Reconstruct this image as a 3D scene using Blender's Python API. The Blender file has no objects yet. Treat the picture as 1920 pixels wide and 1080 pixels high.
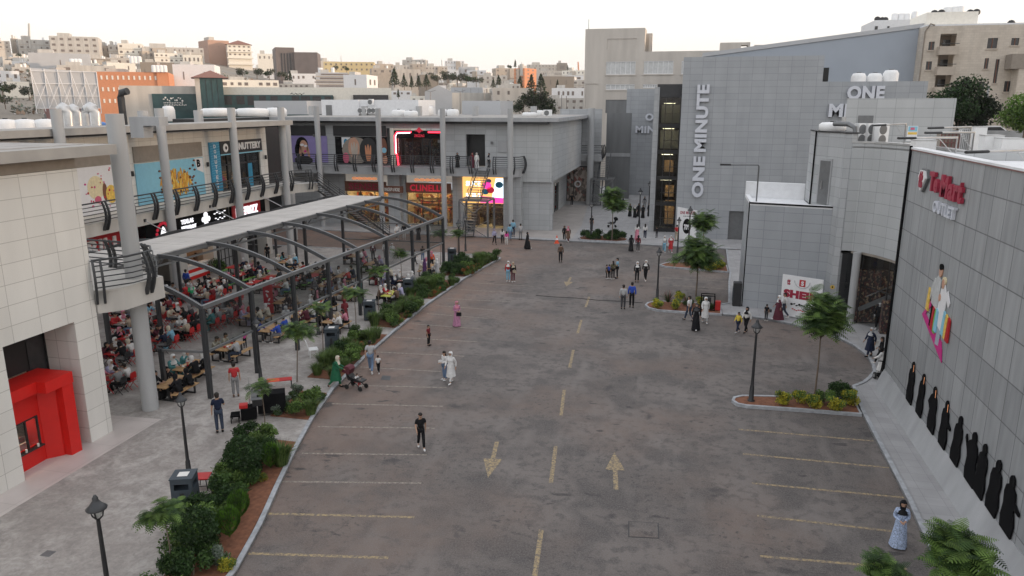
import bpy, bmesh, math, random
from mathutils import Vector, Matrix
random.seed(7)
rd=math.radians
S=bpy.context.scene
# ---------------------------------------------------------------- camera
F_,HZ_,CAMH,YAW=1400.,196.,13.8,rd(12.93)
PITCH=math.atan((540-HZ_)/F_)
cam=bpy.data.cameras.new('camera'); camo=bpy.data.objects.new('camera',cam); S.collection.objects.link(camo); S.camera=camo
cam.sensor_width=36; cam.lens=F_/1920*36; cam.clip_start=.5; cam.clip_end=6000
camo.location=(0,0,CAMH); camo.rotation_euler=(math.pi/2-PITCH,0,YAW)
# ---------------------------------------------------------------- sky
SUN_EL,SUN_AZ=4.5,84.       # azimuth clockwise from +Y
w=bpy.data.worlds.new("World"); S.world=w; w.use_nodes=True
nt=w.node_tree; nt.nodes.clear(); N=nt.nodes.new; L=nt.links.new
out=N('ShaderNodeOutputWorld'); bg=N('ShaderNodeBackground'); sky=N('ShaderNodeTexSky')
sky.sky_type='NISHITA'; sky.sun_disc=False; sky.sun_elevation=rd(SUN_EL); sky.sun_rotation=rd(SUN_AZ); sky.dust_density=3
tc=N('ShaderNodeTexCoord'); sp=N('ShaderNodeSeparateXYZ'); rmp=N('ShaderNodeValToRGB')
L(tc.outputs['Generated'],sp.inputs[0]); L(sp.outputs['Z'],rmp.inputs[0])
e=rmp.color_ramp.elements; e[0].position=0.0; e[0].color=(.82,.74,.71,1); e[1].position=1; e[1].color=(.76,.77,.81,1)
for p,c in ((.045,(.83,.78,.75,1)),(.10,(.83,.81,.79,1)),(.22,(.84,.83,.82,1)),(.5,(.80,.81,.84,1))):
    q=e.new(p); q.color=c
# high thin cloud: soft noise over the dome
nz=N('ShaderNodeTexNoise'); nz.inputs['Scale'].default_value=1.6; nz.inputs['Detail'].default_value=5
mpg=N('ShaderNodeMapping'); mpg.inputs['Scale'].default_value=(1,1,4); L(tc.outputs['Generated'],mpg.inputs[0]); L(mpg.outputs[0],nz.inputs[0])
mr=N('ShaderNodeMapRange'); mr.inputs['From Min'].default_value=.3; mr.inputs['From Max'].default_value=.7; mr.inputs['To Min'].default_value=.94; mr.inputs['To Max'].default_value=1.04; L(nz.outputs['Fac'],mr.inputs[0])
mul=N('ShaderNodeVectorMath'); mul.operation='SCALE'; L(rmp.outputs[0],mul.inputs[0]); L(mr.outputs[0],mul.inputs['Scale'])
add=N('ShaderNodeVectorMath'); add.operation='ADD'; sc=N('ShaderNodeVectorMath'); sc.operation='SCALE'; sc.inputs['Scale'].default_value=.06
L(sky.outputs[0],sc.inputs[0]); L(mul.outputs[0],add.inputs[0]); L(sc.outputs[0],add.inputs[1]); L(add.outputs[0],bg.inputs[0])
bg.inputs[1].default_value=.97; L(bg.outputs[0],out.inputs[0])
sl=bpy.data.lights.new('sun','SUN'); so=bpy.data.objects.new('sun',sl); S.collection.objects.link(so)
sl.energy=2.4; sl.angle=rd(1.5); sl.color=(1,.74,.52)
d=Vector((math.sin(rd(SUN_AZ))*math.cos(rd(SUN_EL)),math.cos(rd(SUN_AZ))*math.cos(rd(SUN_EL)),math.sin(rd(SUN_EL))))
so.rotation_euler=d.to_track_quat('Z','Y').to_euler()
S.view_settings.view_transform='Standard'; S.view_settings.look='None'; S.view_settings.exposure=.40; S.view_settings.gamma=1
# ---------------------------------------------------------------- survey: points of the place measured from the camera station
cp_,sp_=math.cos(PITCH),math.sin(PITCH); cy_,sy_=math.cos(YAW),math.sin(YAW)
def ray(u,v):
    a=(u-960)/F_; y=-(v-540)/F_; b=cp_+y*sp_; c=-sp_+y*cp_
    return (a*cy_-b*sy_,a*sy_+b*cy_,c)
def G(u,v,z=0):
    d=ray(u,v); t=(z-CAMH)/d[2]; return (d[0]*t,d[1]*t,z)
def onX(u,v,X):
    d=ray(u,v); t=X/d[0]; return (X,d[1]*t,CAMH+d[2]*t)
def onY(u,v,Y):
    d=ray(u,v); t=Y/d[1]; return (d[0]*t,Y,CAMH+d[2]*t)
def far(u,v,D):            # a point D metres away along the ground
    d=ray(u,v); t=D/math.hypot(d[0],d[1]); return (d[0]*t,d[1]*t,CAMH+d[2]*t)
# ---------------------------------------------------------------- materials
M={}
def newmat(name):
    m=bpy.data.materials.new(name); m.use_nodes=True; M[name]=m; n=m.node_tree; return m,n,n.nodes['Principled BSDF']
def pm(name,c,rough=.75,amt=.12,scale=3.,metal=0,bump=0,streak=False,spec=None):
    m,n,b=newmat(name); t=n.nodes.new('ShaderNodeTexCoord'); z=n.nodes.new('ShaderNodeTexNoise'); z.inputs['Scale'].default_value=scale; z.inputs['Detail'].default_value=6
    if streak:
        mp=n.nodes.new('ShaderNodeMapping'); mp.inputs['Scale'].default_value=(1,1,.12); n.links.new(t.outputs['Object'],mp.inputs[0]); n.links.new(mp.outputs[0],z.inputs[0])
    else: n.links.new(t.outputs['Object'],z.inputs[0])
    r=n.nodes.new('ShaderNodeMapRange'); r.inputs['From Min'].default_value=.3; r.inputs['From Max'].default_value=.7; r.inputs['To Min'].default_value=1-amt; r.inputs['To Max'].default_value=1+amt
    n.links.new(z.outputs['Fac'],r.inputs[0]); h=n.nodes.new('ShaderNodeVectorMath'); h.operation='SCALE'; h.inputs[0].default_value=c
    n.links.new(r.outputs[0],h.inputs['Scale']); n.links.new(h.outputs[0],b.inputs['Base Color'])
    b.inputs['Roughness'].default_value=rough; b.inputs['Metallic'].default_value=metal
    if spec is not None: b.inputs['Specular IOR Level'].default_value=spec
    if bump:
        bp=n.nodes.new('ShaderNodeBump'); bp.inputs['Strength'].default_value=bump; n.links.new(z.outputs['Fac'],bp.inputs['Height']); n.links.new(bp.outputs[0],b.inputs['Normal'])
    return m
def tilemat(name,c1,c2,mort,bw,rh,ms=.012,rough=.7,offset=0,streak=0,amt=.08,ns=.8,pos=False):
    """cladding slabs: joints run along the wall's own tangent and up"""
    m,n,b=newmat(name); A=n.nodes.new; K=n.links.new
    g=A('ShaderNodeNewGeometry'); t=A('ShaderNodeTexCoord')
    if pos:   # horizontal paving
        vec=t.outputs['Object']
    else:
        cr=A('ShaderNodeVectorMath'); cr.operation='CROSS_PRODUCT'; cr.inputs[1].default_value=(0,0,1); K(g.outputs['True Normal'],cr.inputs[0])
        dt=A('ShaderNodeVectorMath'); dt.operation='DOT_PRODUCT'; K(cr.outputs[0],dt.inputs[0]); K(t.outputs['Object'],dt.inputs[1])
        s=A('ShaderNodeSeparateXYZ'); K(t.outputs['Object'],s.inputs[0]); co=A('ShaderNodeCombineXYZ'); K(dt.outputs['Value'],co.inputs[0]); K(s.outputs['Z'],co.inputs[1]); vec=co.outputs[0]
    br=A('ShaderNodeTexBrick'); br.offset=offset; br.inputs['Scale'].default_value=1; br.inputs['Brick Width'].default_value=bw; br.inputs['Row Height'].default_value=rh
    br.inputs['Mortar Size'].default_value=ms; br.inputs['Mortar Smooth'].default_value=0.1; br.inputs['Color1'].default_value=(*c1,1); br.inputs['Color2'].default_value=(*c2,1); br.inputs['Mortar'].default_value=(*mort,1)
    K(vec,br.inputs['Vector'])
    z=A('ShaderNodeTexNoise'); z.inputs['Scale'].default_value=ns; z.inputs['Detail'].default_value=7
    mp=A('ShaderNodeMapping'); mp.inputs['Scale'].default_value=(1,.12,1) if streak else (1,1,1) if pos else (1.3,.3,1); K(vec,mp.inputs[0]); K(mp.outputs[0],z.inputs[0])
    r=A('ShaderNodeMapRange'); r.inputs['From Min'].default_value=.3; r.inputs['From Max'].default_value=.7; r.inputs['To Min'].default_value=1-amt; r.inputs['To Max'].default_value=1+amt
    K(z.outputs['Fac'],r.inputs[0]); h=A('ShaderNodeVectorMath'); h.operation='SCALE'; K(br.outputs['Color'],h.inputs[0]); K(r.outputs[0],h.inputs['Scale']); K(h.outputs[0],b.inputs['Base Color'])
    b.inputs['Roughness'].default_value=rough
    return m
def emat(name,c,s):
    m,n,b=newmat(name); b.inputs['Base Color'].default_value=(*c,1); b.inputs['Emission Color'].default_value=(*c,1); b.inputs['Emission Strength'].default_value=s; return m
def goods(name,cols,scale,rough=.5,em=0):
    """packed merchandise: voronoi cells of mixed colours"""
    m,n,b=newmat(name); A=n.nodes.new; K=n.links.new
    t=A('ShaderNodeTexCoord'); mp=A('ShaderNodeMapping'); mp.inputs['Scale'].default_value=(scale,scale,scale*.7); K(t.outputs['Object'],mp.inputs[0])
    vo=A('ShaderNodeTexVoronoi'); K(mp.outputs[0],vo.inputs['Vector']); vo.inputs['Scale'].default_value=1
    sp=A('ShaderNodeSeparateColor'); K(vo.outputs['Color'],sp.inputs[0]); cr=A('ShaderNodeValToRGB'); cr.color_ramp.interpolation='CONSTANT'
    e=cr.color_ramp.elements; e[0].color=(*cols[0],1); e[1].position=1/len(cols); e[1].color=(*cols[1],1)
    for i,c in enumerate(cols[2:],2): q=e.new(i/len(cols)); q.color=(*c,1)
    K(sp.outputs[0],cr.inputs[0]); K(cr.outputs[0],b.inputs['Base Color']); b.inputs['Roughness'].default_value=rough
    if em: K(cr.outputs[0],b.inputs['Emission Color']); b.inputs['Emission Strength'].default_value=em
    return m
def glassmat(name,col=(.8,.85,.85),tr=.8,rough=.05):
    m,n,b=newmat(name); n.nodes.remove(b); A=n.nodes.new; K=n.links.new
    o=n.nodes['Material Output']; t=A('ShaderNodeBsdfTransparent'); t.inputs[0].default_value=(*[c*tr for c in col],1); g=A('ShaderNodeBsdfGlossy'); g.inputs['Roughness'].default_value=rough
    fr=A('ShaderNodeFresnel'); ge=A('ShaderNodeNewGeometry'); mrg=A('ShaderNodeMapRange'); mrg.inputs['To Min'].default_value=1.5; mrg.inputs['To Max'].default_value=1/1.5; K(ge.outputs['Backfacing'],mrg.inputs[0]); K(mrg.outputs[0],fr.inputs[0]); mx=A('ShaderNodeMixShader'); K(fr.outputs[0],mx.inputs[0]); K(t.outputs[0],mx.inputs[1]); K(g.outputs[0],mx.inputs[2]); K(mx.outputs[0],o.inputs[0])
    return m
# asphalt: worn, patched, oil-stained; red soil dust by the kerbs
def asphalt():
    m,n,b=newmat('asphalt'); A=n.nodes.new; K=n.links.new; t=A('ShaderNodeTexCoord')
    def noise(s,d=6,sc=(1,1,1)):
        mp=A('ShaderNodeMapping'); mp.inputs['Scale'].default_value=sc; K(t.outputs['Object'],mp.inputs[0]); z=A('ShaderNodeTexNoise'); z.inputs['Scale'].default_value=s; z.inputs['Detail'].default_value=d; K(mp.outputs[0],z.inputs[0]); return z.outputs['Fac']
    def rng(x,a,b_,c,d): r=A('ShaderNodeMapRange'); r.inputs['From Min'].default_value=a; r.inputs['From Max'].default_value=b_; r.inputs['To Min'].default_value=c; r.inputs['To Max'].default_value=d; K(x,r.inputs[0]); return r.outputs[0]
    def mix(f,a,c):
        x=A('ShaderNodeMix'); x.data_type='RGBA'; K(f,x.inputs[0])
        for s,i in ((a,6),(c,7)):
            if isinstance(s,tuple): x.inputs[i].default_value=(*s,1)
            else: K(s,x.inputs[i])
        return x.outputs[2]
    def mth(op,a,c=None):
        x=A('ShaderNodeMath'); x.operation=op
        for i,s in enumerate((a,c)):
            if s is None: continue
            if isinstance(s,(int,float)): x.inputs[i].default_value=s
            else: K(s,x.inputs[i])
        return x.outputs[0]
    c=mix(rng(noise(.22),.38,.62,0,1),(.103,.087,.079),(.165,.141,.128))
    c=mix(rng(noise(.55,9),.48,.62,0,.85),c,(.066,.057,.054)); c=mix(rng(noise(2.4,9),.5,.62,0,.7),c,(.058,.051,.049)); c=mix(rng(noise(.9,7,(1,.25,1)),.56,.7,0,.5),c,(.21,.185,.17))
    c=mix(rng(noise(14,3),.35,.65,0,.35),c,(.20,.185,.178))
    # reddish dust on the left, strongest along the beds
    s=A('ShaderNodeSeparateXYZ'); K(t.outputs['Object'],s.inputs[0])
    dist=mth('ADD',s.outputs['X'],mth('MULTIPLY',noise(.35,4),5.)); du=rng(dist,-14.5,-9.,1,0)
    c=mix(mth('MULTIPLY',du,rng(noise(.8,5),.3,.6,.25,.8)),c,(.24,.145,.105)); c=mix(mth('MULTIPLY',rng(noise(.12,3),.48,.6,0,.65),rng(noise(1.5,5),.3,.6,.4,1)),c,(.175,.13,.108))
    # dark oil spots
    vo=A('ShaderNodeTexVoronoi'); vo.inputs['Scale'].default_value=.42; vd=A('ShaderNodeVectorMath'); vd.operation='ADD'; zz=A('ShaderNodeTexNoise'); zz.inputs['Scale'].default_value=2.2; zz.inputs['Detail'].default_value=4; K(t.outputs['Object'],zz.inputs[0]); sc_=A('ShaderNodeVectorMath'); sc_.operation='SCALE'; sc_.inputs['Scale'].default_value=1.1; K(zz.outputs['Color'],sc_.inputs[0]); K(t.outputs['Object'],vd.inputs[0]); K(sc_.outputs[0],vd.inputs[1]); K(vd.outputs[0],vo.inputs['Vector'])
    spot=mth('MULTIPLY',rng(vo.outputs['Distance'],.12,.24,1,0),rng(noise(.9,3),.47,.55,0,1))
    c=mix(mth('MULTIPLY',spot,.8),c,(.048,.043,.044))
    # cracks
    v2=A('ShaderNodeTexVoronoi'); v2.feature='DISTANCE_TO_EDGE'; v2.inputs['Scale'].default_value=.16; K(vd.outputs[0],v2.inputs['Vector'])
    cr=mth('MULTIPLY',rng(v2.outputs['Distance'],.0,.008,1,0),rng(noise(.13,2),.5,.6,0,1))
    c=mix(mth('MULTIPLY',cr,.4),c,(.055,.05,.05)); c=mix(mth('MULTIPLY',rng(noise(5,7),.58,.66,0,.7),rng(noise(.25,4),.45,.6,0,1)),c,(.048,.043,.042)); c=mix(mth('MULTIPLY',rng(noise(2.1,8,(.45,1,1)),.62,.67,0,.85),rng(noise(.4,3),.5,.6,0,1)),c,(.042,.038,.038)); c=mix(mth('MULTIPLY',rng(noise(30,3),.5,.75,0,.6),1),c,(.24,.22,.21))
    K(c,b.inputs['Base Color']); b.inputs['Roughness'].default_value=.85
    bp=A('ShaderNodeBump'); bp.inputs['Strength'].default_value=.25; bp.inputs['Distance'].default_value=.02; K(noise(25,4),bp.inputs['Height']); K(bp.outputs[0],b.inputs['Normal'])
asphalt()
def stamped():
    m,n,b=newmat('stamped_concrete'); A=n.nodes.new; K=n.links.new; t=A('ShaderNodeTexCoord')
    def no(s,d,lo,hi,a,c):
        z=A('ShaderNodeTexNoise'); z.inputs['Scale'].default_value=s; z.inputs['Detail'].default_value=d; z.inputs['Roughness'].default_value=.65; z.inputs['Distortion'].default_value=.6; K(t.outputs['Object'],z.inputs[0])
        r=A('ShaderNodeMapRange'); r.inputs['From Min'].default_value=lo; r.inputs['From Max'].default_value=hi; r.inputs['To Min'].default_value=a; r.inputs['To Max'].default_value=c; K(z.outputs['Fac'],r.inputs[0]); return r.outputs[0],z
    f1,_=no(.3,3,.35,.65,0,1); f2,_=no(1.3,9,.38,.6,.05,1); f3,z3=no(6,6,.3,.7,.8,1.2)
    x=A('ShaderNodeMix'); x.data_type='RGBA'; K(f1,x.inputs[0]); x.inputs[6].default_value=(.29,.262,.243,1); x.inputs[7].default_value=(.45,.42,.395,1)
    y=A('ShaderNodeMix'); y.data_type='RGBA'; K(f2,y.inputs[0]); K(x.outputs[2],y.inputs[7]); y.inputs[6].default_value=(.27,.245,.228,1)
    h=A('ShaderNodeVectorMath'); h.operation='SCALE'; K(y.outputs[2],h.inputs[0]); K(f3,h.inputs['Scale']); K(h.outputs[0],b.inputs['Base Color']); b.inputs['Roughness'].default_value=.7
    bp=A('ShaderNodeBump'); bp.inputs['Strength'].default_value=.3; bp.inputs['Distance'].default_value=.03; K(z3.outputs['Fac'],bp.inputs['Height']); K(bp.outputs[0],b.inputs['Normal'])
stamped()
def wornpaint(name,c,under,thr=.5,sc=9):
    m,n,b=newmat(name); A=n.nodes.new; K=n.links.new; t=A('ShaderNodeTexCoord'); z=A('ShaderNodeTexNoise'); z.inputs['Scale'].default_value=sc; z.inputs['Detail'].default_value=8; z.inputs['Roughness'].default_value=.7; K(t.outputs['Object'],z.inputs[0])
    r=A('ShaderNodeMapRange'); r.inputs['From Min'].default_value=thr-.08; r.inputs['From Max'].default_value=thr+.1; K(z.outputs['Fac'],r.inputs[0]); x=A('ShaderNodeMix'); x.data_type='RGBA'; K(r.outputs[0],x.inputs[0]); x.inputs[6].default_value=(*c,1); x.inputs[7].default_value=(*under,1); K(x.outputs[2],b.inputs['Base Color']); b.inputs['Roughness'].default_value=.8
wornpaint('yellow_paint',(.40,.30,.16),(.14,.12,.108),.49)
wornpaint('white_line_paint',(.36,.31,.26),(.15,.128,.112),.48)
pm('kerb_paint',(.36,.37,.39),.8,.25,4)
pm('concrete_grey',(.36,.365,.375),.85,.14,1.2,streak=True)
pm('concrete_pale',(.50,.48,.45),.85,.13,1.0,streak=True)
pm('fascia_warm',(.36,.345,.325),.85,.1,1.0)
pm('column_paint',(.40,.405,.41),.6,.09,1.5,streak=True)
pm('tan_panel',(.27,.235,.20),.8,.08)
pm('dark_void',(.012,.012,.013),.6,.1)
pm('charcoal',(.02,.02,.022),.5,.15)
pm('dark_metal',(.035,.037,.041),.45,.12)
pm('rib_metal',(.085,.088,.093),.35,.1,metal=.2)
pm('grey_metal',(.17,.175,.18),.4,.1,metal=.3)
pm('light_metal',(.5,.5,.5),.35,.08,metal=.6)
pm('duct_metal',(.62,.62,.62),.35,.1,4,metal=.5)
pm('white_plastic',(.80,.80,.80),.45,.04)
pm('white_render',(.74,.745,.76),.8,.05)
pm('roof_panel',(.46,.435,.41),.7,.1,.8)
pm('roof_gravel',(.36,.34,.32),.9,.2,2)
pm('red_paint',(.62,.012,.008),.45,.05)
pm('red_plastic',(.5,.02,.02),.4,.08)
pm('red_sign',(.45,.012,.02),.5,.05)
pm('orange_plastic',(.75,.09,.03),.4,.06)
pm('green_paint',(.17,.42,.08),.5,.08)
pm('wood',(.44,.27,.13),.6,.22,6)
pm('table_grey',(.27,.255,.245),.5,.1)
pm('yellow_cloth',(.6,.62,.12),.8,.05)
pm('paper',(.75,.73,.7),.8,.06)
pm('bin_blue',(.045,.06,.075),.5,.1)
pm('soil',(.19,.078,.042),.95,.3,6,bump=.4)
pm('earth',(.30,.21,.15),.95,.3,.05)
pm('ground_far',(.26,.225,.185),.95,.25,.03)
pm('bark',(.17,.13,.10),.9,.2,8)
pm('stake_wood',(.5,.36,.2),.7,.1)
pm('black_cloth',(.008,.008,.009),.95,.2,spec=.1)
pm('sign_white',(.78,.78,.79),.5,.03)
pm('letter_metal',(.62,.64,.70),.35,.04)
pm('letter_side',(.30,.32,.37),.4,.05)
pm('mart_red',(.33,.02,.05),.45,.08)
pm('magenta',(.55,.02,.22),.5,.03)
pm('sky_blue_print',(.24,.52,.66),.55,.05)
pm('purple_print',(.27,.22,.46),.55,.06)
pm('print_white',(.74,.73,.74),.55,.03)
pm('skin_print',(.52,.29,.2),.6,.1)
pm('print_black',(.006,.006,.007),.9,.1,spec=.1)
pm('print_pink',(.6,.12,.2),.5,.1)
pm('print_yellow',(.75,.5,.1),.5,.2,6)
pm('print_cream',(.72,.62,.4),.5,.1,6)
pm('fry_orange',(.62,.30,.04),.5,.25,12)
pm('deep_blue',(.03,.25,.42),.5,.15)
pm('brown_print',(.18,.07,.04),.6,.1)
pm('green_glass_panel',(.03,.075,.08),.15,.25,.6)
pm('shed_blue',(.345,.385,.445),.6,.03,.4)
pm('shed_grey',(.46,.47,.49),.6,.05,.3)
pm('corrugated',(.16,.165,.17),.6,.25,.7,streak=True)
pm('beige_stone',(.53,.49,.445),.85,.13,.6,streak=True)
pm('window_far',(.19,.16,.145),.4,.2); pm('pink_brick',(.42,.27,.21),.8,.06); pm('cream_yellow',(.62,.50,.28),.8,.06); pm('window_dark',(.035,.035,.038),.15,.2)
pm('window_pale',(.55,.56,.56),.2,.1)
pm('window_bright',(.8,.76,.68),.3,.06)
pm('orange_stone',(.60,.26,.14),.8,.06)
pm('maroon_cloth',(.10,.02,.03),.8,.1)
pm('maroon_stone',(.22,.11,.10),.8,.06)
pm('apartment_stone',(.45,.39,.33),.85,.1,.8)
pm('brown_cladding',(.16,.135,.13),.7,.1,.3)
pm('roof_tile_red',(.25,.12,.09),.8,.1)
pm('blue_plastic',(.08,.2,.5),.4,.1)
pm('tyre',(.02,.02,.02),.8,.1)
pm('display_green',(.05,.2,.1),.6,.1)
emat('warm_lamp',(1,.78,.5),14); emat('neon_red',(1,.03,.06),3); emat('neon_white',(1,.8,.8),4); emat('sign_glow',(.95,.95,1),.8); emat('screen_yellow',(1,.55,.16),.8); emat('screen_white',(.8,.92,1),1.3); emat('screen_pink',(.9,.05,.35),1.0)
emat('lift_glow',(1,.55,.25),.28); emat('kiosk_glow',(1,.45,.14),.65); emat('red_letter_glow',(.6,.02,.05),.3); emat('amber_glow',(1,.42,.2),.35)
tilemat('clad_blue',(.335,.35,.372),(.37,.385,.405),(.21,.22,.235),1.2,.62,.012,amt=.06)
tilemat('clad_grey',(.37,.38,.39),(.43,.44,.45),(.24,.25,.26),1.2,.62,.012,amt=.06)
tilemat('clad_light',(.42,.43,.435),(.46,.47,.475),(.24,.25,.26),1.3,.66,.012,amt=.05)
tilemat('clad_warm',(.66,.64,.60),(.72,.70,.66),(.42,.40,.37),1.25,.75,.011,amt=.05)
tilemat('clad_dark',(.27,.28,.29),(.34,.35,.36),(.14,.145,.15),1.1,1.35,.022,rough=.5,streak=1,amt=.13,ns=3.2)
tilemat('stone_course',(.50,.44,.375),(.56,.50,.43),(.42,.37,.32),.6,.3,.01,offset=.5,amt=.1)
tilemat('paving_pale',(.33,.325,.33),(.37,.365,.37),(.22,.22,.22),.6,.6,.006,pos=True,amt=.12)
tilemat('paving_warm',(.36,.33,.31),(.40,.37,.35),(.25,.23,.22),2.4,1.2,.006,pos=True,amt=.12)
tilemat('tile_strip',(.50,.45,.43),(.54,.49,.465),(.3,.27,.26),1.6,2.4,.006,pos=True,amt=.1,rough=.35)
glassmat('pergola_glass',(.74,.78,.79),.72); glassmat('shop_glass',(.85,.87,.88),.9,.02); glassmat('tower_glass',(.5,.55,.56),.75,.05)
goods('goods_warm',[(.5,.2,.08),(.7,.45,.2),(.25,.08,.04),(.8,.65,.4),(.55,.1,.06),(.1,.05,.03),(.6,.35,.12)],3.2)
goods('goods_mixed',[(.09,.03,.03),(.16,.12,.09),(.03,.03,.032),(.12,.05,.04),(.05,.03,.035),(.025,.025,.025),(.3,.22,.14),(.04,.03,.03)],11.)
goods('goods_grey',[(.2,.16,.14),(.4,.33,.28),(.1,.08,.07),(.5,.42,.38),(.28,.1,.08)],3.)
def leafmat(name,c):
    m,n,b=newmat(name); A=n.nodes.new; K=n.links.new; t=A('ShaderNodeNewGeometry'); z=A('ShaderNodeTexNoise'); z.inputs['Scale'].default_value=2.5; z.inputs['Detail'].default_value=3; K(t.outputs['Position'],z.inputs[0])
    r=A('ShaderNodeMapRange'); r.inputs['From Min'].default_value=.35; r.inputs['From Max'].default_value=.65; r.inputs['To Min'].default_value=.65; r.inputs['To Max'].default_value=1.35; K(z.outputs['Fac'],r.inputs[0])
    h=A('ShaderNodeVectorMath'); h.operation='SCALE'; h.inputs[0].default_value=c; K(r.outputs[0],h.inputs['Scale']); K(h.outputs[0],b.inputs['Base Color']); b.inputs['Roughness'].default_value=.6
    b.inputs['Specular IOR Level'].default_value=.25
    tr=A('ShaderNodeBsdfTranslucent'); K(h.outputs[0],tr.inputs[0]); mx=A('ShaderNodeMixShader'); mx.inputs[0].default_value=.25; K(b.outputs[0],mx.inputs[1]); K(tr.outputs[0],mx.inputs[2]); K(mx.outputs[0],n.nodes['Material Output'].inputs[0])
leafmat('leaf_dark',(.03,.062,.02)); leafmat('leaf_mid',(.058,.108,.03)); leafmat('leaf_light',(.13,.21,.05)); leafmat('leaf_yellow',(.48,.43,.05)); leafmat('leaf_grass',(.13,.19,.055)); leafmat('leaf_night',(.016,.024,.012)); leafmat('leaf_silver',(.20,.24,.19))
leafmat('leaf_pine',(.05,.058,.038)); leafmat('leaf_far',(.10,.10,.075)); leafmat('leaf_flower',(.4,.12,.05)); leafmat('leaf_lime',(.09,.20,.02))
# ---------------------------------------------------------------- mesh building
C=S.collection
class MB:
    def __init__(s): s.v=[];s.f=[];s.mi=[];s.sm=[];s.mats=[];s.cur=0
    def mat(s,name):
        if name not in s.mats: s.mats.append(name)
        s.cur=s.mats.index(name); return s
    def face(s,pts,smooth=False):
        b=len(s.v); s.v+=[tuple(p) for p in pts]; s.f.append(tuple(range(b,b+len(pts)))); s.mi.append(s.cur); s.sm.append(smooth)
    def add(s,vs,fs,smooth=False):
        b=len(s.v); s.v+=[tuple(p) for p in vs]
        for f in fs: s.f.append(tuple(i+b for i in f)); s.mi.append(s.cur); s.sm.append(smooth)
    def box(s,x0,x1,y0,y1,z0,z1):
        v=[(x,y,z) for z in (z0,z1) for y in (y0,y1) for x in (x0,x1)]
        s.add(v,[(0,2,3,1),(4,5,7,6),(0,1,5,4),(2,6,7,3),(0,4,6,2),(1,3,7,5)]); return s
    def obox(s,O,R,U,a0,a1,b0,b1,c0,c1):   # box in a frame: a along R, b along U, c along R x U
        R=Vector(R).normalized(); U=Vector(U).normalized(); W=R.cross(U); O=Vector(O)
        v=[O+R*x+U*y+W*z for z in (c0,c1) for y in (b0,b1) for x in (a0,a1)]
        s.add(v,[(0,2,3,1),(4,5,7,6),(0,1,5,4),(2,6,7,3),(0,4,6,2),(1,3,7,5)]); return s
    def prism(s,poly,z0,z1):
        n=len(poly); b=[(p[0],p[1],z0) for p in poly]; t=[(p[0],p[1],z1) for p in poly]
        s.add(b+t,[tuple(range(n-1,-1,-1)),tuple(range(n,2*n))]+[(i,(i+1)%n,(i+1)%n+n,i+n) for i in range(n)]); return s
    def eprism(s,O,R,U,poly,c0,c1):        # polygon in a frame, thick along the frame's normal
        R=Vector(R).normalized(); U=Vector(U).normalized(); W=R.cross(U); O=Vector(O); n=len(poly)
        s.add([O+R*p[0]+U*p[1]+W*c0 for p in poly]+[O+R*p[0]+U*p[1]+W*c1 for p in poly],[tuple(range(n-1,-1,-1)),tuple(range(n,2*n))]+[(i,(i+1)%n,(i+1)%n+n,i+n) for i in range(n)]); return s
    def ell(s,O,R,U,cx,cy,rx,ry,c1,rot=0,n=16,c0=0):
        ca,sa=math.cos(rot),math.sin(rot)
        s.eprism(O,R,U,[(cx+rx*math.cos(t)*ca-ry*math.sin(t)*sa,cy+rx*math.cos(t)*sa+ry*math.sin(t)*ca) for t in [2*math.pi*i/n for i in range(n)]],c0,c1); return s
    def cyl(s,x,y,z0,z1,r,r2=None,n=16):
        r2=r if r2 is None else r2; v=[(x+q*math.cos(2*math.pi*i/n),y+q*math.sin(2*math.pi*i/n),z) for z,q in ((z0,r),(z1,r2)) for i in range(n)]
        s.add(v,[(i,(i+1)%n,(i+1)%n+n,i+n) for i in range(n)],True); s.add(v,[tuple(range(n-1,-1,-1)),tuple(range(n,2*n))]); return s
    def lathe(s,x,y,prof,n=16):
        v=[(x+r*math.cos(2*math.pi*i/n),y+r*math.sin(2*math.pi*i/n),z) for z,r in prof for i in range(n)]
        s.add(v,[(k*n+i,k*n+(i+1)%n,(k+1)*n+(i+1)%n,(k+1)*n+i) for k in range(len(prof)-1) for i in range(n)],True); s.add(v,[tuple(range(n-1,-1,-1)),tuple(range((len(prof)-1)*n,len(prof)*n))]); return s
    def tube(s,pts,r,n=6,r2=None,flat=1.):
        pts=[Vector(p) for p in pts]; k=len(pts); vs=[]
        for i,p in enumerate(pts):
            t=(pts[min(i+1,k-1)]-pts[max(i-1,0)]).normalized(); a=Vector((0,0,1)) if abs(t.z)<.9 else Vector((0,1,0)); x=t.cross(a).normalized(); y=x.cross(t)
            q=r if r2 is None else r+(r2-r)*i/(k-1)
            vs+=[p+x*q*math.cos(2*math.pi*(j+.5)/n)+y*q*flat*math.sin(2*math.pi*(j+.5)/n) for j in range(n)]
        s.add(vs,[(i*n+j,i*n+(j+1)%n,(i+1)*n+(j+1)%n,(i+1)*n+j) for i in range(k-1) for j in range(n)],n>5); s.add(vs,[tuple(range(n-1,-1,-1)),tuple(range((k-1)*n,k*n))]); return s
    def sphere(s,c,r,n=10,m=7):
        if not hasattr(r,'__len__'): r=(r,r,r)
        prof=[(math.sin(math.pi*(i/(m-1)-.5)),math.cos(math.pi*(i/(m-1)-.5))) for i in range(m)]
        v=[(c[0]+r[0]*q*math.cos(2*math.pi*i/n),c[1]+r[1]*q*math.sin(2*math.pi*i/n),c[2]+r[2]*z) for z,q in prof for i in range(n)]
        s.add(v,[(k*n+i,k*n+(i+1)%n,(k+1)*n+(i+1)%n,(k+1)*n+i) for k in range(m-1) for i in range(n)],True); return s
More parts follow.
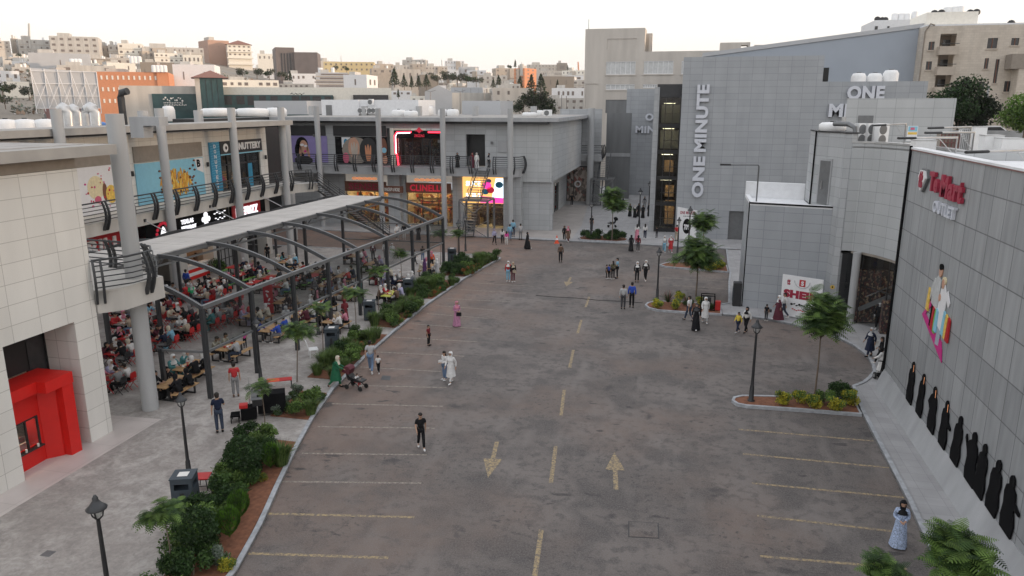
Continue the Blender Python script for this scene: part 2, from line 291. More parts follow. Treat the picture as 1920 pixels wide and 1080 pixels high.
    def build(s,name,mat=None,parent=None,local=False):
        me=bpy.data.meshes.new(name)
        off=Vector((0,0,0))
        if parent is not None and not local:
            off=Vector(parent.location)+(Vector(parent.parent.location) if parent.parent else Vector((0,0,0)))
        me.from_pydata([(a-off.x,b-off.y,c-off.z) for a,b,c in s.v],[],s.f)
        for k in (s.mats or ([mat] if mat else [])): me.materials.append(M[k])
        me.polygons.foreach_set('material_index',s.mi if s.mats else [0]*len(s.f)); me.polygons.foreach_set('use_smooth',s.sm); me.update()
        o=bpy.data.objects.new(name,me); C.objects.link(o); o.parent=parent; return o
def tag(o,label=None,cat=None,group=None,kind=None):
    if label: o['label']=shorten(label)
    if cat: o['category']=cat
    if group: o['group']=group
    if kind: o['kind']=kind
    return o
def shorten(t):
    W_=t.split()
    for drop in ('the','a','an','its','in','and'):
        while len(W_)>16 and drop in W_[1:]: W_.pop(len(W_)-1-W_[::-1].index(drop))
    return ' '.join(W_)
def thing(name,label,cat,loc=(0,0,0),rz=0,group=None):
    o=bpy.data.objects.new(name,None); C.objects.link(o); o.location=loc; o.rotation_euler=(0,0,rz); o.empty_display_size=.3
    return tag(o,label,cat,group)
def solo(mb,name,label,cat,mat=None,base=None,group=None):   # a thing that is one mesh, origin at its base
    o=mb.build(name,mat); me=o.data
    if base is None:
        xs=[v.co.x for v in me.vertices]; ys=[v.co.y for v in me.vertices]; base=((min(xs)+max(xs))/2,(min(ys)+max(ys))/2,min(v.co.z for v in me.vertices))
    me.transform(Matrix.Translation(-Vector(base))); o.location=base
    return tag(o,label,cat,group)
def struct(mb,name,mat=None,parent=None):
    o=mb.build(name,mat,parent)
    if parent is None: o['kind']='structure'
    return o
def dup(o,parent=None):
    c=o.copy(); C.objects.link(c); c.parent=parent
    for k in list(o.children): dup(k,c)
    return c
def copy_thing(proto,loc,rz,label,group=None,scale=None):
    c=dup(proto); c.location=loc; c.rotation_euler=(0,0,rz); c['label']=shorten(label)
    if group: c['group']=group
    if scale: c.scale=(scale,)*3
    return c
_fc={}
def textmesh(txt,bold=.0):
    k=(txt,bold)
    if k in _fc: return _fc[k]
    cu=bpy.data.curves.new('t','FONT'); cu.body=txt; cu.offset=bold; cu.resolution_u=3; cu.space_character=1.06
    cu.extrude=.5; o=bpy.data.objects.new('t',cu); C.objects.link(o); dg=bpy.context.evaluated_depsgraph_get(); dg.update()
    me=bpy.data.meshes.new_from_object(o.evaluated_get(dg)); vs=[v.co.copy() for v in me.vertices]; fs=[tuple(p.vertices) for p in me.polygons]
    C.objects.unlink(o); bpy.data.objects.remove(o); bpy.data.curves.remove(cu); bpy.data.meshes.remove(me)
    x0=min(v.x for v in vs); x1=max(v.x for v in vs); y0=min(v.y for v in vs); y1=max(v.y for v in vs)
    _fc[k]=([((v.x-x0)/(x1-x0),(v.y-y0)/(y1-y0),v.z+.5) for v in vs],fs); return _fc[k]
def lettering(mb,txt,O,R,U,w_,h_,d0,d1,bold=.03):
    vs,fs=textmesh(txt,bold); R=Vector(R).normalized(); U=Vector(U).normalized(); W=R.cross(U); O=Vector(O)
    mb.add([O+R*v[0]*w_+U*v[1]*h_+W*(d0+(d1-d0)*v[2]) for v in vs],fs)
def wall(mb,O,R,length,z1,holes,th,z0=0):
    """upright wall: outer face through O along R (outward normal R x Z), holes=(a0,a1,z0,z1) cut right through"""
    R=Vector(R).normalized(); W=R.cross(Vector((0,0,1))); O=Vector(O); Z=Vector((0,0,1))
    A=sorted({0,length,*[min(max(h[0],0),length) for h in holes],*[min(max(h[1],0),length) for h in holes]}); B=sorted({z0,z1,*[h[2] for h in holes if h[2]>z0],*[h[3] for h in holes if h[3]<z1]})
    def solid(i,j):
        if i<0 or j<0 or i>=len(A)-1 or j>=len(B)-1: return False
        a=(A[i]+A[i+1])/2; b=(B[j]+B[j+1])/2
        return not any(h[0]<a<h[1] and h[2]<b<h[3] for h in holes)
    P=lambda a,b,c:O+R*a+Z*b-W*c
    for i in range(len(A)-1):
        for j in range(len(B)-1):
            if not solid(i,j): continue
            a,b,c,d=A[i],A[i+1],B[j],B[j+1]
            mb.face([P(a,c,0),P(b,c,0),P(b,d,0),P(a,d,0)]); mb.face([P(b,c,th),P(a,c,th),P(a,d,th),P(b,d,th)])
            if not solid(i-1,j): mb.face([P(a,c,th),P(a,c,0),P(a,d,0),P(a,d,th)])
            if not solid(i+1,j): mb.face([P(b,c,0),P(b,c,th),P(b,d,th),P(b,d,0)])
            if not solid(i,j-1): mb.face([P(a,c,th),P(b,c,th),P(b,c,0),P(a,c,0)])
            if not solid(i,j+1): mb.face([P(a,d,0),P(b,d,0),P(b,d,th),P(a,d,th)])
X_,Y_,Z_=(1,0,0),(0,1,0),(0,0,1)
# ================================================================ the ground
def lerp(tab,x):
    if x<=tab[0][0]: return tab[0][1]
    for (a,b),(c,d) in zip(tab,tab[1:]):
        if x<=c: return b+(d-b)*(x-a)/(c-a)
    return tab[-1][1]
HL=[(115,0),(180,4),(280,14),(420,30),(600,45),(900,50),(2500,35)]
HM=[(150,0),(300,9),(500,20),(900,46),(1300,52),(2500,40)]
HR=[(62,0),(84,9.3),(400,14),(900,24),(2500,30)]
HS=[(40,0),(150,12),(400,50),(700,40),(2500,30)]   # unseen ridge added past the right edge to keep low sun off the mall
def terrain(x,y):
    d=math.hypot(x,y); az=math.degrees(math.atan2(x,y))   # camera looks at -12.93
    wL=min(max((-22-az)/14,0),1); wR=min(max((az-8)/6,0),1)
    if abs(az)>150 or (az<0 and az<-95): return -.03
    h=lerp(HM,d)*(1-wL)+lerp(HL,d)*wL; h=h*(1-wR)+lerp(HR,d)*wR; wS=min(max((az-34)/20,0),1); h=h*(1-wS)+lerp(HS,d)*wS
    if d>150: h+=1.6*math.sin(x*.021+1)*math.cos(y*.017)+.8*math.sin(x*.06)*math.sin(y*.05)
    f=min(max((95+az)/25,0),1)*min(max((150-az)/25,0),1)
    return -.03+h*f
mb=MB(); rings=[0,8,16,25,35,45,55,62,70,78,86,100,115,130,150,175,200,230,260,300,340,380,430,480,540,600,680,780,900,1050,1300,1700,2500,4000]
na=144; vs=[(0,0,-.03)]
for r in rings[1:]:
    for k in range(na):
        a=2*math.pi*k/na; x,y=r*math.sin(a),r*math.cos(a); vs.append((x,y,terrain(x,y)))
fs=[(0,1+(k+1)%na,1+k) for k in range(na)]
for i in range(len(rings)-2):
    for k in range(na):
        a=1+i*na+k; b=1+i*na+(k+1)%na; fs.append((a,b,b+na,a+na))
mb.add(vs,fs,True); struct(mb,'ground','ground_far')
PZ=.10   # plaza level
ROADP=[(-60,8),(16,8),(16,79),(-60,79)]
mb=MB(); n_=28
for i in range(n_):
    for j in range(n_):
        x0,x1=-60+76*i/n_,-60+76*(i+1)/n_; y0,y1=8+71*j/n_,8+71*(j+1)/n_
        mb.face([(x0,y0,0),(x1,y0,0),(x1,y1,0),(x0,y1,0)])
road=struct(mb,'road','asphalt')
KL=[(-12.1,12),(-12.57,17.55),(-13.2,20),(-14.0,22.5),(-14.83,25.26),(-15.7,28.5),(-16.4,32),(-16.85,37),(-17.05,41.6),(-17.2,48),(-16.9,57),(-16.0,65.3)]
IL=[(-13.2,12),(-14.6,17),(-15.6,19.6),(-16.0,21.1),(-16.9,23.8),(-17.6,26.4),(-17.9,30),(-18.5,33),(-18.9,40),(-19.4,48),(-19.5,56),(-18.6,62),(-17.0,65.5)]
def atY(P,y):
    return lerp([(b,a) for a,b in P],y)
mb=MB(); mb.prism([(-60,10)]+KL+[(-17.3,66.2),(-22.5,66.4),(-60,66.4)],0,PZ); struct(mb,'plaza','stamped_concrete')
mb=MB(); mb.prism([G(0,1100)[:2],G(0,975)[:2],G(303,790)[:2],G(215,783)[:2],(-24.9,26.6),(-26.8,26.6),(-26.8,12),(-23.4,12)],PZ-.05,PZ+.006); struct(mb,'pavement_strip','tile_strip')
def kerb(P,name='kerb',w_=.17,h=.15,closed=False,z0=0):
    mb=MB(); n=len(P); off=[]
    for i in range(n):
        a=P[(i-1)%n] if (closed or i>0) else P[i]; b=P[(i+1)%n] if (closed or i<n-1) else P[i]
        t=Vector((b[0]-a[0],b[1]-a[1])).normalized(); nn=Vector((-t.y,t.x)); off.append((P[i][0]+nn.x*w_,P[i][1]+nn.y*w_))
    for i in range(n if closed else n-1):
        j=(i+1)%n; a,b,c,d=P[i],P[j],off[j],off[i]
        mb.face([(*a,h+z0),(*b,h+z0),(*c,h+z0),(*d,h+z0)]); mb.face([(*a,z0),(*b,z0),(*b,h+z0),(*a,h+z0)]); mb.face([(*c,z0),(*d,z0),(*d,h+z0),(*c,h+z0)])
    return struct(mb,name,'kerb_paint')
kerb(KL+[(-17.3,66.3),(-22.5,66.5),(-45,66.5)])
BEDS=[(12.5,26.0),(28.2,31.3),(33.1,40.9),(42.4,48.2),(49.8,55.7),(57.3,65.2)]
for a,b in BEDS:
    ys=[a+(b-a)*i/8 for i in range(9)]
    mb=MB(); mb.prism([(atY(KL,y)-.2,y) for y in ys]+[(atY(IL,y)+.05,y) for y in ys[::-1]],PZ-.04,PZ+.03); struct(mb,'planting_bed','soil')
# back plaza and the pale walks
BK=[(-24,76.2),(-15.6,75.7),(-10.3,75.5),(-5.4,75.3),(-.5,74.9),(5.8,74.6),(12,74.4)]
mb=MB(); mb.prism([(12,130),(-45,130),(-45,76.4)]+BK,0,PZ); struct(mb,'pavement','paving_pale')
kerb(BK,h=.13)
mb=MB(); mb.prism([(-18,77),(-11.2,76.6),(-11.4,86),(-13,104),(-16.8,104)],PZ-.02,PZ+.005); struct(mb,'paving_inlay','paving_warm')
KR=[(8.1,10),(8.15,22.3),(8.37,26.7),(8.5,34.7),(8.74,38.1),(9.35,38.8),(9.8,39.6),(10.25,40.6),(10.43,41.7),(10.5,42.8),(10.44,43.8),(10.2,45.0),(9.74,46.1),(8.7,47.6),(7.22,48.95),(5.8,49.8),(4.37,50.2),(3.0,50.25)]
RB=[(2.95,52.9),(3.5,53.4),(3.85,60.3),(4.1,63.6),(4.1,66.5),(4.3,74.3)]
mb=MB(); mb.prism(KR+RB+[(18,74.3),(18,10)],0,PZ); struct(mb,'pavement','paving_pale')
kerb([(x,y) for x,y in KR[::-1]][::-1],w_=-.17); kerb(RB,w_=-.15)
ISL={'A':[(2.75,34.75),(2.95,34.35),(3.4,34.2),(5.8,34.3),(8.45,34.35),(8.45,36.3),(5.6,35.95),(3.3,35.55),(2.85,35.2)],
 'B':[(-2.25,51.5),(-2.0,50.8),(-1.3,50.3),(0.5,50.2),(2.95,50.25),(2.95,52.85),(0,53.0),(-1.5,52.8),(-2.1,52.2)],
 'C':[(-1.75,65.6),(-1.3,64.9),(-.3,64.6),(1.6,64.4),(4.05,63.9),(4.05,66.6),(0.5,67.2),(-1.2,66.6)],
 'D':[(-10.6,77.2),(-10.2,76.0),(-9.3,75.75),(-6.4,75.6),(-5.5,76.2),(-5.3,77.3),(-6,78.6),(-8,79),(-10,78.4)]}
for k,P in ISL.items():
    z0=PZ if k=='D' else 0
    kerb(P,closed=True,w_=.14,z0=z0); cx=sum(p[0] for p in P)/len(P); cy=sum(p[1] for p in P)/len(P)
    mb=MB(); mb.prism([(cx+(x-cx)*.98,cy+(y-cy)*.94) for x,y in P],z0+.01,z0+.12); struct(mb,'planting_bed','soil')
# painted markings on the asphalt
def pline(a,b,w_,m='white_line_paint',name='parking_line'):
    a=Vector(G(*a)); b=Vector(G(*b)); t=(b-a).normalized(); s=Vector((-t.y,t.x,0))*w_/2; k=6; mb=MB()
    for i in range(k):
        p=a+(b-a)*i/k; q=a+(b-a)*(i+1)/k; mb.face([p-s+Vector((0,0,.004)),q-s+Vector((0,0,.004)),q+s+Vector((0,0,.004)),p+s+Vector((0,0,.004))])
    mb.build(name,m,road)
for a,b in [((450,1037),(728,1046)),((500,963),(777,970))]: pline(a,b,.13,'yellow_paint')
for a,b in [((530,903),(790,906)),((566,850),(800,853)),((596,800),(815,803)),((622,757),(830,762)),((647,722),(837,727)),((676,688),(828,697)),((706,660),(870,668)),((737,632),(895,641)),((772,607),(905,617)),((800,588),(915,597)),((817,573),(925,581)),((840,560),(960,566)),((863,543),(985,550)),((885,530),(1000,537)),((905,512),(985,516)),((925,500),(990,503)),((1236,520),(1366,528)),((1262,535),(1364,542)),((1300,497),(1368,500))]: pline(a,b,.11)
for a,b in [((1385,805),(1638,827)),((1393,851),(1667,877)),((1410,906),(1695,933)),((1420,967),(1690,998)),((1425,1043),(1700,1066))]: pline(a,b,.12,'yellow_paint')
for a,b in [((1002,1085),(1015,993)),((1033,905),(1042,837)),((1052,779),(1058,731)),((1068,690),(1075,656)),((1083,625),(1090,600)),((1098,576),(1105,556))]: pline(a,b,.16,'yellow_paint','lane_dash')
def arrow(tip,tail):
    a=Vector(G(*tail)); b=Vector(G(*tip)); t=(b-a).normalized(); s=Vector((-t.y,t.x,0)); Ln=(b-a).length; z=Vector((0,0,.004)); mb=MB()
    m_=a+t*Ln*.5; mb.face([a-s*.09+z,m_-s*.09+z,m_+s*.09+z,a+s*.09+z]); mb.face([m_-s*.38+z,b+z,m_+s*.38+z]); mb.build('lane_arrow','yellow_paint',road)
arrow((915,896),(932,828)); arrow((1152,848),(1155,918)); arrow((1062,537),(1070,520))
mb=MB(); P=[G(*p) for p in [(1178,977),(1235,981),(1236,1010),(1178,1007)]]
mb.mat('charcoal'); mb.prism([p[:2] for p in P],-.02,.006); c=sum((Vector(p) for p in P),Vector())/4
mb.mat('asphalt'); mb.prism([(c+(Vector(p)-c)*.93)[:2] for p in P],0,.011)
solo(mb,'access_cover','rectangular access cover framed by a dark joint in the lot asphalt','access cover')
mb=MB(); mb.mat('dark_metal'); P=[G(*p) for p in [(717,704),(733,705),(731,713),(714,712)]]; mb.prism([p[:2] for p in P],-.02,.008)
solo(mb,'drain_grate','small dark square drain grate among the left parking bays','drain')
mb=MB(); P=[G(u,v+1) for u,v in [(1005,553),(1040,556),(1080,558),(1120,562),(1165,564),(1205,567)]]; mb.tube([(p[0],p[1],0) for p in P],.07,4,flat=.25)
struct(mb,'road_joint','black_cloth')
mb=MB(); mb.mat('grey_metal'); p=G(90,1038,PZ); mb.box(p[0]-.17,p[0]+.17,p[1]-.15,p[1]+.15,PZ-.02,PZ+.006); solo(mb,'floor_drain','small square cover in the stamped plaza beside the front lamp post','drain')
# ================================================================ left wing
LZ0,LZ1=5.7,6.5      # balcony band
def column(parent,x,y,z1,r=.31,z0=0): mb=MB(); mb.cyl(x,y,z0,z1,r,n=28); return mb.build('column','column_paint',parent)
wing=thing('shopping_wing','long warm stone shopping wing behind the steel food court pergola','building',(-38,48,0))
WX=-38.
# upper floor wall with poster recess bands and shop opening; faces +X, runs along Y
mb=MB(); wall(mb,(WX,30,0),Y_,33.6,12.0,[(26.2,32.4,6.6,9.7)],.35,z0=LZ0+.3); mb.build('upper_wall','clad_warm',wing)
mb=MB(); mb.box(-37.99,-37.90,46.0,53.8,9.8,10.9); mb.box(-37.99,-37.90,37.0,45.2,9.85,10.9); mb.build('panel_band','tan_panel',wing)
mb=MB(); mb.box(-60,-38.36,30,63.6,11.3,11.9); mb.build('roof','roof_gravel',wing)
# roof slab edge, slightly splayed to the columns
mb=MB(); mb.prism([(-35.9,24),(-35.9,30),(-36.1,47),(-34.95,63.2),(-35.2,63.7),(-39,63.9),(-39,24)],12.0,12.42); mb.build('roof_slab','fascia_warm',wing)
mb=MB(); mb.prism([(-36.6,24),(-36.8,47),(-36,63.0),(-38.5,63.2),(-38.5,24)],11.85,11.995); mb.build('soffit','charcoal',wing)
# balcony
BP=[(-36.1,31),(-36.1,62.5),(-35.6,64.2),(-34.6,65.6),(-34.6,66.6),(-38.6,66.6),(-38.6,31)]
mb=MB(); mb.prism(BP,LZ0,LZ1); mb.build('balcony_slab','concrete_pale',wing)
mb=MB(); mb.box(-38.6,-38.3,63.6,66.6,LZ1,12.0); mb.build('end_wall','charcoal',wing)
# ground floor piers and shop signs, openings in deep shade
for y in (33,40.4,45.4,49.7,54.0,58.1,62.2): mb=MB(); mb.box(-38.6,-37.6,y-.45,y+.45,0,LZ0); mb.build('pier','concrete_pale',wing)
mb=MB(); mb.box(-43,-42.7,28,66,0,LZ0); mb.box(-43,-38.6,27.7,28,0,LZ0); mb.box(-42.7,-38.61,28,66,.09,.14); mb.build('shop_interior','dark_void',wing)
for y in (37.4,46.3,54.9,62.6): column(wing,-35.7,y,13.55)
for y in (39.9,47.0,54.4,61.7): column(wing,-43.5,y,13.3,z0=11.9,r=.4)
for y in (37.2,44.1,51.5,58.9):
    mb=MB(); mb.box(-36.1,-36.0,y-.08,y+.08,5.95,6.15); mb.build('bracket','dark_metal',wing)
    mb=MB(); mb.tube([(-36.0,y,6.0),(-33.9,y+.3,4.9)],.035,6); mb.build('tie_rod','light_metal',wing)
for y in (45.6,54.3,63.1): mb=MB(); mb.cyl(-37.85,y,8.9,9.25,.1,n=10); mb.build('wall_lamp','charcoal',wing)
# railing: curved twin fins and tube rails
def railing(name,label,path,z,cat='railing',step=2.3,rails=6,group='curved balcony railings'):
    P=[Vector((x,y,0)) for x,y in path]; seg=[(b-a).length for a,b in zip(P,P[1:])]; T=sum(seg)
    def at(s):
        for (a,b),l in zip(zip(P,P[1:]),seg):
            if s<=l+1e-6: return a+(b-a)*(s/l),(b-a).normalized()
            s-=l
        return P[-1],(P[-1]-P[-2]).normalized()
    c=at(T/2)[0]; r=thing(name,label,cat,(c.x,c.y,z),group=group)
    def outw(h): return .04+.30*math.sin(max(0,min(1,(h+.55)/1.9))*math.pi*.93)   # bows outward, then leans in at the top
    for k in range(rails):
        h=.18+k*1.12/(rails-1); mb=MB(); n=max(6,int(T/1.2)); pts=[]
        for i in range(n+1):
            p,t=at(T*i/n); o=Vector((t.y,-t.x,0)); q=p+o*(outw(h)-.02); pts.append((q.x,q.y,z+h))
        mb.tube(pts,.03 if k<rails-1 else .05,5); mb.build('rail','dark_metal',r)
    n=max(1,round(T/step))
    for i in range(n+1):
        p,t=at(min(max(T*i/n,.15),T-.15)); o=Vector((t.y,-t.x,0))
        mb=MB()
        for sgn in (-.14,.14):
            b=p+t*sgn; prof=[]
            for j in range(9):
                h=-.55+1.9*j/8; wd=.20-.09*j/8
                prof.append((outw(h),h,wd))
            poly=[(x+w_/2,h) for x,h,w_ in prof]+[(x-w_/2,h) for x,h,w_ in prof[::-1]]
            mb.eprism((b.x+.0,b.y,z),o,Z_,poly,-.045,.045)
        mb.build('fin_post','dark_metal',r)
    return r
def attach(r,parent):
    r.parent=parent; r.location=Vector(r.location)-Vector(parent.location)
    for k in ('category','group'):
        if k in r: del r[k]
railing('balcony_railing','dark curved railing with twin fins along the balcony under the dessert posters',[(-36.1,31.2),(-36.1,62.5),(-35.6,64.2),(-34.6,65.4)],LZ1)
# ---------------------------------------------------------------- near block with the red kiosk
nb=thing('stone_corner_block','near cream stone corner block with a thick roof slab over the red kiosk','building',(-24.5,20,0))
mb=MB(); wall(mb,(-23.5,8,0),Y_,17.25,11.35,[(12.75,16.05,-1,5.35)],.5); mb.box(-30,-24,25.0,25.25,0,11.35); mb.build('wall','clad_warm',nb)
mb=MB(); mb.box(-26.6,-23.99,24.05,25.0,0.09,5.35); mb.build('pier','clad_warm',nb)
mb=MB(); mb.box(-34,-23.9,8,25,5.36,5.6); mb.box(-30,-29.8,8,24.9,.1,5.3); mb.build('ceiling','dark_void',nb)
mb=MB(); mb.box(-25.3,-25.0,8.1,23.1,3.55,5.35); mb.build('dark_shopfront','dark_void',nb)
mb=MB(); mb.box(-25.2,-25.1,23.1,24.04,.1,5.35); mb.build('glass_panel','window_dark',nb)
mb=MB(); mb.box(-25.25,-25.0,23.05,23.12,3.56,5.34); mb.box(-25.09,-25.03,24.0,24.045,.1,5.35); mb.build('panel_frame','charcoal',nb)
mb=MB(); mb.prism([(-23.55,8),(-23.55,25.25),(-29.95,25.25),(-29.95,8)],11.36,11.8); mb.build('tan_band','tan_panel',nb)
mb=MB(); mb.prism([(-22.9,8),(-22.9,26.85),(-33,26.85),(-33,8)],11.81,12.22); mb.build('roof_slab','fascia_warm',nb)
mb=MB(); mb.box(-32.4,-23.9,10,26.2,12.2205,12.24); mb.build('roof_surface','roof_gravel',nb)
column(nb,-23.56,27.73,13.42,.36)
TG=[(-23.45,25.3),(-22.75,26.1),(-22.55,28.3),(-24.5,29.1),(-28.5,29.6),(-36,31.5),(-36,30),(-30,26)]
mb=MB(); mb.prism(TG,5.35,6.25); mb.build('balcony_tongue','concrete_pale',nb)
mb=MB(); mb.prism([(a+.12 if i in(0,) else a,b) for i,(a,b) in enumerate(TG)][:4]+[(-28.5,29.6),(-30,26)],6.2505,6.33); mb.build('balcony_kerb','concrete_pale',nb)
railing('balcony_railing','dark curved railing wrapping the balcony nose around the big near column',[(-23.5,25.35),(-22.8,26.15),(-22.6,28.2),(-24.4,29.0),(-28.5,29.5)],6.3,step=2.2)
# kiosk
kk=thing('food_kiosk','bright red kiosk with a serving window and canopy inside the near stone opening','kiosk',(-24.8,22,PZ))
KP=[(-24.05,20.76),(-24.12,22.4),(-23.45,23.25),(-23.35,24.0),(-26.0,24.0),(-26.4,20.8)]
mb=MB(); wall(mb,(-24.05,20.2,0),(-.04,1,0),2.2,3.05,[(.4,2.05,.85,2.05)],.2,z0=PZ)
mb.prism([(-24.12,22.4),(-23.72,22.85),(-23.70,22.95),(-24.98,22.95),(-24.98,22.4)],PZ,3.05); mb.prism([(-23.40,22.9),(-23.37,23.4),(-24.95,23.4),(-24.95,22.951),(-23.69,22.951),(-23.69,22.9)],PZ,3.05); mb.box(-26.5,-26.3,20.8,22.4,PZ,3.05); mb.build('kiosk_body','red_paint',kk)
mb=MB(); mb.prism([(-23.75,20.2),(-23.75,22.1),(-23.34,22.1),(-23.34,23.43),(-24.99,23.43),(-24.99,20.2)],3.051,3.5); mb.build('canopy','red_paint',kk)
mb=MB(); 
for a,b in ((0.4,.45),(.95,1.0),(1.45,1.5),(2.0,2.05)): mb.box(-24.17,-24.09,20.2+a,20.2+b,.85,2.0)
mb.box(-24.2,-23.96,20.5,22.28,.80,.85); mb.box(-24.17,-24.09,20.6,22.25,2.001,2.05); wf=mb.build('window_frame','charcoal',kk)
mb=MB(); mb.box(-24.14,-24.13,20.65,22.2,.86,1.99); mb.build('pane','shop_glass',wf)
mb=MB(); mb.box(-26.29,-26.2,20.9,22.3,PZ,2.9); mb.box(-26.2,-24.75,20.9,22.3,PZ,.86); mb.box(-26.19,-25.9,20.9,22.3,1.5,1.56); mb.box(-26.19,-25.9,20.9,22.3,2.0,2.05)
mb.build('counter','window_pale',kk)
mb=MB(); mb.box(-25.0,-24.5,20.7,22.1,2.8,2.85); mb.build('ceiling_lamp','warm_lamp',kk)
mb=MB(); mb.box(-25.3,-24.85,21.1,21.5,.861,1.25); mb.box(-25.4,-24.85,21.75,22.2,.861,1.1); mb.build('worktop_machine','grey_metal',kk)
for i,(y,c) in enumerate(((21.45,'window_bright'),(22.0,'window_bright'))):
    mb=MB(); mb.cyl(-24.0,y,.85,.98,.035,.045,10); solo(mb,'paper_cup','white paper cup on the kiosk sill, %s one'%('middle' if i==0 else 'right end'),'cup','paper')
# ---------------------------------------------------------------- posters and signs of the left wing
def poster(name,label,cat='poster',group=None): return name,label,cat,group
PX=WX+.02
def solo_sign(mb,name,label,cat='sign',group=None): return solo(mb,name,label,cat,group=group)
# ice cream
mb=MB(); O=(PX,40.2,6.75); mb.mat('print_white').eprism(O,Y_,Z_,[(0,0),(5.0,0),(5.0,3.1),(0,3.1)],0,.06)
for cx,cy,rx,ry,m in ((1.95,1.7,.75,.78,'print_cream'),(2.7,1.35,.22,.6,'brown_print'),(3.25,1.15,.5,.62,'print_yellow'),(4.15,1.35,.55,.5,'print_pink'),(4.15,1.0,.5,.4,'print_cream'),(2.0,.9,.3,.25,'print_pink')): mb.mat(m).ell(O,Y_,Z_,cx,cy,rx,ry,.063+.003*cx,n=18,c0=.061)
for i in range(26): mb.mat(['print_pink','red_sign','magenta'][i%3]).ell(O,Y_,Z_,random.uniform(.9,4.7),random.uniform(.2,2.9),random.uniform(.04,.1),random.uniform(.04,.09),.08,n=7,c0=.061)
solo_sign(mb,'wall_poster','white poster of ice cream scoops with scattered pink petals','poster')
# fries on light blue
mb=MB(); O=(PX,46.0,6.75); mb.mat('sky_blue_print').eprism(O,Y_,Z_,[(0,0),(7.8,0),(7.8,2.95),(0,2.95)],0,.06)
rr=random.Random(3)
for i in range(110):
    a=rr.uniform(0,6.28); q=math.sqrt(rr.random()); cx=4.2+1.8*q*math.cos(a); cy=1.25+.8*q*math.sin(a)
    mb.mat(['fry_orange','print_yellow','fry_orange','brown_print'][i%4 if i%9==0 else i%3]).ell(O,Y_,Z_,cx,cy,rr.uniform(.28,.5),.085,.063+i*.0006,rot=1.45+rr.uniform(-.5,.5),n=8,c0=.061)
for i in range(22): mb.mat('brown_print').ell(O,Y_,Z_,rr.choice([rr.uniform(1.9,2.6),rr.uniform(6.0,6.7),rr.uniform(2.5,6.3)]),rr.uniform(.3,2.9),.09,.075,.15,n=8,c0=.061)
mb.mat('print_white').eprism(O,Y_,Z_,[(6.7,2.9),(7.75,2.9),(7.75,1.7),(6.95,2.0)],.061,.07); mb.mat('print_black'); lettering(mb,'B',(PX,52.95,8.95),Y_,Z_,.45,.6,.071,.08,.05)
solo_sign(mb,'wall_poster','light blue poster of golden fries with scattered berries','poster')
# donut shop
mb=MB(); O=(PX,54.75,6.75); mb.mat('deep_blue').eprism(O,Y_,Z_,[(0,0),(1.35,0),(1.35,4.05),(0,4.05)],0,.12)
for i in range(20):
    y0=.1+i*.2; mb.mat('sky_blue_print').eprism(O,Y_,Z_,[(.05,y0),(1.3,y0+.15),(1.3,y0+.17),(.05,y0+.02)],.121,.125)
for i,ch in enumerate('DONUTTERY'): mb.mat('print_white'); lettering(mb,ch,(PX,55.25,10.3-i*.42),Y_,Z_,.3,.3,.126,.14,.03)
solo_sign(mb,'vertical_sign','tall blue sign with white letters running down beside the donut shop door')
mb=MB(); O=(PX,56.15,9.75); mb.mat('charcoal').eprism(O,Y_,Z_,[(0,0),(6.4,0),(6.4,1.05),(0,1.05)],0,.15); mb.mat('sky_blue_print').eprism(O,Y_,Z_,[(0,-.1),(6.4,-.1),(6.4,0),(0,0)],0,.16)
mb.mat('sign_white').ell(O,Y_,Z_,.75,.5,.36,.36,.17,n=20,c0=.151); mb.mat('charcoal').ell(O,Y_,Z_,.8,.5,.14,.15,.18,n=14,c0=.171)
mb.mat('sign_white'); lettering(mb,'DONUTTERY',(PX,57.6,9.98),Y_,Z_,4.7,.62,.151,.19,.05)
solo_sign(mb,'shop_sign','dark shop sign reading DONUTTERY with a white donut ring')
sf=thing('shop_front','dark framed glazed front of the donut shop behind the balcony','shop front',(-38.1,57,6.5))
mb=MB()
for y in (56.26,57.4,58.9,60.4,62.3): mb.box(-38.25,-38.1,y-.05,y+.05,6.5,9.7)
mb.box(-38.25,-38.1,56.3,62.3,8.75,8.87); mb.build('frame','charcoal',sf)
mb=MB(); mb.box(-38.2,-38.18,56.3,62.3,6.5,9.7); mb.build('glazing','shop_glass',sf)
mb=MB(); mb.box(-40.5,-40.3,56,62.6,6.5,9.95); mb.box(-40.4,-38.4,56,56.1,6.5,9.95); mb.build('interior','tan_panel',sf)
mb=MB(); mb.box(-38.17,-38.15,60.5,61.2,6.6,8.7); mb.build('window_graphic','deep_blue',sf)
# ground floor signs
def sgn(y0,y1,z0,z1,mat,label,deco=None,x=-37.55,name='shop_sign'):
    mb=MB(); mb.mat(mat).box(x,x+.15,y0,y1,z0,z1)
    if deco: deco(mb,x+.15)
    return solo_sign(mb,name,label)
GX=-37.5
a=onX(165,475,GX); b=onX(243,440,GX)
def dg(mb,x): mb.mat('sign_white'); lettering(mb,'GRILL',(x,a[1]-1.4,4.25),Y_,Z_,4.3,.95,.01,.1,.04)
sgn(34.2,a[1]+5.4,3.95,5.6,'red_sign','red fascia sign reading GRILL in white above the first shop',dg)
a2=onX(285,440,GX); b2=onX(312,420,GX)
def dm(mb,x):
    O=(x,a2[1]+.1,4.05)
    for i in range(11):
        t=math.pi*(1-i/10); c,s_=math.cos(t),math.sin(t); mb.mat('red_letter_glow').ell(O,Y_,Z_,1.0+.78*c,.2+1.05*s_,.15,.13,.06,n=6,c0=.01)
    mb.mat('sign_glow').eprism(O,Y_,Z_,[(.55,.12),(1.45,.12),(1.15,.85),(1.0,1.0),(.85,.85)],.01,.05)
sgn(43.4,47.4,3.9,5.6,'print_black','black sign with a red lettered arch over a white figure',dm)
a3=onX(338,430,GX)
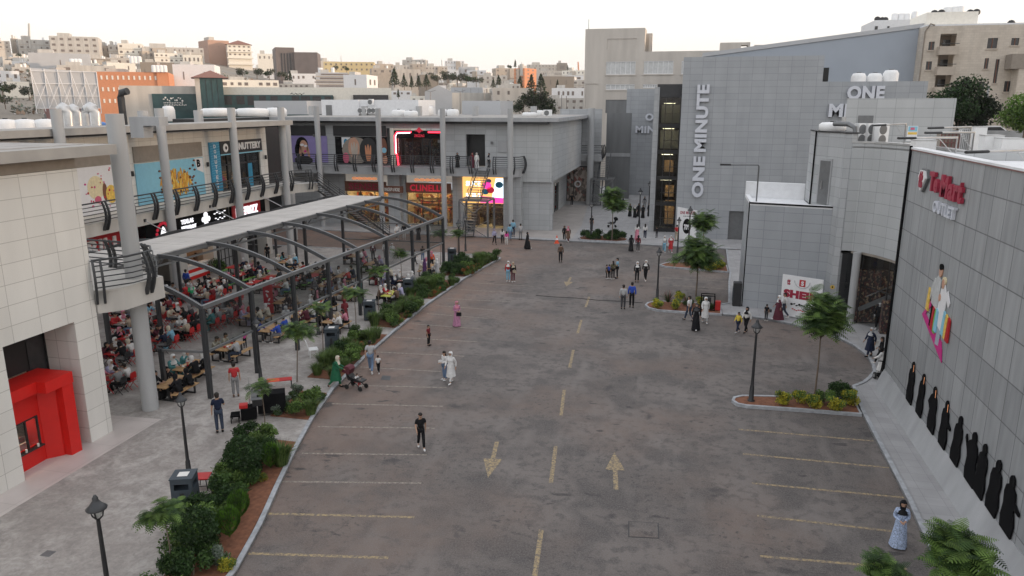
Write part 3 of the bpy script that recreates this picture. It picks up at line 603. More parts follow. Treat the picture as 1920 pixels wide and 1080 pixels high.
def dt(mb,x):
    mb.mat('sign_glow'); lettering(mb,'TEXLAS',(x,a3[1],4.85),Y_,Z_,1.5,.35,.01,.05,.03); lettering(mb,'RESTAURANT',(x,a3[1],4.4),Y_,Z_,1.8,.3,.01,.05,.03)
    O=(x,a3[1]+2.8,4.35)
    for cx,cy in ((.0,.5),(.6,.5),(.3,.85),(.3,.15),(.3,.5)): mb.ell(O,Y_,Z_,cx,cy,.26,.22,.05,n=12,c0=.01)
    for k in range(5): mb.ell(O,Y_,Z_,1.5+.35*k,.75+.08*math.sin(k*2),.15,.05,.04,n=8,c0=.01); mb.ell(O,Y_,Z_,1.6+.3*k,.3+.06*math.cos(k*3),.13,.05,.04,n=8,c0=.01)
sgn(48.3,a3[1]+5.4,3.9,5.6,'print_black','black sign with white restaurant lettering and a white clover emblem',dt)
a4=onX(433,405,GX); b4=onX(482,390,GX)
def dr(mb,x): mb.mat('red_sign').box(x+.001,x+.06,a4[1],b4[1]+.3,4.1,5.5); mb.mat('sign_glow'); lettering(mb,'RUEFRIZZ',(x,a4[1]+.5,4.35),Y_,Z_,b4[1]-a4[1]-.7,.8,.062,.12,.05)
sgn(56.2,b4[1]+1.2,3.9,5.6,'print_black','black sign with a glowing red panel reading RUEFRIZZ',dr)
# lit food counter in the ground floor
fc=thing('food_counter','glowing orange food counter with red and white striped front, under the pergola roof','food stall',(-38,46,.1))
k0=onX(345,500,-38.2); k1=onX(391,500,-38.2)
yA,yB=k0[1],k1[1]
mb=MB(); mb.box(-41,-40.9,yA,yB,.9,3.5); mb.build('back_wall','kiosk_glow',fc)
mb=MB(); mb.box(-41,-38.3,yA-.12,yA,.1,3.6); mb.box(-41,-38.3,yB,yB+.12,.1,3.6); mb.box(-41,-38.3,yA,yB,3.51,3.6); mb.build('side_wall','tan_panel',fc)
mb=MB(); mb.box(-40.8,-40.5,yA+.4,yB-.4,1.0,1.5); mb.box(-40.8,-40.6,yA+.9,yB-.9,2.0,2.1); mb.build('kitchen_shelf','brown_print',fc)
mb=MB(); n=4
for i in range(n): mb.mat('red_paint' if i%2==0 else 'sign_white'); mb.box(-38.3,-38.1,yA,yB,.12+i*.28,.12+(i+1)*.28)
mb.build('striped_front',None,fc)
mb=MB(); mb.box(-38.5,-37.95,yA,yB,1.241,1.32); mb.build('counter_top','paper',fc)
mb=MB(); 
for i in range(4): mb.sphere((-38.6,yA+.6+i*.5,3.45),.07,8,6)
mb.build('bulb','warm_lamp',fc)
# dark glazed shopfronts further on (white grids)
gs=thing('shop_front','black gridded shopfront between the pale ground floor piers','shop front',(-38.3,52,.1))
mb=MB()
for y in [54.6+.55*i for i in range(6)]: mb.box(-38.4,-38.34,y-.03,y+.03,.1,3.4)
for z in (.9,1.7,2.5,3.3): mb.box(-38.33,-38.3,54.5,57.6,z-.03,z+.03)
mb.build('grid_frame','charcoal',gs)
mb=MB(); mb.box(-38.6,-38.5,54.5,57.6,.1,3.5); mb.build('white_backdrop','concrete_grey',gs)
# ================================================================ back wing
bw=thing('shopping_wing','grey two storey shopping wing facing the lot, with an overhanging clad box at its end','building',(-30,82,0))
BY=79.1; BZ=6.15
hol=[]
mb=MB(); wall(mb,(-50,81.2,0),X_,35.8,12.0,[(16.6,23.3,7.05,11.2),(26.1,28.3,7.05,10.6)],.4,z0=BZ+.2); mb.build('upper_wall','clad_grey',bw)
mb=MB(); mb.box(-24.3,-21.6,82.4,82.5,7.05,10.7); mb.box(-24.3,-24.0,81.61,82.4,7.05,10.7); mb.build('doorway_recess','charcoal',bw)
# box
mb=MB(); mb.prism([(-18.6,81.15),(-14.2,81.15),(-14.2,105),(-18.6,105)],5.5,12.0); mb.build('clad_box','clad_light',bw)
mb=MB(); mb.prism([(-50,79.7),(-23.3,79.7),(-22.9,80.3),(-20.4,80.3),(-13.4,80.3),(-13.4,110),(-50,110)],12.0,12.4); mb.build('roof_slab','concrete_grey',bw)
mb=MB(); mb.box(-49.5,-14.0,80.9,109.6,12.401,12.42); mb.build('roof_surface','roof_gravel',bw)
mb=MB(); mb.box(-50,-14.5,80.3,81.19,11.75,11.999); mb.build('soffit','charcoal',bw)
mb=MB(); mb.prism([(-50,BY),(-18.2,BY),(-17.5,BY+.5),(-17.3,81.19),(-50,81.19)],BZ,7.0); mb.build('balcony_slab','concrete_grey',bw)
railing('balcony_railing','long dark railing with curved fins before the upper shop windows of the grey wing',[(-50,BY),(-22.6,BY)],7.0,step=2.35)
railing('balcony_railing','short curved railing turning the corner beside the overhanging clad box',[(-20.2,BY),(-18.2,BY),(-17.5,BY+.5),(-17.3,80.9)],7.0,step=2.0)
for x in (-33.15,-25.75,-18.25): column(bw,x,78.7,13.4,.3)
column(bw,-40.5,78.7,13.6,.3)
for x in (-48,-40.6,-33.2,-25.8,-18.4):
    column(bw,x,92,13.6,.4,z0=12.4)
# poster bays
mb=MB()
for x0,x1 in ((-45.6,-41.0),(-39.3,-35.6)): pass
def bpx(u): return onY(u,280,81.15)[0]
mb=MB(); 
for u0,u1 in ((547,612),(627,725)): mb.box(bpx(u0),bpx(u1),81.08,81.19,10.3,11.45)
mb.build('shutter_band','charcoal',bw)
# ground floor
mb=MB(); wall(mb,(-50,81.5,0),X_,35.9,BZ,[(bpx(640)+50,bpx(722)+50,-1,5.95),(bpx(756)+50,bpx(845)+50,-1,5.95),(bpx(868)+50,bpx(955)+50,-1,5.95)],.4); mb.build('ground_wall','clad_grey',bw)
mb=MB(); mb.box(bpx(728),bpx(750),80.6,81.49,0,BZ-.001); mb.build('pier','clad_grey',bw)
mb=MB(); mb.box(-19.4,-17.4,80.2,81.49,0,BZ-.001); mb.build('pier','clad_grey',bw)
# shops: lit rooms behind glass
def shop(name,label,x0,x1,y,depth,z1,goodsm,lamp='warm_lamp',seed=1,sh=4.3,dirx=True):
    r=thing(name,label,'shop front',((x0+x1)/2,y,0)); rr=random.Random(seed)
    mb=MB(); mb.box(x0,x1,y+depth,y+depth+.1,.1,z1); mb.box(x0-.1,x0,y,y+depth,.1,z1); mb.box(x1,x1+.1,y,y+depth,.1,z1); mb.box(x0,x1,y,y+depth,z1,z1+.1); mb.box(x0,x1,y,y+depth,.1,.14); mb.build('room','print_cream',r)
    mb=MB(); q=x0+.3
    while q<x1-.8:
        w_=rr.uniform(.7,1.6); hh=rr.uniform(1.2,2.6); yy=y+rr.uniform(.5,depth-.8); mb.box(q,min(q+w_,x1-.1),yy,yy+.4,.14,.14+hh); q+=w_+rr.uniform(.2,.6)
    for z in (.9,1.6,2.3,3.0): mb.box(x0+.1,x1-.1,y+depth-.45,y+depth-.02,z,z+.42)
    mb.build('shelves',goodsm,r)
    mb=MB()
    for i in range(int((x1-x0)/1.6)): mb.box(x0+.5+i*1.6,x0+1.2+i*1.6,y+.8,y+1.0,z1-.1,z1-.05); mb.box(x0+.5+i*1.6,x0+1.2+i*1.6,y+depth-1.2,y+depth-1.0,z1-.1,z1-.05)
    mb.build('ceiling_lamp',lamp,r)
    mb=MB(); n=max(2,int((x1-x0)/1.8))
    for i in range(n+1): xx=x0+(x1-x0)*i/n; mb.box(xx-.04,xx+.04,y-.02,y+.05,.1,sh)
    mb.box(x0,x1,y-.021,y+.051,2.9,2.98); mb.build('frame','charcoal',r)
    mb=MB(); mb.box(x0,x1,y+.01,y+.02,.1,sh); mb.build('glazing','shop_glass',r)
    return r
s1=shop('shop_front','lit makeup shop window with warm shelves left of the grey pier',bpx(640),bpx(722),81.9,3.2,3.9,'goods_warm',seed=2)
s2=shop('shop_front','lit shop window full of warm goods right of the grey pier',bpx(756),bpx(845),81.9,3.2,3.9,'goods_warm',seed=3)
s3=shop('shop_front','dark shop entrance under the glowing yellow screen beside the stairs',bpx(868),bpx(955),81.9,3.2,2.9,'goods_mixed',seed=4,sh=3)
def signA(x0,x1,glow,label,txt,th):
    mb=MB(); mb.mat('brown_print').box(x0,x1,81.3,81.45,3.95,5.1); mb.mat(glow); lettering(mb,txt,(x0+.5,81.3,4.15),X_,Z_,x1-x0-1,.75,.01,.08,.02)
    for i in range(5): mb.mat('amber_glow').ell((x0,81.3,5.35),X_,Z_,(x1-x0)*(.25+.12*i),.1,.35,.18,.05,n=9,c0=.01)
    solo_sign(mb,'shop_sign',label)
signA(bpx(642),bpx(720),'mart_red','dark red lettered fascia over the makeup shop window','SENSES',0)
signA(bpx(758),bpx(843),'red_letter_glow','glowing red lettered fascia over the goods window','CLINELLO',0)
mb=MB(); mb.mat('brown_print').box(bpx(722),bpx(757),80.4,80.59,4.0,4.75); mb.mat('paper'); lettering(mb,'MAKEUP & MORE',(bpx(723),80.4,4.15),X_,Z_,bpx(756)-bpx(723)-.3,.42,.01,.05,.02)
solo_sign(mb,'shop_sign','dark sign reading MAKEUP & MORE on the grey pier')
mb=MB(); x0,x1=bpx(866),bpx(897); mb.mat('screen_yellow').box(x0,x1,81.2,81.45,3.0,5.9); mb.mat('screen_white'); lettering(mb,'SLICE',(x0+.4,81.2,4.9),X_,Z_,1.7,.55,.01,.04,.03); lettering(mb,'BURG',(x0+.4,81.2,3.5),X_,Z_,1.7,.6,.01,.04,.03)
solo_sign(mb,'light_box','glowing yellow light box with pale lettering behind the stairs')
mb=MB(); x0,x1=bpx(898),bpx(953); mb.mat('screen_yellow').box(x0,x1,81.2,81.45,3.0,5.9); O=(x0,81.2,3.0)
mb.mat('screen_white').eprism(O,X_,Z_,[(1.4,.4),(4.2,.4),(4.2,2.8),(1.9,2.8)],.01,.03); mb.mat('screen_pink').eprism(O,X_,Z_,[(0.1,.05),(4.1,.05),(4.1,.55),(.1,.8)],.031,.05)
for cx,cy,r_,m in ((.9,2.0,.5,'screen_pink'),(1.3,1.5,.45,'red_letter_glow'),(.7,1.3,.4,'deep_blue'),(2.3,2.1,.45,'deep_blue'),(1.1,2.5,.3,'purple_print')): mb.mat(m).ell(O,X_,Z_,cx,cy,r_,r_*.8,.06,n=14,c0=.031)
solo_sign(mb,'light_box','colourful lit screen in white, pink and yellow right of the stairs')
# upper posters: woman with glasses on purple; faces hidden by hands; red neon shop
def bO(u,v,y=81.05): return onY(u,v,y)
mb=MB(); a=bO(548,304); b=bO(612,255); W_=b[0]-a[0]; H_=b[2]-a[2]; O=(a[0],81.18,a[2]); mb.mat('purple_print').eprism(O,X_,Z_,[(0,0),(W_,0),(W_,H_),(0,H_)],0,.06)
for cx,cy,rx,ry,rot,m in ((.30,.66,.17,.30,0.1,'print_black'),(.22,.42,.13,.34,.3,'print_black'),(.35,.58,.115,.26,.3,'skin_print'),(.30,.66,.055,.05,.3,'print_white'),(.40,.62,.05,.045,.3,'print_white'),(.38,.42,.035,.04,0,'magenta'),(.24,.36,.035,.26,-.3,'skin_print'),(.47,.36,.035,.26,.4,'skin_print'),(.32,.08,.26,.17,0,'charcoal')):
    mb.mat(m).ell(O,X_,Z_,cx*W_,cy*H_,rx*W_,ry*H_,.065+.004*mb.mats.index(m),rot=rot*.3,n=16,c0=.061)
solo_sign(mb,'wall_poster','purple poster of a dark haired woman holding glasses to her face','poster')
mb=MB(); a=bO(630,307); b=bO(725,257); W_=b[0]-a[0]; H_=b[2]-a[2]; O=(a[0],81.18,a[2]); mb.mat('print_black').eprism(O,X_,Z_,[(0,0),(W_,0),(W_,H_),(0,H_)],0,.06)
mb.mat('print_white').eprism(O,X_,Z_,[(.13*W_,.6*H_),(.3*W_,.6*H_),(.3*W_,H_*.98),(.13*W_,H_*.98)],.061,.065)
mb.mat('deep_blue').ell(O,X_,Z_,.21*W_,.8*H_,.04*W_,.12*H_,.075,c0=.066)
for cx,cy,rx,ry,rot,m in ((.40,.5,.27,.49,0,'tan_panel'),(.36,.60,.11,.38,0,'skin_print'),(.2,.22,.06,.2,0,'print_pink'),(.33,.48,.022,.3,.1,'apartment_stone'),(.37,.50,.022,.32,0,'apartment_stone'),(.41,.48,.022,.3,-.1,'apartment_stone'),(.64,.50,.17,.48,0,'charcoal'),(.64,.66,.085,.24,0,'skin_print'),(.60,.40,.02,.3,.1,'orange_stone'),(.635,.42,.02,.32,0,'orange_stone'),(.67,.40,.02,.3,-.1,'orange_stone'),(.93,.62,.065,.34,0,'brown_print'),(.94,.52,.045,.1,0,'sky_blue_print'),(.95,.18,.045,.17,0,'skin_print')):
    mb.mat(m).ell(O,X_,Z_,cx*W_,cy*H_,rx*W_,ry*H_,.066+.003*(mb.mats.index(m)+1),rot=rot,n=16,c0=.0655)
solo_sign(mb,'wall_poster','wide poster of three faces covered by hands on black','poster')
ns=thing('neon_shop','upper floor shop with a glowing red neon frame and red emblem','shop front',(-30.5,81,7)); 
a=bO(741,309,81.1); b=bO(829,245,81.1); x0,x1,z0,z1=a[0],b[0],7.05,b[2]
mb=MB(); mb.box(x0,x1,81.05,81.15,10.1,z1); mb.build('black_header','print_black',ns)
mb=MB(); mb.tube([(x1-1.6,80.98,10.8),(x1-.1,80.98,10.8)],.09,8); mb.build('neon_tube','neon_red',ns); mb=MB(); mb.tube([(x0+.45,80.98,7.1),(x0+.35,80.98,8.2),(x0+.12,80.98,8.5),(x0+.12,80.98,10.4),(x0+.35,80.98,10.75),(x0+2.1,80.98,10.8)],.09,8); mb.build('neon_tube','neon_red',ns)
mb=MB(); mb.tube([(x0+.25,80.9,8.4),(x0+.25,80.9,10.3),(x0+.45,80.9,10.65),(x0+2.0,80.9,10.7)],.035,6); mb.build('neon_core','neon_white',ns)
mb=MB(); O=(x0+(x1-x0)*.53,81.04,10.55); mb.eprism(O,X_,Z_,[(0,.1),(.35,.45),(0,.8),(-.35,.45)],.0,.06); mb.eprism(O,X_,Z_,[(-.5,.35),(.5,.35),(.4,.5),(-.4,.5)],.061,.1); lettering(mb,'ZIGZAG',(O[0]-.6,81.04,10.25),X_,Z_,1.2,.3,.0,.06,.03); mb.build('emblem','red_letter_glow',ns)
mb=MB(); 
for x in (x0+.7,x0+2.1,x0+3.3,x0+4.2,x0+5.3,x1-.1): mb.box(x-.04,x+.04,81.3,81.38,7.05,10.1)
mb.build('frame','charcoal',ns)
mb=MB(); mb.box(x0,x1,81.33,81.34,7.05,10.1); mb.build('glazing','shop_glass',ns)
mb=MB(); mb.box(x0,x1,84.2,84.3,7.05,10.6); mb.box(x0,x1,81.6,84.2,10.61,10.7); mb.box(x0-.1,x0,81.6,84.2,7.05,10.6); mb.box(x1,x1+.1,81.6,84.2,7.05,10.6); mb.box(x0,x1,81.6,84.2,7.0,7.05); mb.build('room','brown_print',ns)
mb=MB(); mb.box(x0+.4,x0+2.3,83.2,83.6,7.05,9.6); mb.box(x0+2.6,x0+3.2,83.4,83.8,7.05,9.2); mb.box(x1-1.6,x1-.3,82.2,82.6,7.05,9.9); mb.build('shelves','goods_mixed',ns)
mb=MB()
for i in range(4): mb.box(x0+.6+i*1.4,x0+1.2+i*1.4,82.3,82.5,10.4,10.45)
mb.build('ceiling_lamp','neon_white',ns)
mb=MB(); O=(bO(1110-240,240)[0],81.15,9.1); mb.mat('concrete_grey').box(-20.2,-19.2,81.08,81.19,8.7,9.9); solo(mb,'wall_plate','pale square plate on the clad wall above the stair landing','plate')
for x,z,lab in ((-42.2,10.3,'left of the neon shop posters'),(-34.4,10.1,'just left of the neon shop'),(-27.0,9.8,'right of the neon shop'),(-20.9,9.7,'right of the dark doorway')):
    mb=MB(); mb.mat('grey_metal').box(x-.12,x+.12,81.0,81.19,z-.15,z+.15); solo(mb,'wall_light','small grey wall light '+lab,'wall light',group='wall lights on the grey wing')
# passage side under the box: shop wall facing the passage
mb=MB(); wall(mb,(-16.2,82,0),Y_,23,5.49,[(1.2,4.6,-1,4.2),(8.5,10.5,-1,4.0),(13.0,16.5,-1,3.9)],.3); mb.build('passage_wall','clad_light',bw)
mb=MB(); mb.box(-19,-18.8,82,105,.1,5.4); mb.build('passage_interior','dark_void',bw)
for i,(y0,y1) in enumerate(((83.2,86.6),(90.5,92.5),(95.0,98.5))):
    mb=MB(); 
    for k in range(4): yy=y0+(y1-y0)*k/3; mb.box(-16.4,-16.3,yy-.04,yy+.04,.1,4)
    mb.build('glazing_frame','charcoal',bw)
mb=MB(); mb.mat('print_cream').box(-16.15,-16.05,87.6,88.8,3.7,5.2); mb.mat('amber_glow').box(-16.04,-16.03,87.7,88.7,3.8,5.1); solo_sign(mb,'light_box','small orange lit picture high on the passage wall under the clad box')
# stair with steel frame towers
def stair(name,label,base,w_,z1,x0,x1,y0,y1):
    """steel escape stair: flight in a braced frame"""
    r=thing(name,label,'staircase',((x0+x1)/2,(y0+y1)/2,.1)); n=13
    mb=MB()
    for x in (x0,x1):
        for y in (y0,y1): mb.box(x-.09,x+.09,y-.09,y+.09,.1,z1*.56)
    for y in (y0,y1): mb.box(x0,x1,y-.08,y+.08,z1*.56,z1*.56+.18)
    for x in (x0,x1): mb.box(x-.08,x+.08,y0+.081,y1-.081,z1*.56+.001,z1*.56+.17)
    for (a,b,c,d) in ((x0,.15,x1,z1*.28),(x1,.15,x0,z1*.28),(x0,z1*.56,(x0+x1)/2,z1*.38),(x1,z1*.56,(x0+x1)/2,z1*.38)): mb.tube([(a,y0-.1,b),(c,y0-.1,d)],.05,5)
    mb.build('frame','grey_metal',r)
    mb=MB(); m_=(x0+x1)/2
    for i in range(n): z=.3+(z1*.56-.3)*i/n; y=y0+.25+(y1-y0-.5)*i/n; mb.box(x0+.25,m_-.05,y,y+.3,z,z+.05)
    for i in range(n): z=z1*.58+(z1-z1*.58)*i/n; y=y0+(y1+1.1-y0)*i/n; mb.box(m_+.0-.5,m_+.75,y,y+.26,z,z+.05)
    mb.box(x0+.1,x1-.1,y0+.1,y0+1.2,z1*.56+.19,z1*.56+.24); mb.build('treads','grey_metal',r)
    mb=MB()
    for x in (m_-.55,m_+.8):
        mb.tube([(x,y0,z1*.58),(x,y1+1.1,z1)],.07,4); mb.tube([(x,y0,z1*.58+1),(x,y1+1.1,z1+1)],.035,5)
        for i in range(5): t=i/4; mb.tube([(x,y0+(y1+1.1-y0)*t,z1*.58+(z1*.42)*t),(x,y0+(y1+1.1-y0)*t,z1*.58+z1*.42*t+1)],.03,4)
        mb.tube([(x,y0,z1*.58+.5),(x,y1+1.1,z1+.5)],.025,4)
    for x in (x0+.2,m_-.1):
        mb.tube([(x,y0+.2,.2),(x,y1-.2,z1*.56)],.07,4); mb.tube([(x,y0+.2,1.2),(x,y1-.2,z1*.56+1)],.03,4)
    mb.build('handrail','dark_metal',r)
    return r
stair('steel_staircase','grey steel staircase in a braced frame before the glowing screens',None,0,7.0,-23.0,-19.9,75.3,78.0)
stair('steel_staircase','dark steel staircase in a frame at the far end of the passage',None,0,6.6,-12.6,-9.6,103.5,106.5)
# long stair from left balcony
ls=thing('steel_staircase','long straight stair with railings descending from the warm wing balcony','staircase',(-33,69,.1))
p0=Vector((-35.0,66.2,LZ1)); p1=Vector((-31.0,73.8,.3)); n=24; t=(p1-p0); s=Vector((t.y,-t.x,0)).normalized()
mb=MB()
for i in range(n):
    p=p0+t*i/n; mb.obox(p,s,(t.x,t.y,0),-.9,.9,0,.32,-.03,.03)
mb.build('treads','grey_metal',ls)
for k in (-1,1):
    mb=MB(); 
    for h in (0,.35,.6,.85,1.05): mb.tube([p0+s*k+Vector((0,0,h)),p1+s*k+Vector((0,0,h))],.03 if h else .09,5)
    for i in range(8): p=p0+t*i/7+s*k; mb.tube([p,p+Vector((0,0,1.05))],.035,4)
    mb.build('handrail','dark_metal',ls)
# link between the wings, in shade
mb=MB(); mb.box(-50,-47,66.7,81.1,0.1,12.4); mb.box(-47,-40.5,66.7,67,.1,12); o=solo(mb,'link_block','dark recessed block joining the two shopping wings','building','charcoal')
mb=MB(); mb.cyl(-39.5,70,0.1,12,.45,n=16); solo(mb,'round_column','round shaded column standing in the gap between the wings','column','column_paint')
# ---------------------------------------------------------------- passage end
pe=thing('passage_building','grey building with pillar and upper balcony closing the passage','building',(-14,112,0))
e0=onX(1063,380,-14.2)
a=onY(1063,230,108); b=onY(1128,230,108)
mb=MB(); wall(mb,(a[0]-1,108,0),X_,b[0]-a[0]+1,13.2,[(.8,3.2,7.2,11.8),(1.0,4.3,-1,5.2)],.4); mb.build('wall','clad_grey',pe)
mb=MB(); mb.box(a[0]-1,b[0]+.4,105.2,107.99,6.1,6.95); mb.build('balcony_slab','concrete_grey',pe)
mb=MB(); mb.box(a[0]-1,b[0]-2.2,106,112,12.0,12.45); mb.build('roof_slab','concrete_grey',pe)
mb=MB(); mb.box(a[0]-1,a[0]+4,110,110.2,.1,13); mb.build('interior','dark_void',pe)
c_=onY(1105,380,104.5); column(pe,c_[0],104.5,13.3,.45)
railing('balcony_railing','short curved railing on the small far balcony above the passage',[(a[0]+1.8,105.2),(b[0]-.3,105.2),(b[0]+.4,106),(b[0]+.4,107.8)],6.95,step=1.9)
mb=MB(); x0=a[0]+.1; x1=x0+3.1; mb.mat('goods_grey').box(x0,x1,108.3,108.4,.1,5.0); mb.mat('print_white').ell((x0,108.3,1),X_,Z_,1.6,1.6,.5,.5,.04,n=18,c0=.01); mb.mat('goods_grey').ell((x0,108.3,1),X_,Z_,1.6,1.6,.3,.3,.06,n=14,c0=.041)
mb.mat('charcoal')
for x in (x0,x0+1.0,x1): mb.box(x-.05,x+.05,108.2,108.29,.1,5)
solo(mb,'window_display','photo covered display window at the far end of the passage','display')
mb=MB(); mb.mat('sign_glow'); lettering(mb,'Bogo',(a[0]+.1,107.9,10.6),X_,Z_,1.8,.6,0,.06,.03); solo_sign(mb,'shop_sign','small white lit lettering over the dark upper opening of the passage end')
mb=MB(); xe=onY(1184,230,113)[0]; mb.mat('corrugated').box(b[0]+.2,xe,113,113.4,0.1,12.6); mb.mat('concrete_grey').box(b[0]+.2,xe,112.9,113.0,6.3,6.8); solo(mb,'stained_wall','dark stained concrete wall beside the passage end','wall')

attach(sf,wing); attach(gs,wing)
for q in (s1,s2,s3,ns): attach(q,bw)
# ================================================================ right side
# ---- mart wall
tm=thing('mart_building','long dark stone clad mart wall with a pale sloping plinth, running beside the right pavement','building',(14,26,0))
mb=MB(); wall(mb,(10.2,38.3,0),(0,-1,0),30,11.75,[],.35,z0=1.05); mb.build('clad_wall','clad_dark',tm)
mb=MB(); mb.box(10.551,26,38.0,38.3,.1,11.7); mb.build('end_wall','clad_light',tm)
mb=MB(); mb.box(10.10,10.2,38.301,38.42,.9,11.95); mb.build('corner_trim','black_cloth',tm)
mb=MB(); mb.add([(9.84,38.35,PZ),(9.84,8,PZ),(10.3,8,PZ),(10.3,38.35,PZ),(10.17,38.35,1.05),(10.17,8,1.05),(10.3,8,1.05),(10.3,38.35,1.05)],[(0,1,5,4),(4,5,6,7),(1,2,6,5),(3,0,4,7),(2,3,7,6),(0,3,2,1)]); mb.build('plinth','concrete_grey',tm)
mb=MB(); mb.box(10.551,26,8,37.99,11.2,11.35); mb.build('roof','white_render',tm)
mb=MB(); mb.box(10.14,10.6,8,38.42,11.80,11.88); mb.build('coping','white_render',tm)
mb=MB(); mb.box(10.15,10.59,8,38.41,11.751,11.799); mb.build('coping_line','maroon_stone',tm)
XF=10.18
rnd=random.Random(5)
sil=[(33.9,0,.36),(32.45,1,.33),(30.8,2,.36),(29.4,3,.34),(28.0,4,.36),(26.45,5,.4),(25.6,6,.35),(24.5,7,.38),(23.3,8,.38)]
words=['first','second','third','fourth','fifth','sixth','seventh','eighth','ninth']
sdesc=['slim veiled','slim robed','veiled with elbow out','walking with a hand forward','leaning','broad with a raised hand','tall shoulder to shoulder','heavy robed','robed with an object held out']
for y,i,hw in sil:
    H=1.86; mb=MB(); mb.mat('print_black'); k=hw/.27; sk=.05*math.sin(i*2.1)
    poly=[(-.30*k,0),(-.34*k,.35),(-.27*k,.8),(-.30*k,1.15),(-.24*k,1.42),(-.11*k,1.52),(-.13*k,1.66),(-.08*k,1.8),(0,1.86),(.09*k,1.79),(.12*k,1.64),(.10*k,1.5),(.22*k,1.4),(.28*k,1.1),(.24*k,.8),(.33*k,.4),(.26*k,-.04)]
    if i in(2,): poly[3]=(-.46*k,1.05)
    if i in(3,8): poly[13:14]=[(.26*k,1.12),(.50*k,.98),(.50*k,.88),(.26*k,.92)]
    if i==5: poly[3:4]=[(-.33*k,1.0),(-.50*k,1.35),(-.46*k,1.5),(-.38*k,1.2)]
    mb.eprism((XF,y,1.08),(0,-1,0),Z_,[(a+sk*b,b) for a,b in poly],.0,.05)
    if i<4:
        mb.mat('amber_glow').eprism((XF,y,1.08),(0,-1,0),Z_,[(.14*k+sk*1.5,1.45),(.15*k+sk*1.5,1.45),(.135*k+sk*1.8,1.74),(.12*k+sk*1.8,1.76)],.051,.06)  # reflected warm glint, no lamp: painted as a glowing sliver by the head
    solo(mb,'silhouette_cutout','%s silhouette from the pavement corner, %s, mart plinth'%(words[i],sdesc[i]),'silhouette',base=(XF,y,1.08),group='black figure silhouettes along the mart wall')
# mart lettering
RY=(0,-1,0)
mb=MB(); mb.mat('mart_red')
def tl(txt,y0,y1,z0,z1,m,d0,d1,b): mb.mat(m); lettering(mb,txt,(10.2,y0,z0),RY,Z_,y0-y1,z1-z0,d0,d1,b)
tl('Te',34.75,33.6,10.28,11.08,'mart_red',.04,.16,.04); tl('Mart',33.25,30.75,10.18,11.08,'mart_red',.04,.16,.04)
solo(mb,'wall_lettering','dark red raised letters reading Te.Mart on the dark wall','lettering')
mb=MB(); tl('OUTLET',33.85,31.3,9.5,9.98,'letter_metal',.02,.16,.02); solo(mb,'wall_lettering','smaller pale letters reading OUTLET under the red letters','lettering')
mb=MB(); O=(10.2,36.3,10.1); hexa=[(.0,.65),(.25,1.0),(.95,1.0),(1.2,.65),(.62,0),(.5,0)]
mb.mat('grey_metal'); mb.eprism(O,RY,Z_,hexa,.02,.12); mb.mat('print_white'); mb.eprism(O,RY,Z_,[(.1+ .85*x/1.0,.08+.85*y) for x,y in hexa],.121,.2)
mb.mat('mart_red'); lettering(mb,'tt',(10.2,35.95,10.3),RY,Z_,.5,.7,.201,.24,.06)
solo(mb,'wall_emblem','hexagonal emblem with two red letters beside the red wall lettering','emblem')
# shopping couple graphic
mb=MB(); O=(10.19,33.75,4.0)
def gp(m,poly,c): mb.mat(m).eprism(O,RY,Z_,poly,0.002*c,.02+.006*c)
gp('magenta',[(0,1.15),(.95,2.0),(1.0,1.75),(.35,1.2),(2.75,.75),(3.05,0)],1) ; 
gp('magenta',[(0,1.15),(.4,1.3),(2.9,.5),(3.05,0)],2)
gp('print_black',[(1.0,.95),(1.55,.8),(1.75,1.9),(1.05,2.0)],2)
gp('window_pale',[(.95,1.9),(1.75,1.75),(1.8,3.0),(1.45,3.15),(1.0,2.85)],3); gp('window_pale',[(.55,2.0),(.8,2.0),(1.2,2.8),(1.05,2.95)],4)
gp('shed_blue',[(2.05,.45),(2.45,.5),(2.5,1.6),(2.1,1.6)],3); gp('print_white',[(1.75,1.3),(2.55,1.1),(2.7,2.5),(2.3,2.95),(1.95,2.7)],4); gp('print_white',[(2.6,2.5),(3.0,2.2),(3.1,2.4),(2.7,2.8)],5)
mb.mat('skin_print').ell(O,RY,Z_,1.62,3.35,.17,.24,.05,n=12); mb.mat('print_black').ell(O,RY,Z_,1.62,3.52,.19,.13,.056,n=12); mb.mat('skin_print').ell(O,RY,Z_,2.15,2.95,.15,.2,.062,n=12); mb.mat('print_cream').ell(O,RY,Z_,2.17,3.08,.18,.16,.058,n=12); mb.mat('skin_print').ell(O,RY,Z_,1.95,2.35,.12,.15,.065,n=10)
for x0,y0,m in ((1.3,.9,'red_sign'),(1.55,.85,'green_paint'),(1.75,.95,'sky_blue_print'),(2.6,1.05,'sky_blue_print'),(2.85,1.0,'print_yellow'),(3.15,.95,'red_sign'),(.45,1.5,'print_yellow')): gp(m,[(x0,y0),(x0+.32,y0-.03),(x0+.3,y0+.85),(x0+.12,y0+.95)],7+len(m)%5)
solo(mb,'wall_graphic','flat cut-out of a smiling couple with shopping bags over a pink V','wall graphic')
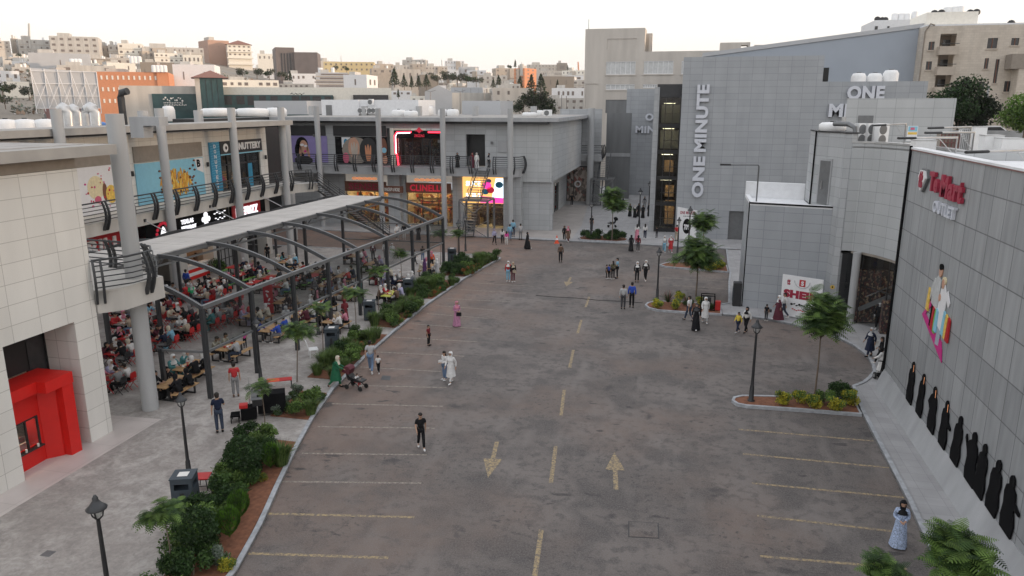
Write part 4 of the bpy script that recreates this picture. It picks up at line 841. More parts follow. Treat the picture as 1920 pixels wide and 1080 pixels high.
# ---- curved glazed building
cb=thing('curved_building','concave grey clad building with a tall glazed shopfront and a roof door tower','building',(12,50,0))
ARC=[(9.95,50.45),(10.6,50.4),(11.2,50.05),(11.8,49.2),(12.3,48.1),(12.7,46.9),(13.0,45.4),(13.2,43.5),(13.2,41),(13.1,38.4)]
mb=MB()
off=[(x+.35,y+.25) for x,y in ARC]
mb.prism(ARC+off[::-1],4.75,11.5); mb.build('curved_wall','clad_light',cb)
mb=MB(); mb.prism(ARC+[(26,38.4),(26,56),(9.95,56)],11.2,11.3); mb.build('roof','roof_gravel',cb)
mb=MB(); mb.prism([(x-.05,y-.03) for x,y in ARC]+[(x+.45,y+.3) for x,y in ARC][::-1],11.501,11.6); mb.build('coping','light_metal',cb)
mb=MB(); mb.prism([(9.95,50.5),(26,50.5),(26,51),(9.95,51)],.1,4.7); mb.box(19,19.2,38.5,50.4,.1,4.7); mb.build('back_wall','charcoal',cb)
mb=MB(); mb.prism([(10,50.4)]+ARC[1:]+[(19,38.4),(19,50.4)],4.6,4.74); mb.build('ceiling','tan_panel',cb)
mb=MB(); rr=random.Random(9)
for i in range(11): x=11.6+rr.random()*6; y=49.6-rr.random()*6; mb.box(x,x+1.5,y,y+.4,.12,1.5+rr.random())
mb.box(11,18.5,50.1,50.49,.2,3.6); mb.box(18.4,18.99,40,50,.2,3.6); mb.build('shelves','goods_mixed',cb)
mb=MB()
for i in range(3): x=12.9+i*1.6; y=47.6-i*.8; mb.box(x,x+.7,y,y+.12,4.5,4.55)
mb.build('ceiling_lamp','warm_lamp',cb)
mb=MB()
gpts=[(x+.12,y+.08) for x,y in ARC]
for (a,b),(c,d) in zip(gpts,gpts[1:]): mb.face([(a,b,.12),(c,d,.12),(c,d,4.74),(a,b,4.74)])
mb.build('glazing','shop_glass',cb)
mb=MB()
for i,(x,y) in enumerate(gpts):
    if i in (0,2,4,6,8): mb.box(x-.04,x+.04,y-.04,y+.04,.12,4.74)
for z in (2.6,4.6): mb.tube([(x,y,z) for x,y in gpts],.05,4)
mb.build('glazing_frame','charcoal',cb)
mb=MB(); mb.tube([(11.4,50.2,1.0),(16,47.5,4.5)],.2,4); mb.tube([(11.6,49.6,2.0),(16,46.8,5.4)],.04,4); mb.tube([(12.2,49.4,.9),(16.5,46.3,4.4)],.1,4); mb.build('inner_stair','grey_metal',cb)
for x,y in ((10.98,49.95),(13.0,44.9)): mb=MB(); mb.cyl(x-.1,y,.1,4.75,.24,n=20); mb.build('column','column_paint',cb)
# tower with the roof door
tw=[(8.35,53.4),(9.45,51.5),(9.62,50.55),(9.95,50.4),(10.3,50.6),(10.3,56),(8.35,56)]
mb=MB(); mb.prism(tw[1:],.1,12.05); mb.prism([(8.35,53.4),(9.45,51.5),(9.9,51.8),(9.9,56),(8.35,56)],7.3,12.049); mb.build('tower','clad_grey',cb)
mb=MB(); mb.prism([(a-.05,b-.05) for a,b in tw[:4]]+[(10.4,50.5),(10.4,56),(8.3,56)],12.051,12.13); mb.build('tower_cap','charcoal',cb)
Rv=Vector((1.1,-1.9,0)).normalized(); Ov=Vector((8.35,53.4,7.45))
mb=MB(); mb.obox(Ov,Rv,Z_,.55,1.75,0.0,2.95,.002,.05); dr_=mb.build('door_surround','concrete_grey',cb)
mb=MB(); mb.obox(Ov,Rv,Z_,.68,1.62,0.0,2.8,.051,.07); dd=mb.build('door','grey_metal',cb)
mb=MB(); mb.obox(Ov,Rv,Z_,1.0,1.04,.95,1.5,.072,.14); mb.build('handle','light_metal',dd)
mb=MB(); mb.tube([(8.3,53.4,7.3),(8.3,53.4,12.1)],.06,4); mb.build('corner_trim','black_cloth',cb)
# ---- sign block
sb=thing('clad_block','lower grey clad block with a sunken white roof terrace and leaning shop board','building',(7,54,0))
mb=MB(); mb.prism([(4.42,52.7),(9.44,51.52),(9.44,57.5),(4.42,57.5)],.1,7.2); mb.build('wall','clad_blue',sb)
mb=MB(); mb.prism([(4.42,52.7),(9.44,51.52),(9.44,51.8),(4.7,52.95),(4.7,57.1),(4.42,57.1)],7.201,7.42); mb.prism([(4.42,57.1),(8.34,56.2),(8.34,56.5),(4.42,57.5)],7.201,8.35); mb.build('parapet','white_render',sb)
mb=MB(); mb.prism([(4.71,52.96),(8.3,52.1),(8.3,56.2),(4.71,57.0)],7.202,7.24); mb.build('terrace_floor','white_render',sb)
mb=MB(); mb.prism([(4.39,52.67),(9.44,51.48),(9.44,51.51),(4.41,52.7)],7.3,7.4); mb.box(4.36,4.415,52.7,52.9,.1,7.42); mb.build('corner_trim','black_cloth',sb)
mb=MB(); p=G(1382,570,.1); mb.mat('charcoal').box(3.75,4.3,52.6,53.3,.1,1.75); mb.mat('bin_blue').box(3.72,3.749,52.65,53.25,.4,1.4); solo(mb,'tall_bin','tall dark box bin standing at the left corner of the clad block','bin')
mb=MB(); mb.mat('grey_metal'); mb.tube([(4.85,53.2,7.25),(4.85,53.2,9.75),(4.8,53.15,9.85),(2.9,52.9,9.85)],.05,8); mb.mat('charcoal').box(2.3,3.0,52.78,53.02,9.8,9.92); solo(mb,'flood_lamp','slim grey lamp arm rising from the white roof terrace','lamp')
# leaning board
a=Vector(G(1461,592,.1)); b=Vector(G(1536,606,.1)); R_=(b-a); Wd=R_.length; R_.normalize(); Ub=Vector((0,0,1))
mb=MB(); HB=2.75
def lb(m,poly,c): mb.mat(m).eprism(a,R_,Ub,poly,c-.01,c)
mb.mat('sign_white').eprism(a,R_,Ub,[(0,.1),(Wd,.1),(Wd,HB+.1),(0,HB+.1)],-.08,0)
mb.mat('mart_red'); lettering(mb,'tt',a+Ub*2.2+R_*.33,R_,Ub,.22,.4,.001,.012,.05)
mb.mat('shed_grey'); mb.tube([a+R_*(Wd*(.5+.19*math.cos(t)))+Ub*(2.55+.45*math.sin(t))-R_.cross(Ub)*-.02 for t in [math.pi*(1+i/10) for i in range(11)]],.025,5)
mb.mat('red_sign').eprism(a,R_,Ub,[(Wd*.43,2.2),(Wd*.58,2.2),(Wd*.58,2.65),(Wd*.43,2.65)],.001,.012); mb.mat('sign_white'); lettering(mb,'S',a+R_*(Wd*.47)+Ub*2.27,R_,Ub,.2,.3,.013,.018,.05)
mb.mat('shed_grey'); lettering(mb,'T-Mart',a+R_*(Wd*.71)+Ub*2.15,R_,Ub,.6,.22,.001,.01,.01)
mb.mat('mart_red'); lettering(mb,'SHEIN',a+R_*.15+Ub*1.35,R_,Ub,Wd-.3,.55,.001,.014,.07)
for k in range(9): mb.mat('print_black').ell(a,R_,Ub,.75+.17*k,.95+.05*math.sin(k*2.3),.09,.045+.03*(k%3==0),.012,rot=.4*math.sin(k),n=8,c0=.001); mb.mat('red_sign').ell(a,R_,Ub,.85+.13*k,.6+.04*math.cos(k*1.7),.07,.035,.012,n=8,c0=.001)
solo(mb,'leaning_board','white shop board reading SHEIN with red letters, leaning by the tree','sign board')
mb=MB(); pp=onY(1566,539,50.3); mb.mat('print_yellow').ell((9.6,50.38,pp[2]),X_,Z_,0.1,0,.14,.13,.02,n=16); mb.mat('print_black').ell((9.6,50.38,pp[2]),X_,Z_,0.1,0,.05,.06,.03,n=8,c0=.021); solo(mb,'wall_sticker','small round yellow sticker on the pilaster beside the glazing','sticker')
# ---- ONE MINUTE building
om=thing('shop_building','large blue grey clad building with vertical raised lettering on its windowless front','building',(6,90,0))
mb=MB(); wall(mb,(-.7,80,0),X_,13.25,18.4,[(5.4,7.0,-1,3.1)],.5); wall(mb,(12.55,80,0),X_,9.4,15.95,[],.5); mb.box(12.551,12.56,80.5,95,15.5,18.4); mb.build('front_wall','clad_blue',om)
mb=MB(); mb.box(12.6,21.9,80.51,95,15.5,15.6); mb.build('lower_roof','roof_gravel',om)
mb=MB(); mb.box(21.4,21.95,80.51,95,9,15.95); mb.box(-.7,12.54,94.6,95,9,18.3); mb.build('side_wall','clad_blue',om)
mb=MB(); mb.box(4.7,6.3,80.3,80.49,.1,3.1); mb.build('door','grey_metal',om)
mb=MB(); mb.box(12.57,13.2,80.9,83.5,16.0,17.3); mb.build('roof_hatch','dark_void',om)
# stepped grey plinth wall in front of it, right part
mb=MB(); mb.mat('letter_metal')
lets='ONE MINUTE'; 
def raised(mb,txt,O,R,U,w_,h_,y0=0):
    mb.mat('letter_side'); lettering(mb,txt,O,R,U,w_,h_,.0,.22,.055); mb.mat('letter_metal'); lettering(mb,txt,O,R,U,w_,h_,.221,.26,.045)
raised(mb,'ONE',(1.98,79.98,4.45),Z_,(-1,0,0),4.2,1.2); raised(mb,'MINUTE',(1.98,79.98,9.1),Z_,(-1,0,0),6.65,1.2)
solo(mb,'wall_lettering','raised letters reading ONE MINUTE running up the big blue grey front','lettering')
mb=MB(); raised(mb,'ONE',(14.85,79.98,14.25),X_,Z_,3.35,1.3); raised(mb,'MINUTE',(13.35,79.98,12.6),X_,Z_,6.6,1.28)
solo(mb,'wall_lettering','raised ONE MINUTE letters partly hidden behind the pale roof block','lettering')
for i,(u0,u1,v0) in enumerate(((1595,1624,137),(1626,1655,137),(1656,1686,131))):
    a=onY(u0,150,84); b=onY(u1,150,84); t_=onY(u0,v0,84); r_=(b[0]-a[0])/2; mb=MB(); mb.mat('white_plastic').lathe((a[0]+b[0])/2,84+i*.2,[(15.6,r_),(t_[2]-.35,r_),(t_[2]-.05,r_*.75),(t_[2],.25)],18); mb.mat('charcoal').cyl((a[0]+b[0])/2,84+i*.2,t_[2]-.02,t_[2]+.06,.24,n=12)
    solo(mb,'water_tank','%s white water tank on the roof above the big ONE letters'%['left','middle','taller right'][i],'water tank',group='white roof water tanks')
# glass lift tower
gt=thing('glass_tower','tall dark glass lift tower with lit landings between two clad walls','tower',(-2,86,0))
mb=MB(); mb.box(-3.6,-3.05,83.5,84.2,.1,15.6); mb.box(-3.6,-3.31,84.2,92,.1,15.6); mb.build('side_wall','clad_grey',gt)
mb=MB(); mb.prism([(-3.3,83.6),(-.75,83.6),(-.75,88.9),(-3.3,88.9)],14.6,15.9); mb.build('cap','dark_metal',gt)
mb=MB()
for z in (.1,3.0,5.8,8.6,11.4,14.5): mb.box(-3.3,-.72,83.62,84.0,z,z+.42)
for x in (-3.04,-2.4,-1.65,-.85): mb.box(x,x+.08,83.5,83.61,.1,14.6)
for z in (1.6,4.4,7.2,10.0,12.8): mb.box(-2.5,-.8,83.52,83.6,z,z+.06)
mb.build('frame','charcoal',gt)
mb=MB(); mb.box(-3.3,-.75,83.66,83.68,.1,14.6); mb.build('glazing','tower_glass',gt)
mb=MB(); mb.box(-3.3,-.75,87.5,87.7,.1,14.6); mb.box(-.8,-.75,84.1,87.4,.1,14.6); mb.build('inner_wall','charcoal',gt)
mb=MB()
for z in (3.0,5.8,8.6,11.4): mb.box(-3.2,-.8,84.5,87.4,z-.05,z+.1)
mb.build('landing','window_pale',gt)
mb=MB()
for z,x in ((.5,-2.0),(1.9,-2.0),(3.6,-2.1),(6.4,-2.3)): mb.box(x,x+1.0,86.9,87.3,z,z+1.3)
mb.build('lit_panel','lift_glow',gt)
mb=MB()
for z in (9.0,11.8): mb.box(-2.9,-.9,86.9,87.3,z,z+2.0)
mb.build('pale_panel','window_bright',gt)
mb=MB()
for z in (2.8,5.6,8.4,11.2,13.9): mb.box(-2.6,-1.4,85.5,85.8,z,z+.05)
mb.build('ceiling_lamp','warm_lamp',gt)
mb=MB(); mb.mat('clad_blue').box(-9.2,-3.9,118,119,.1,16.1); mb.mat('clad_grey').prism([(-3.9,117.9),(-3.3,100),(-3.1,100),(-3.5,118)],.1,16.3)
ax=solo(mb,'clad_annex','blue grey clad annex behind the glass lift tower','building')
mb=MB(); raised(mb,'ONE',(-6.3,117.98,11.4),X_,Z_,3.3,1.1); raised(mb,'MINUTE',(-7.7,117.98,9.55),X_,Z_,6.2,1.1); solo(mb,'wall_lettering','letters ONE MINUTE on the annex, cut off by the glass tower','lettering')
# banner by the entrance
mb=MB(); O=(-.55,79.2,.15); mb.mat('sign_white').eprism(O,X_,Z_,[(0,0),(2.05,0),(2.05,3.0),(0,3.35)],0,.08)
mb.mat('mart_red'); lettering(mb,'ONE MINUTE',(-.25,79.2,2.75),X_,Z_,1.5,.32,.081,.09,.03); mb.mat('print_black').ell(O,X_,Z_,1.05,1.35,.42,.8,.09,n=20,c0=.081); mb.mat('sign_white'); lettering(mb,'70%',(.2,79.2,1.1),X_,Z_,.6,.6,.091,.1,.05)
for k in range(6): mb.mat('print_black').ell(O,X_,Z_,.7+.17*k,2.4,.07,.04,.09,n=7,c0=.081)
solo(mb,'wall_banner','white banner reading ONE MINUTE with a black circle by the tower entrance','banner')
# ---- pale block on the roofs
mb=MB(); mb.prism([(11.6,62),(19.05,62),(19.05,68),(14.5,68)],10.9,14.25); rb=thing('roof_block','pale square slab clad block with a grey roof door, before the big ONE letters','building',(15,65,10.9)); mb.build('wall','clad_light',rb)
mb=MB(); mb.box(12.5,13.55,61.93,61.999,10.95,13.0); mb.build('door','grey_metal',rb)
mb=MB(); mb.box(10.9,26,56.1,62,10.8,11.05); mb.build('roof','roof_gravel',rb)
for x in (11.65,11.65): pass
mb=MB(); mb.cyl(11.52,62.1,12.2,12.9,.16,n=12); mb.build('vent','light_metal',rb)
# ---- shed behind
mb=MB(); mb.mat('shed_blue'); O=(1.8,115,0); mb.eprism(O,X_,Z_,[(0,8),(28.6,8),(28.05,23.75),(0,20.4)],-18,0); mb.mat('shed_grey'); mb.eprism(O,X_,Z_,[(-.2,20.41),(28.3,23.8),(28.3,24.35),(-.2,20.95)],-18.2,.15)
for k in range(5): mb.mat('light_metal').box(1.8+2+k*6,1.8+2.1+k*6,114.8,115.0,20.9+.7*k,21.2+.72*k)
solo(mb,'metal_shed','large blue grey metal shed with a sloping pale roof edge, behind the lettered front','shed')
# ---- beige unfinished building
bb=thing('beige_building','tall beige unfinished concrete building with tape crossed window strips','building',(-9,150,0))
YB=140.
def rY(u0,v0,u1,v1,Y=YB): a=onY(u0,v1,Y); b=onY(u1,v0,Y); return a[0],b[0],a[2],b[2]
x0,x1,z0,z1=rY(1095,52,1210,180); xr=onY(1325,95,YB)
wins=[(1138,72,1194,93,'blank_panel'),(1136,115,1192,140,'w'),(1205,114,1263,139,'w'),(1277,114,1300,139,'w'),(1136,158,1190,168,'w'),(1205,158,1232,165,'w'),(1097,157,1122,208,'panel'),(1135,187,1185,212,'shutter')]
H1=[]
for u0,v0,u1,v1,k in wins:
    a,b,c,d_=rY(u0,v0,u1,v1); H1.append((a-x0,b-x0,c,d_,k))
mb=MB(); wall(mb,(x0,YB,0),X_,x1-x0,z1,[h[:4] for h in H1 if h[0]<x1-x0-.5],.4); mb.box(x0,x0+.4,YB+.41,YB+14,0,z1); mb.box(x1-.4,x1,YB+.41,YB+6,22,z1); mb.build('tower_wall','beige_stone',bb)
mb=MB(); wall(mb,(x1+.001,YB,0),X_,xr[0]-x1+6,xr[2],[(h[0]-(x1-x0),h[1]-(x1-x0),h[2],h[3]) for h in H1 if h[0]>=x1-x0-.5],.4); mb.build('wing_wall','beige_stone',bb)
mb=MB(); q=rY(1210,58,1224,96,YB+5); mb.box(x1,q[1],YB+4,YB+5.5,22.5,26.3); mb.box(q[1]-.5,q[1]-.1,YB+3,YB+3.4,22.5,26.0); mb.build('stair_head','beige_stone',bb)
mb=MB(); mb.box(x0+.1,x1-.1,YB+13,YB+13.5,0,z1-.3); mb.box(x1,xr[0]+6,YB+6,YB+6.3,0,xr[2]-.3); mb.box(x0,x1-.1,YB+.41,YB+13,z1-.6,z1-.3); mb.build('inner_wall','charcoal',bb)
for a,b,c,d_,k in H1:
    if k=='w':
        mb=MB(); n=6; 
        for i in range(n+1): xx=x0+a+(b-a)*i/n; mb.box(xx-.05,xx+.05,YB+.05,YB+.13,c,d_)
        mb.box(x0+a,x0+b,YB+.03,YB+.049,c,c+.1); mb.box(x0+a,x0+b,YB+.03,YB+.049,d_-.1,d_); wf=mb.build('window','sign_white',bb)
        mb=MB(); mb.box(x0+a,x0+b,YB+.14,YB+.16,c,d_); mb.build('pane','window_pale',wf)
        mb=MB(); mb.box(x0+a-.15,x0+b+.15,YB-.12,YB-.001,c-.2,c); mb.build('sill','beige_stone',wf)
    else:
        mb=MB(); mb.box(x0+a,x0+b,YB+.12,YB+.2,c,d_); mb.build('recessed_panel' if k!='shutter' else 'shutter','beige_stone' if k!='shutter' else 'corrugated',bb)
mb=MB(); mb.tube([(x0+.5,YB+.5,z1),(x0+.5,YB+.5,z1+1.7)],.05,4); mb.build('aerial','charcoal',bb)
q=rY(1350,79,1407,96,YB+8)
mb=MB(); 
for a,b in ((q[0],q[1]-1.6),(q[1]-.4,q[1])): mb.box(a,b,YB+8,YB+11,q[2]-1,q[3])
mb.box(q[1]-1.599,q[1]-.401,YB+8,YB+11,q[3]-.5,q[3]-.001); mb.box(q[1]+.8,q[1]+3.3,YB+8,YB+10,q[2]-1,q[3]-.5); mb.build('roof_room','beige_stone',bb)
# ---- apartment block on the right
ap=thing('apartment_building','cream stone apartment block with balconies, arched windows and rooftop tanks','building',(36,118,9))
YA=112.
def aY(u,v,Y=YA): return onY(u,v,Y)
X0=29.6; ZT=23.7
OPN=[]  # openings (u0,v0,u1,v1,kind)
ao=[(1740,78,1753,94,'w'),(1735,115,1748,131,'w'),(1761,63,1795,87,'b'),(1757,101,1789,125,'b'),(1752,139,1784,163,'b'),(1850,71,1872,91,'w'),(1895,71,1912,85,'w'),(1844,109,1855,129,'w'),(1861,111,1875,156,'w'),(1806,149,1823,170,'w'),(1832,153,1847,172,'w'),(1881,152,1898,172,'w'),(1870,199,1879,219,'w'),(1881,199,1890,215,'w')]
hol=[]
for u0,v0,u1,v1,k in ao:
    a=aY(u0,v1); b=aY(u1,v0); hol.append((a[0]-X0,b[0]-X0,a[2],b[2],k))
mb=MB(); wall(mb,(X0,YA,0),X_,20,ZT,[h[:4] for h in hol],.4,z0=8.5); mb.box(X0,X0+.4,YA+.41,YA+16,8.5,ZT); mb.box(X0,X0+20,YA+15.5,YA+16,8.5,ZT); mb.build('wall','stone_course',ap)
mb=MB(); mb.box(X0,X0+20,YA,YA+16,ZT+.001,ZT+.2); mb.build('roof','white_render',ap)
mb=MB(); mb.box(X0+.5,X0+6.6,YA+2,YA+10,ZT+.21,ZT+1.9); mb.build('roof_room','window_bright',ap)
for a,b,c,d_,k in hol:
    if k=='w':
        mb=MB(); mb.box(X0+a,X0+b,YA+.12,YA+.16,c,d_); wf=mb.build('window','window_dark',ap)
        mb=MB(); m_=(a+b)/2; mb.box(X0+m_-.04,X0+m_+.04,YA+.08,YA+.119,c,d_); mb.build('frame','brown_print',wf)
        mb=MB(); mb.box(X0+a-.1,X0+b+.1,YA-.12,YA-.001,c-.18,c); mb.build('sill','apartment_stone',wf)
    else:
        mb=MB(); mb.box(X0+a-.2,X0+b+.1,YA-1.1,YA-.001,c-1.1,c-.05); mb.build('balcony_front','apartment_stone',ap)
        mb=MB(); mb.box(X0+a,X0+b,YA+2.2,YA+2.3,c-1,d_); mb.box(X0+a-.2,X0+a-.01,YA+.41,YA+2.2,c-1,d_); mb.build('balcony_back','tan_panel',ap)
        mb=MB(); mb.box(X0+(a+b)/2,X0+(a+b)/2+.9,YA+2.1,YA+2.19,c-.8,d_-.6); mb.build('balcony_door','window_dark',ap)
        mb=MB(); mb.tube([(X0+a-.2,YA-1.1,c+.25),(X0+b+.1,YA-1.1,c+.25)],.05,5); mb.build('handrail','dark_metal',ap)
mb=MB(); a=aY(1886,103); b=aY(1925,130); mb.box(a[0],b[0]+4,YA-2.2,YA-.01,b[2],a[2]); mb.build('side_terrace','tan_panel',ap)
mb=MB(); mb.box(a[0]+1,b[0]+5,YA-2.1,YA-.01,9,b[2]-.01); mb.build('lower_bay','stone_course',ap)
mb=MB(); mb.box(aY(1855,0)[0],X0+20,YA-3,YA-2.6,9,aY(1860,222)[2]); mb.build('garden_wall','apartment_stone',ap)
mb=MB(); mb.tube([(X0-.05,YA-.1,9),(X0-.05,YA-.1,23),(X0+.5,YA-.1,24),(X0+1,YA-.1,23.8)],.09,6); mb.build('drain_pipe','tan_panel',ap)
def tank(x,y,z,r_,h_,label,n=16,group='white roof water tanks',lie=False):
    mb=MB()
    if lie:
        mb.mat('white_plastic').lathe(x,y,[(z,r_*.92),(z+.1,r_),(z+h_*.72,r_),(z+h_*.95,r_*.8),(z+h_,r_*.25)],n); mb.mat('charcoal').cyl(x,y,z+h_-.02,z+h_+.07,r_*.22,n=10)
    else: mb.mat('white_plastic').lathe(x,y,[(z,r_),(z+h_*.85,r_),(z+h_*.97,r_*.8),(z+h_,r_*.3)],n)
    return solo(mb,'water_tank',label,'water tank',group=group)
for i,(u,v0,v1) in enumerate(((1776,27,13),(1789,27,12),(1799,28,11))):
    a=aY(u,v0,YA+5); t_=aY(u,v1,YA+5); tank(a[0],YA+5,ZT+1.9,.55,t_[2]-ZT-1.9,'%s white water tank on the apartment roof room'%['left','middle','right'][i])
# second apartment beyond the shed
a2=thing('apartment_building','pale apartment top with four roof tanks showing above the metal shed','building',(27,140,10)); 
p=onY(1640,38,140); q=onY(1728,38,140)
mb=MB(); mb.box(p[0],q[0],140,150,9,p[2]); mb.build('wall','white_render',a2)
for u0,u1 in ((1641,1646),(1664,1668)): a=onY(u0,49,139.9); b=onY(u1,50,139.9); mb=MB(); mb.box(a[0],b[0],139.9,139.99,a[2]-.6,a[2]); mb.build('window','window_dark',a2)
a=onY(1716,48,139.9); b=onY(1725,39,139.9); mb=MB(); mb.box(a[0],b[0],139.9,139.99,a[2],b[2]); mb.build('window','window_dark',a2)
for i,(u,v) in enumerate(((1677,25),(1689,25),(1699,25),(1714,21))):
    a=onY(u,38,142); t_=onY(u,v,142); tank(a[0],142,p[2],.52,t_[2]-p[2],'%s upright white tank above the metal shed roof'%words[i])
# dishes
for i,(u,v,D) in enumerate(((1645,36,142),(1654,37,142),(1660,37,142),(1752,25,116),(1765,24,116),(1819,24,116),(1831,23,116),(1896,44,114))):
    a=onY(u,v,D); mb=MB(); mb.mat('charcoal').tube([(a[0],a[1],a[2]-.7),(a[0],a[1],a[2])],.05,5); mb.sphere(a,(.5,.2,.45),10,6)
    solo(mb,'satellite_dish','%s satellite dish from the left along the apartment rooftops'%words[i],'satellite dish',group='satellite dishes on the apartment roofs')
# utility pole, parked car roof on the raised street
a=onY(1850,235,100); t_=onY(1853,160,100); mb=MB(); mb.tube([(a[0],100,a[2]-1),(t_[0],100,t_[2])],.17,8,r2=.11); solo(mb,'utility_pole','plain wooden utility pole between the dark tree and the apartment block','pole','concrete_grey')
mb=MB(); mb.box(22,60,88,88.4,9,onY(1880,245,88)[2]); solo(mb,'street_wall','low grey wall along the raised street before the apartments','wall','concrete_grey')
def car(loc,rz,label,body='white_plastic'):
    r=thing('parked_car',label,'car',loc,rz)
    prof=[(-2.1,.35),(-2.15,.75),(-1.6,.92),(-1.1,1.38),(.55,1.42),(1.15,.95),(2.0,.82),(2.15,.5),(2.1,.35)]
    mb=MB(); mb.eprism((0,0,0),X_,Z_,prof,-.82,.82); mb.build('body',body,r,local=True)
    mb=MB(); 
    for s_ in (-1,1): mb.eprism((0,s_*.83-.005,0),X_,Z_,[(-1.35,.95),(-1.0,1.3),(.45,1.33),(.95,.95)],-.005,.005)
    mb.build('side_window','window_dark',r,local=True)
    for x in (-1.35,1.35):
        for y in (-.75,.75): mb=MB(); mb.eprism((x,y,.33),X_,Z_,[(.32*math.cos(t),.32*math.sin(t)) for t in [i*math.pi/7 for i in range(14)]],-.1,.1); mb.build('wheel','tyre',r,local=True)
    return r
cpt=onY(1861,238,92); car((cpt[0],92,cpt[2]-1.3),.05,'white car showing its roof behind the street wall')
# ---- things on the mart roofs
def ac(loc,rz,label,h=1.1,w_=.9,fan=True):
    r=thing('air_conditioner',label,'air conditioner',loc,rz,group='rooftop air conditioners')
    mb=MB(); mb.box(-w_/2,w_/2,-.2,.2,.05,h); mb.box(-w_/2+.1,-w_/2+.2,-.18,.18,0,.049); mb.box(w_/2-.2,w_/2-.1,-.18,.18,0,.049); mb.build('casing','white_plastic',r,local=True)
    mb=MB(); 
    for k in range(1 if h<1.2 else 2): mb.eprism((-.1,-.2,h*.5 if h<1.2 else h*(.27+.46*k)),X_,Z_,[(.3*math.cos(t),.3*math.sin(t)) for t in [i*math.pi/8 for i in range(16)]],.001,.02)
    mb.build('fan_grille','grey_metal',r,local=True); return r
for i,(u,v) in enumerate(((1612,272),(1629,272),(1640,272),(1650,273))):
    p=G(u,v,11.3); ac((p[0],p[1],11.3),.6,'%s white air conditioner along the curved building parapet'%words[i],h=1.35,w_=.8)
p=G(1585,252,12.0); tank(9.3,53.6,12.13,.85,.55,'squat white tank on the roof door tower',lie=True,group=None)
mb=MB(); mb.tube([(9.2,52.5,12.6),(9.9,51.6,12.6),(10.2,51.2,12.4),(10.3,51.0,11.4)],.16,8); solo(mb,'roof_pipe','thick grey pipe bending down from the roof door tower','pipe','grey_metal')
def flood(bu,bv,tu,tv,hu,hv,zt,label):
    d1=ray(tu,tv); t=(zt-CAMH)/d1[2]; T=Vector((d1[0]*t,d1[1]*t,zt)); d2=ray(hu,hv); t2=(zt-CAMH)/d2[2]; Hd=Vector((d2[0]*t,d2[1]*t,CAMH+d2[2]*t)); 
    r=thing('flood_light',label,'flood light',(T.x,T.y,11.3),group='flood lights reaching over the mart wall')
    mb=MB(); mb.tube([(T.x,T.y,11.3),T,Hd],.055,6); mb.tube([T+Vector((0,0,-.8)),T+(Hd-T)*.35],.02,4); mb.build('arm','light_metal',r)
    mb=MB(); dr=(T-Hd).normalized(); mb.tube([Hd-dr*.25,Hd+dr*.1,Hd+dr*.5],.12,6,flat=.45); mb.build('lamp_head','charcoal',r)
flood(1699,272,1699,232,1645,235,12.7,'far small flood light arm left of the roof clutter')
flood(1821,285,1821,238,1750,240,12.7,'upper flood light arm above the red crates')
flood(1827,285,1827,248,1745,249,12.55,'second flood light arm crossing below the upper one')
flood(1795,285,1795,258,1695,259,12.4,'long flood light arm ending beside the poster')
flood(1950,300,1950,281,1825,285,12.3,'nearest flood light arm cut by the right edge of the photo')
def rbox(u0,u1,v,z0,z1,dep,m,name,label,cat,deco=None):
    a=G(u0,v,z0); b=G(u1,v,z0); Y=(a[1]+b[1])/2; mb=MB(); mb.mat(m).box(a[0],b[0],Y,Y+dep,z0,z1)
    mb.mat('light_metal').box(a[0]-.02,b[0]+.02,Y-.02,Y+dep+.02,z1+.001,z1+.04)
    if deco: deco(mb,a[0],b[0],Y,z0,z1)
    return solo(mb,name,label,cat)
rbox(1715,1752,290,11.3,12.0,.9,'white_plastic','roof_unit','low white roof unit just behind the mart wall corner','roof unit')
def grid(mb,a,b,Y,z0,z1):
    mb.mat('maroon_stone')
    for i in range(6): x=a+(b-a)*i/5; mb.box(x-.03,x+.03,Y-.06,Y-.021,z0,z1)
    for i in range(5): z=z0+(z1-z0)*i/4; mb.box(a,b,Y-.1,Y-.061,z-.03,z+.03)
rbox(1762,1794,285,11.3,12.3,.8,'tan_panel','crate_stack','reddish slatted crate stack on the mart roof','crates',grid)
def slat(mb,a,b,Y,z0,z1):
    mb.mat('grey_metal')
    for i in range(8): x=a+(b-a)*i/7; mb.box(x-.012,x+.012,Y-.05,Y-.021,z0,z1)
rbox(1800,1822,286,11.3,12.5,.6,'white_plastic','roof_unit','white ribbed roof unit right of the reddish crates','roof unit',slat)
rbox(1822,1844,288,11.3,12.65,.5,'white_plastic','roof_panel','tall plain white panel on the mart roof','panel')
rbox(1843,1876,297,11.3,12.35,.8,'white_plastic','roof_unit','white roof cabinet left of the large square tank','roof unit')
rbox(1876,1916,300,11.3,12.25,1.0,'white_plastic','water_tank','large square white tank at the right end of the mart roof','water tank')
mb=MB(); p=G(1700,270,11.3); O=(p[0],p[1]+.2,11.5); mb.mat('sign_white').eprism(O,X_,Z_,[(0,0),(.6,0),(.6,.95),(0,.95)],0,.05); mb.mat('sky_blue_print').eprism(O,X_,Z_,[(0.03,.6),(.57,.6),(.57,.92),(.03,.92)],.051,.06); mb.mat('print_yellow').eprism(O,X_,Z_,[(0.03,.4),(.57,.4),(.57,.55),(.03,.55)],.051,.06); mb.mat('print_pink').eprism(O,X_,Z_,[(0.15,.7),(.4,.7),(.4,.85),(.15,.85)],.061,.065); solo(mb,'small_poster','small colourful poster board among the roof clutter','poster')
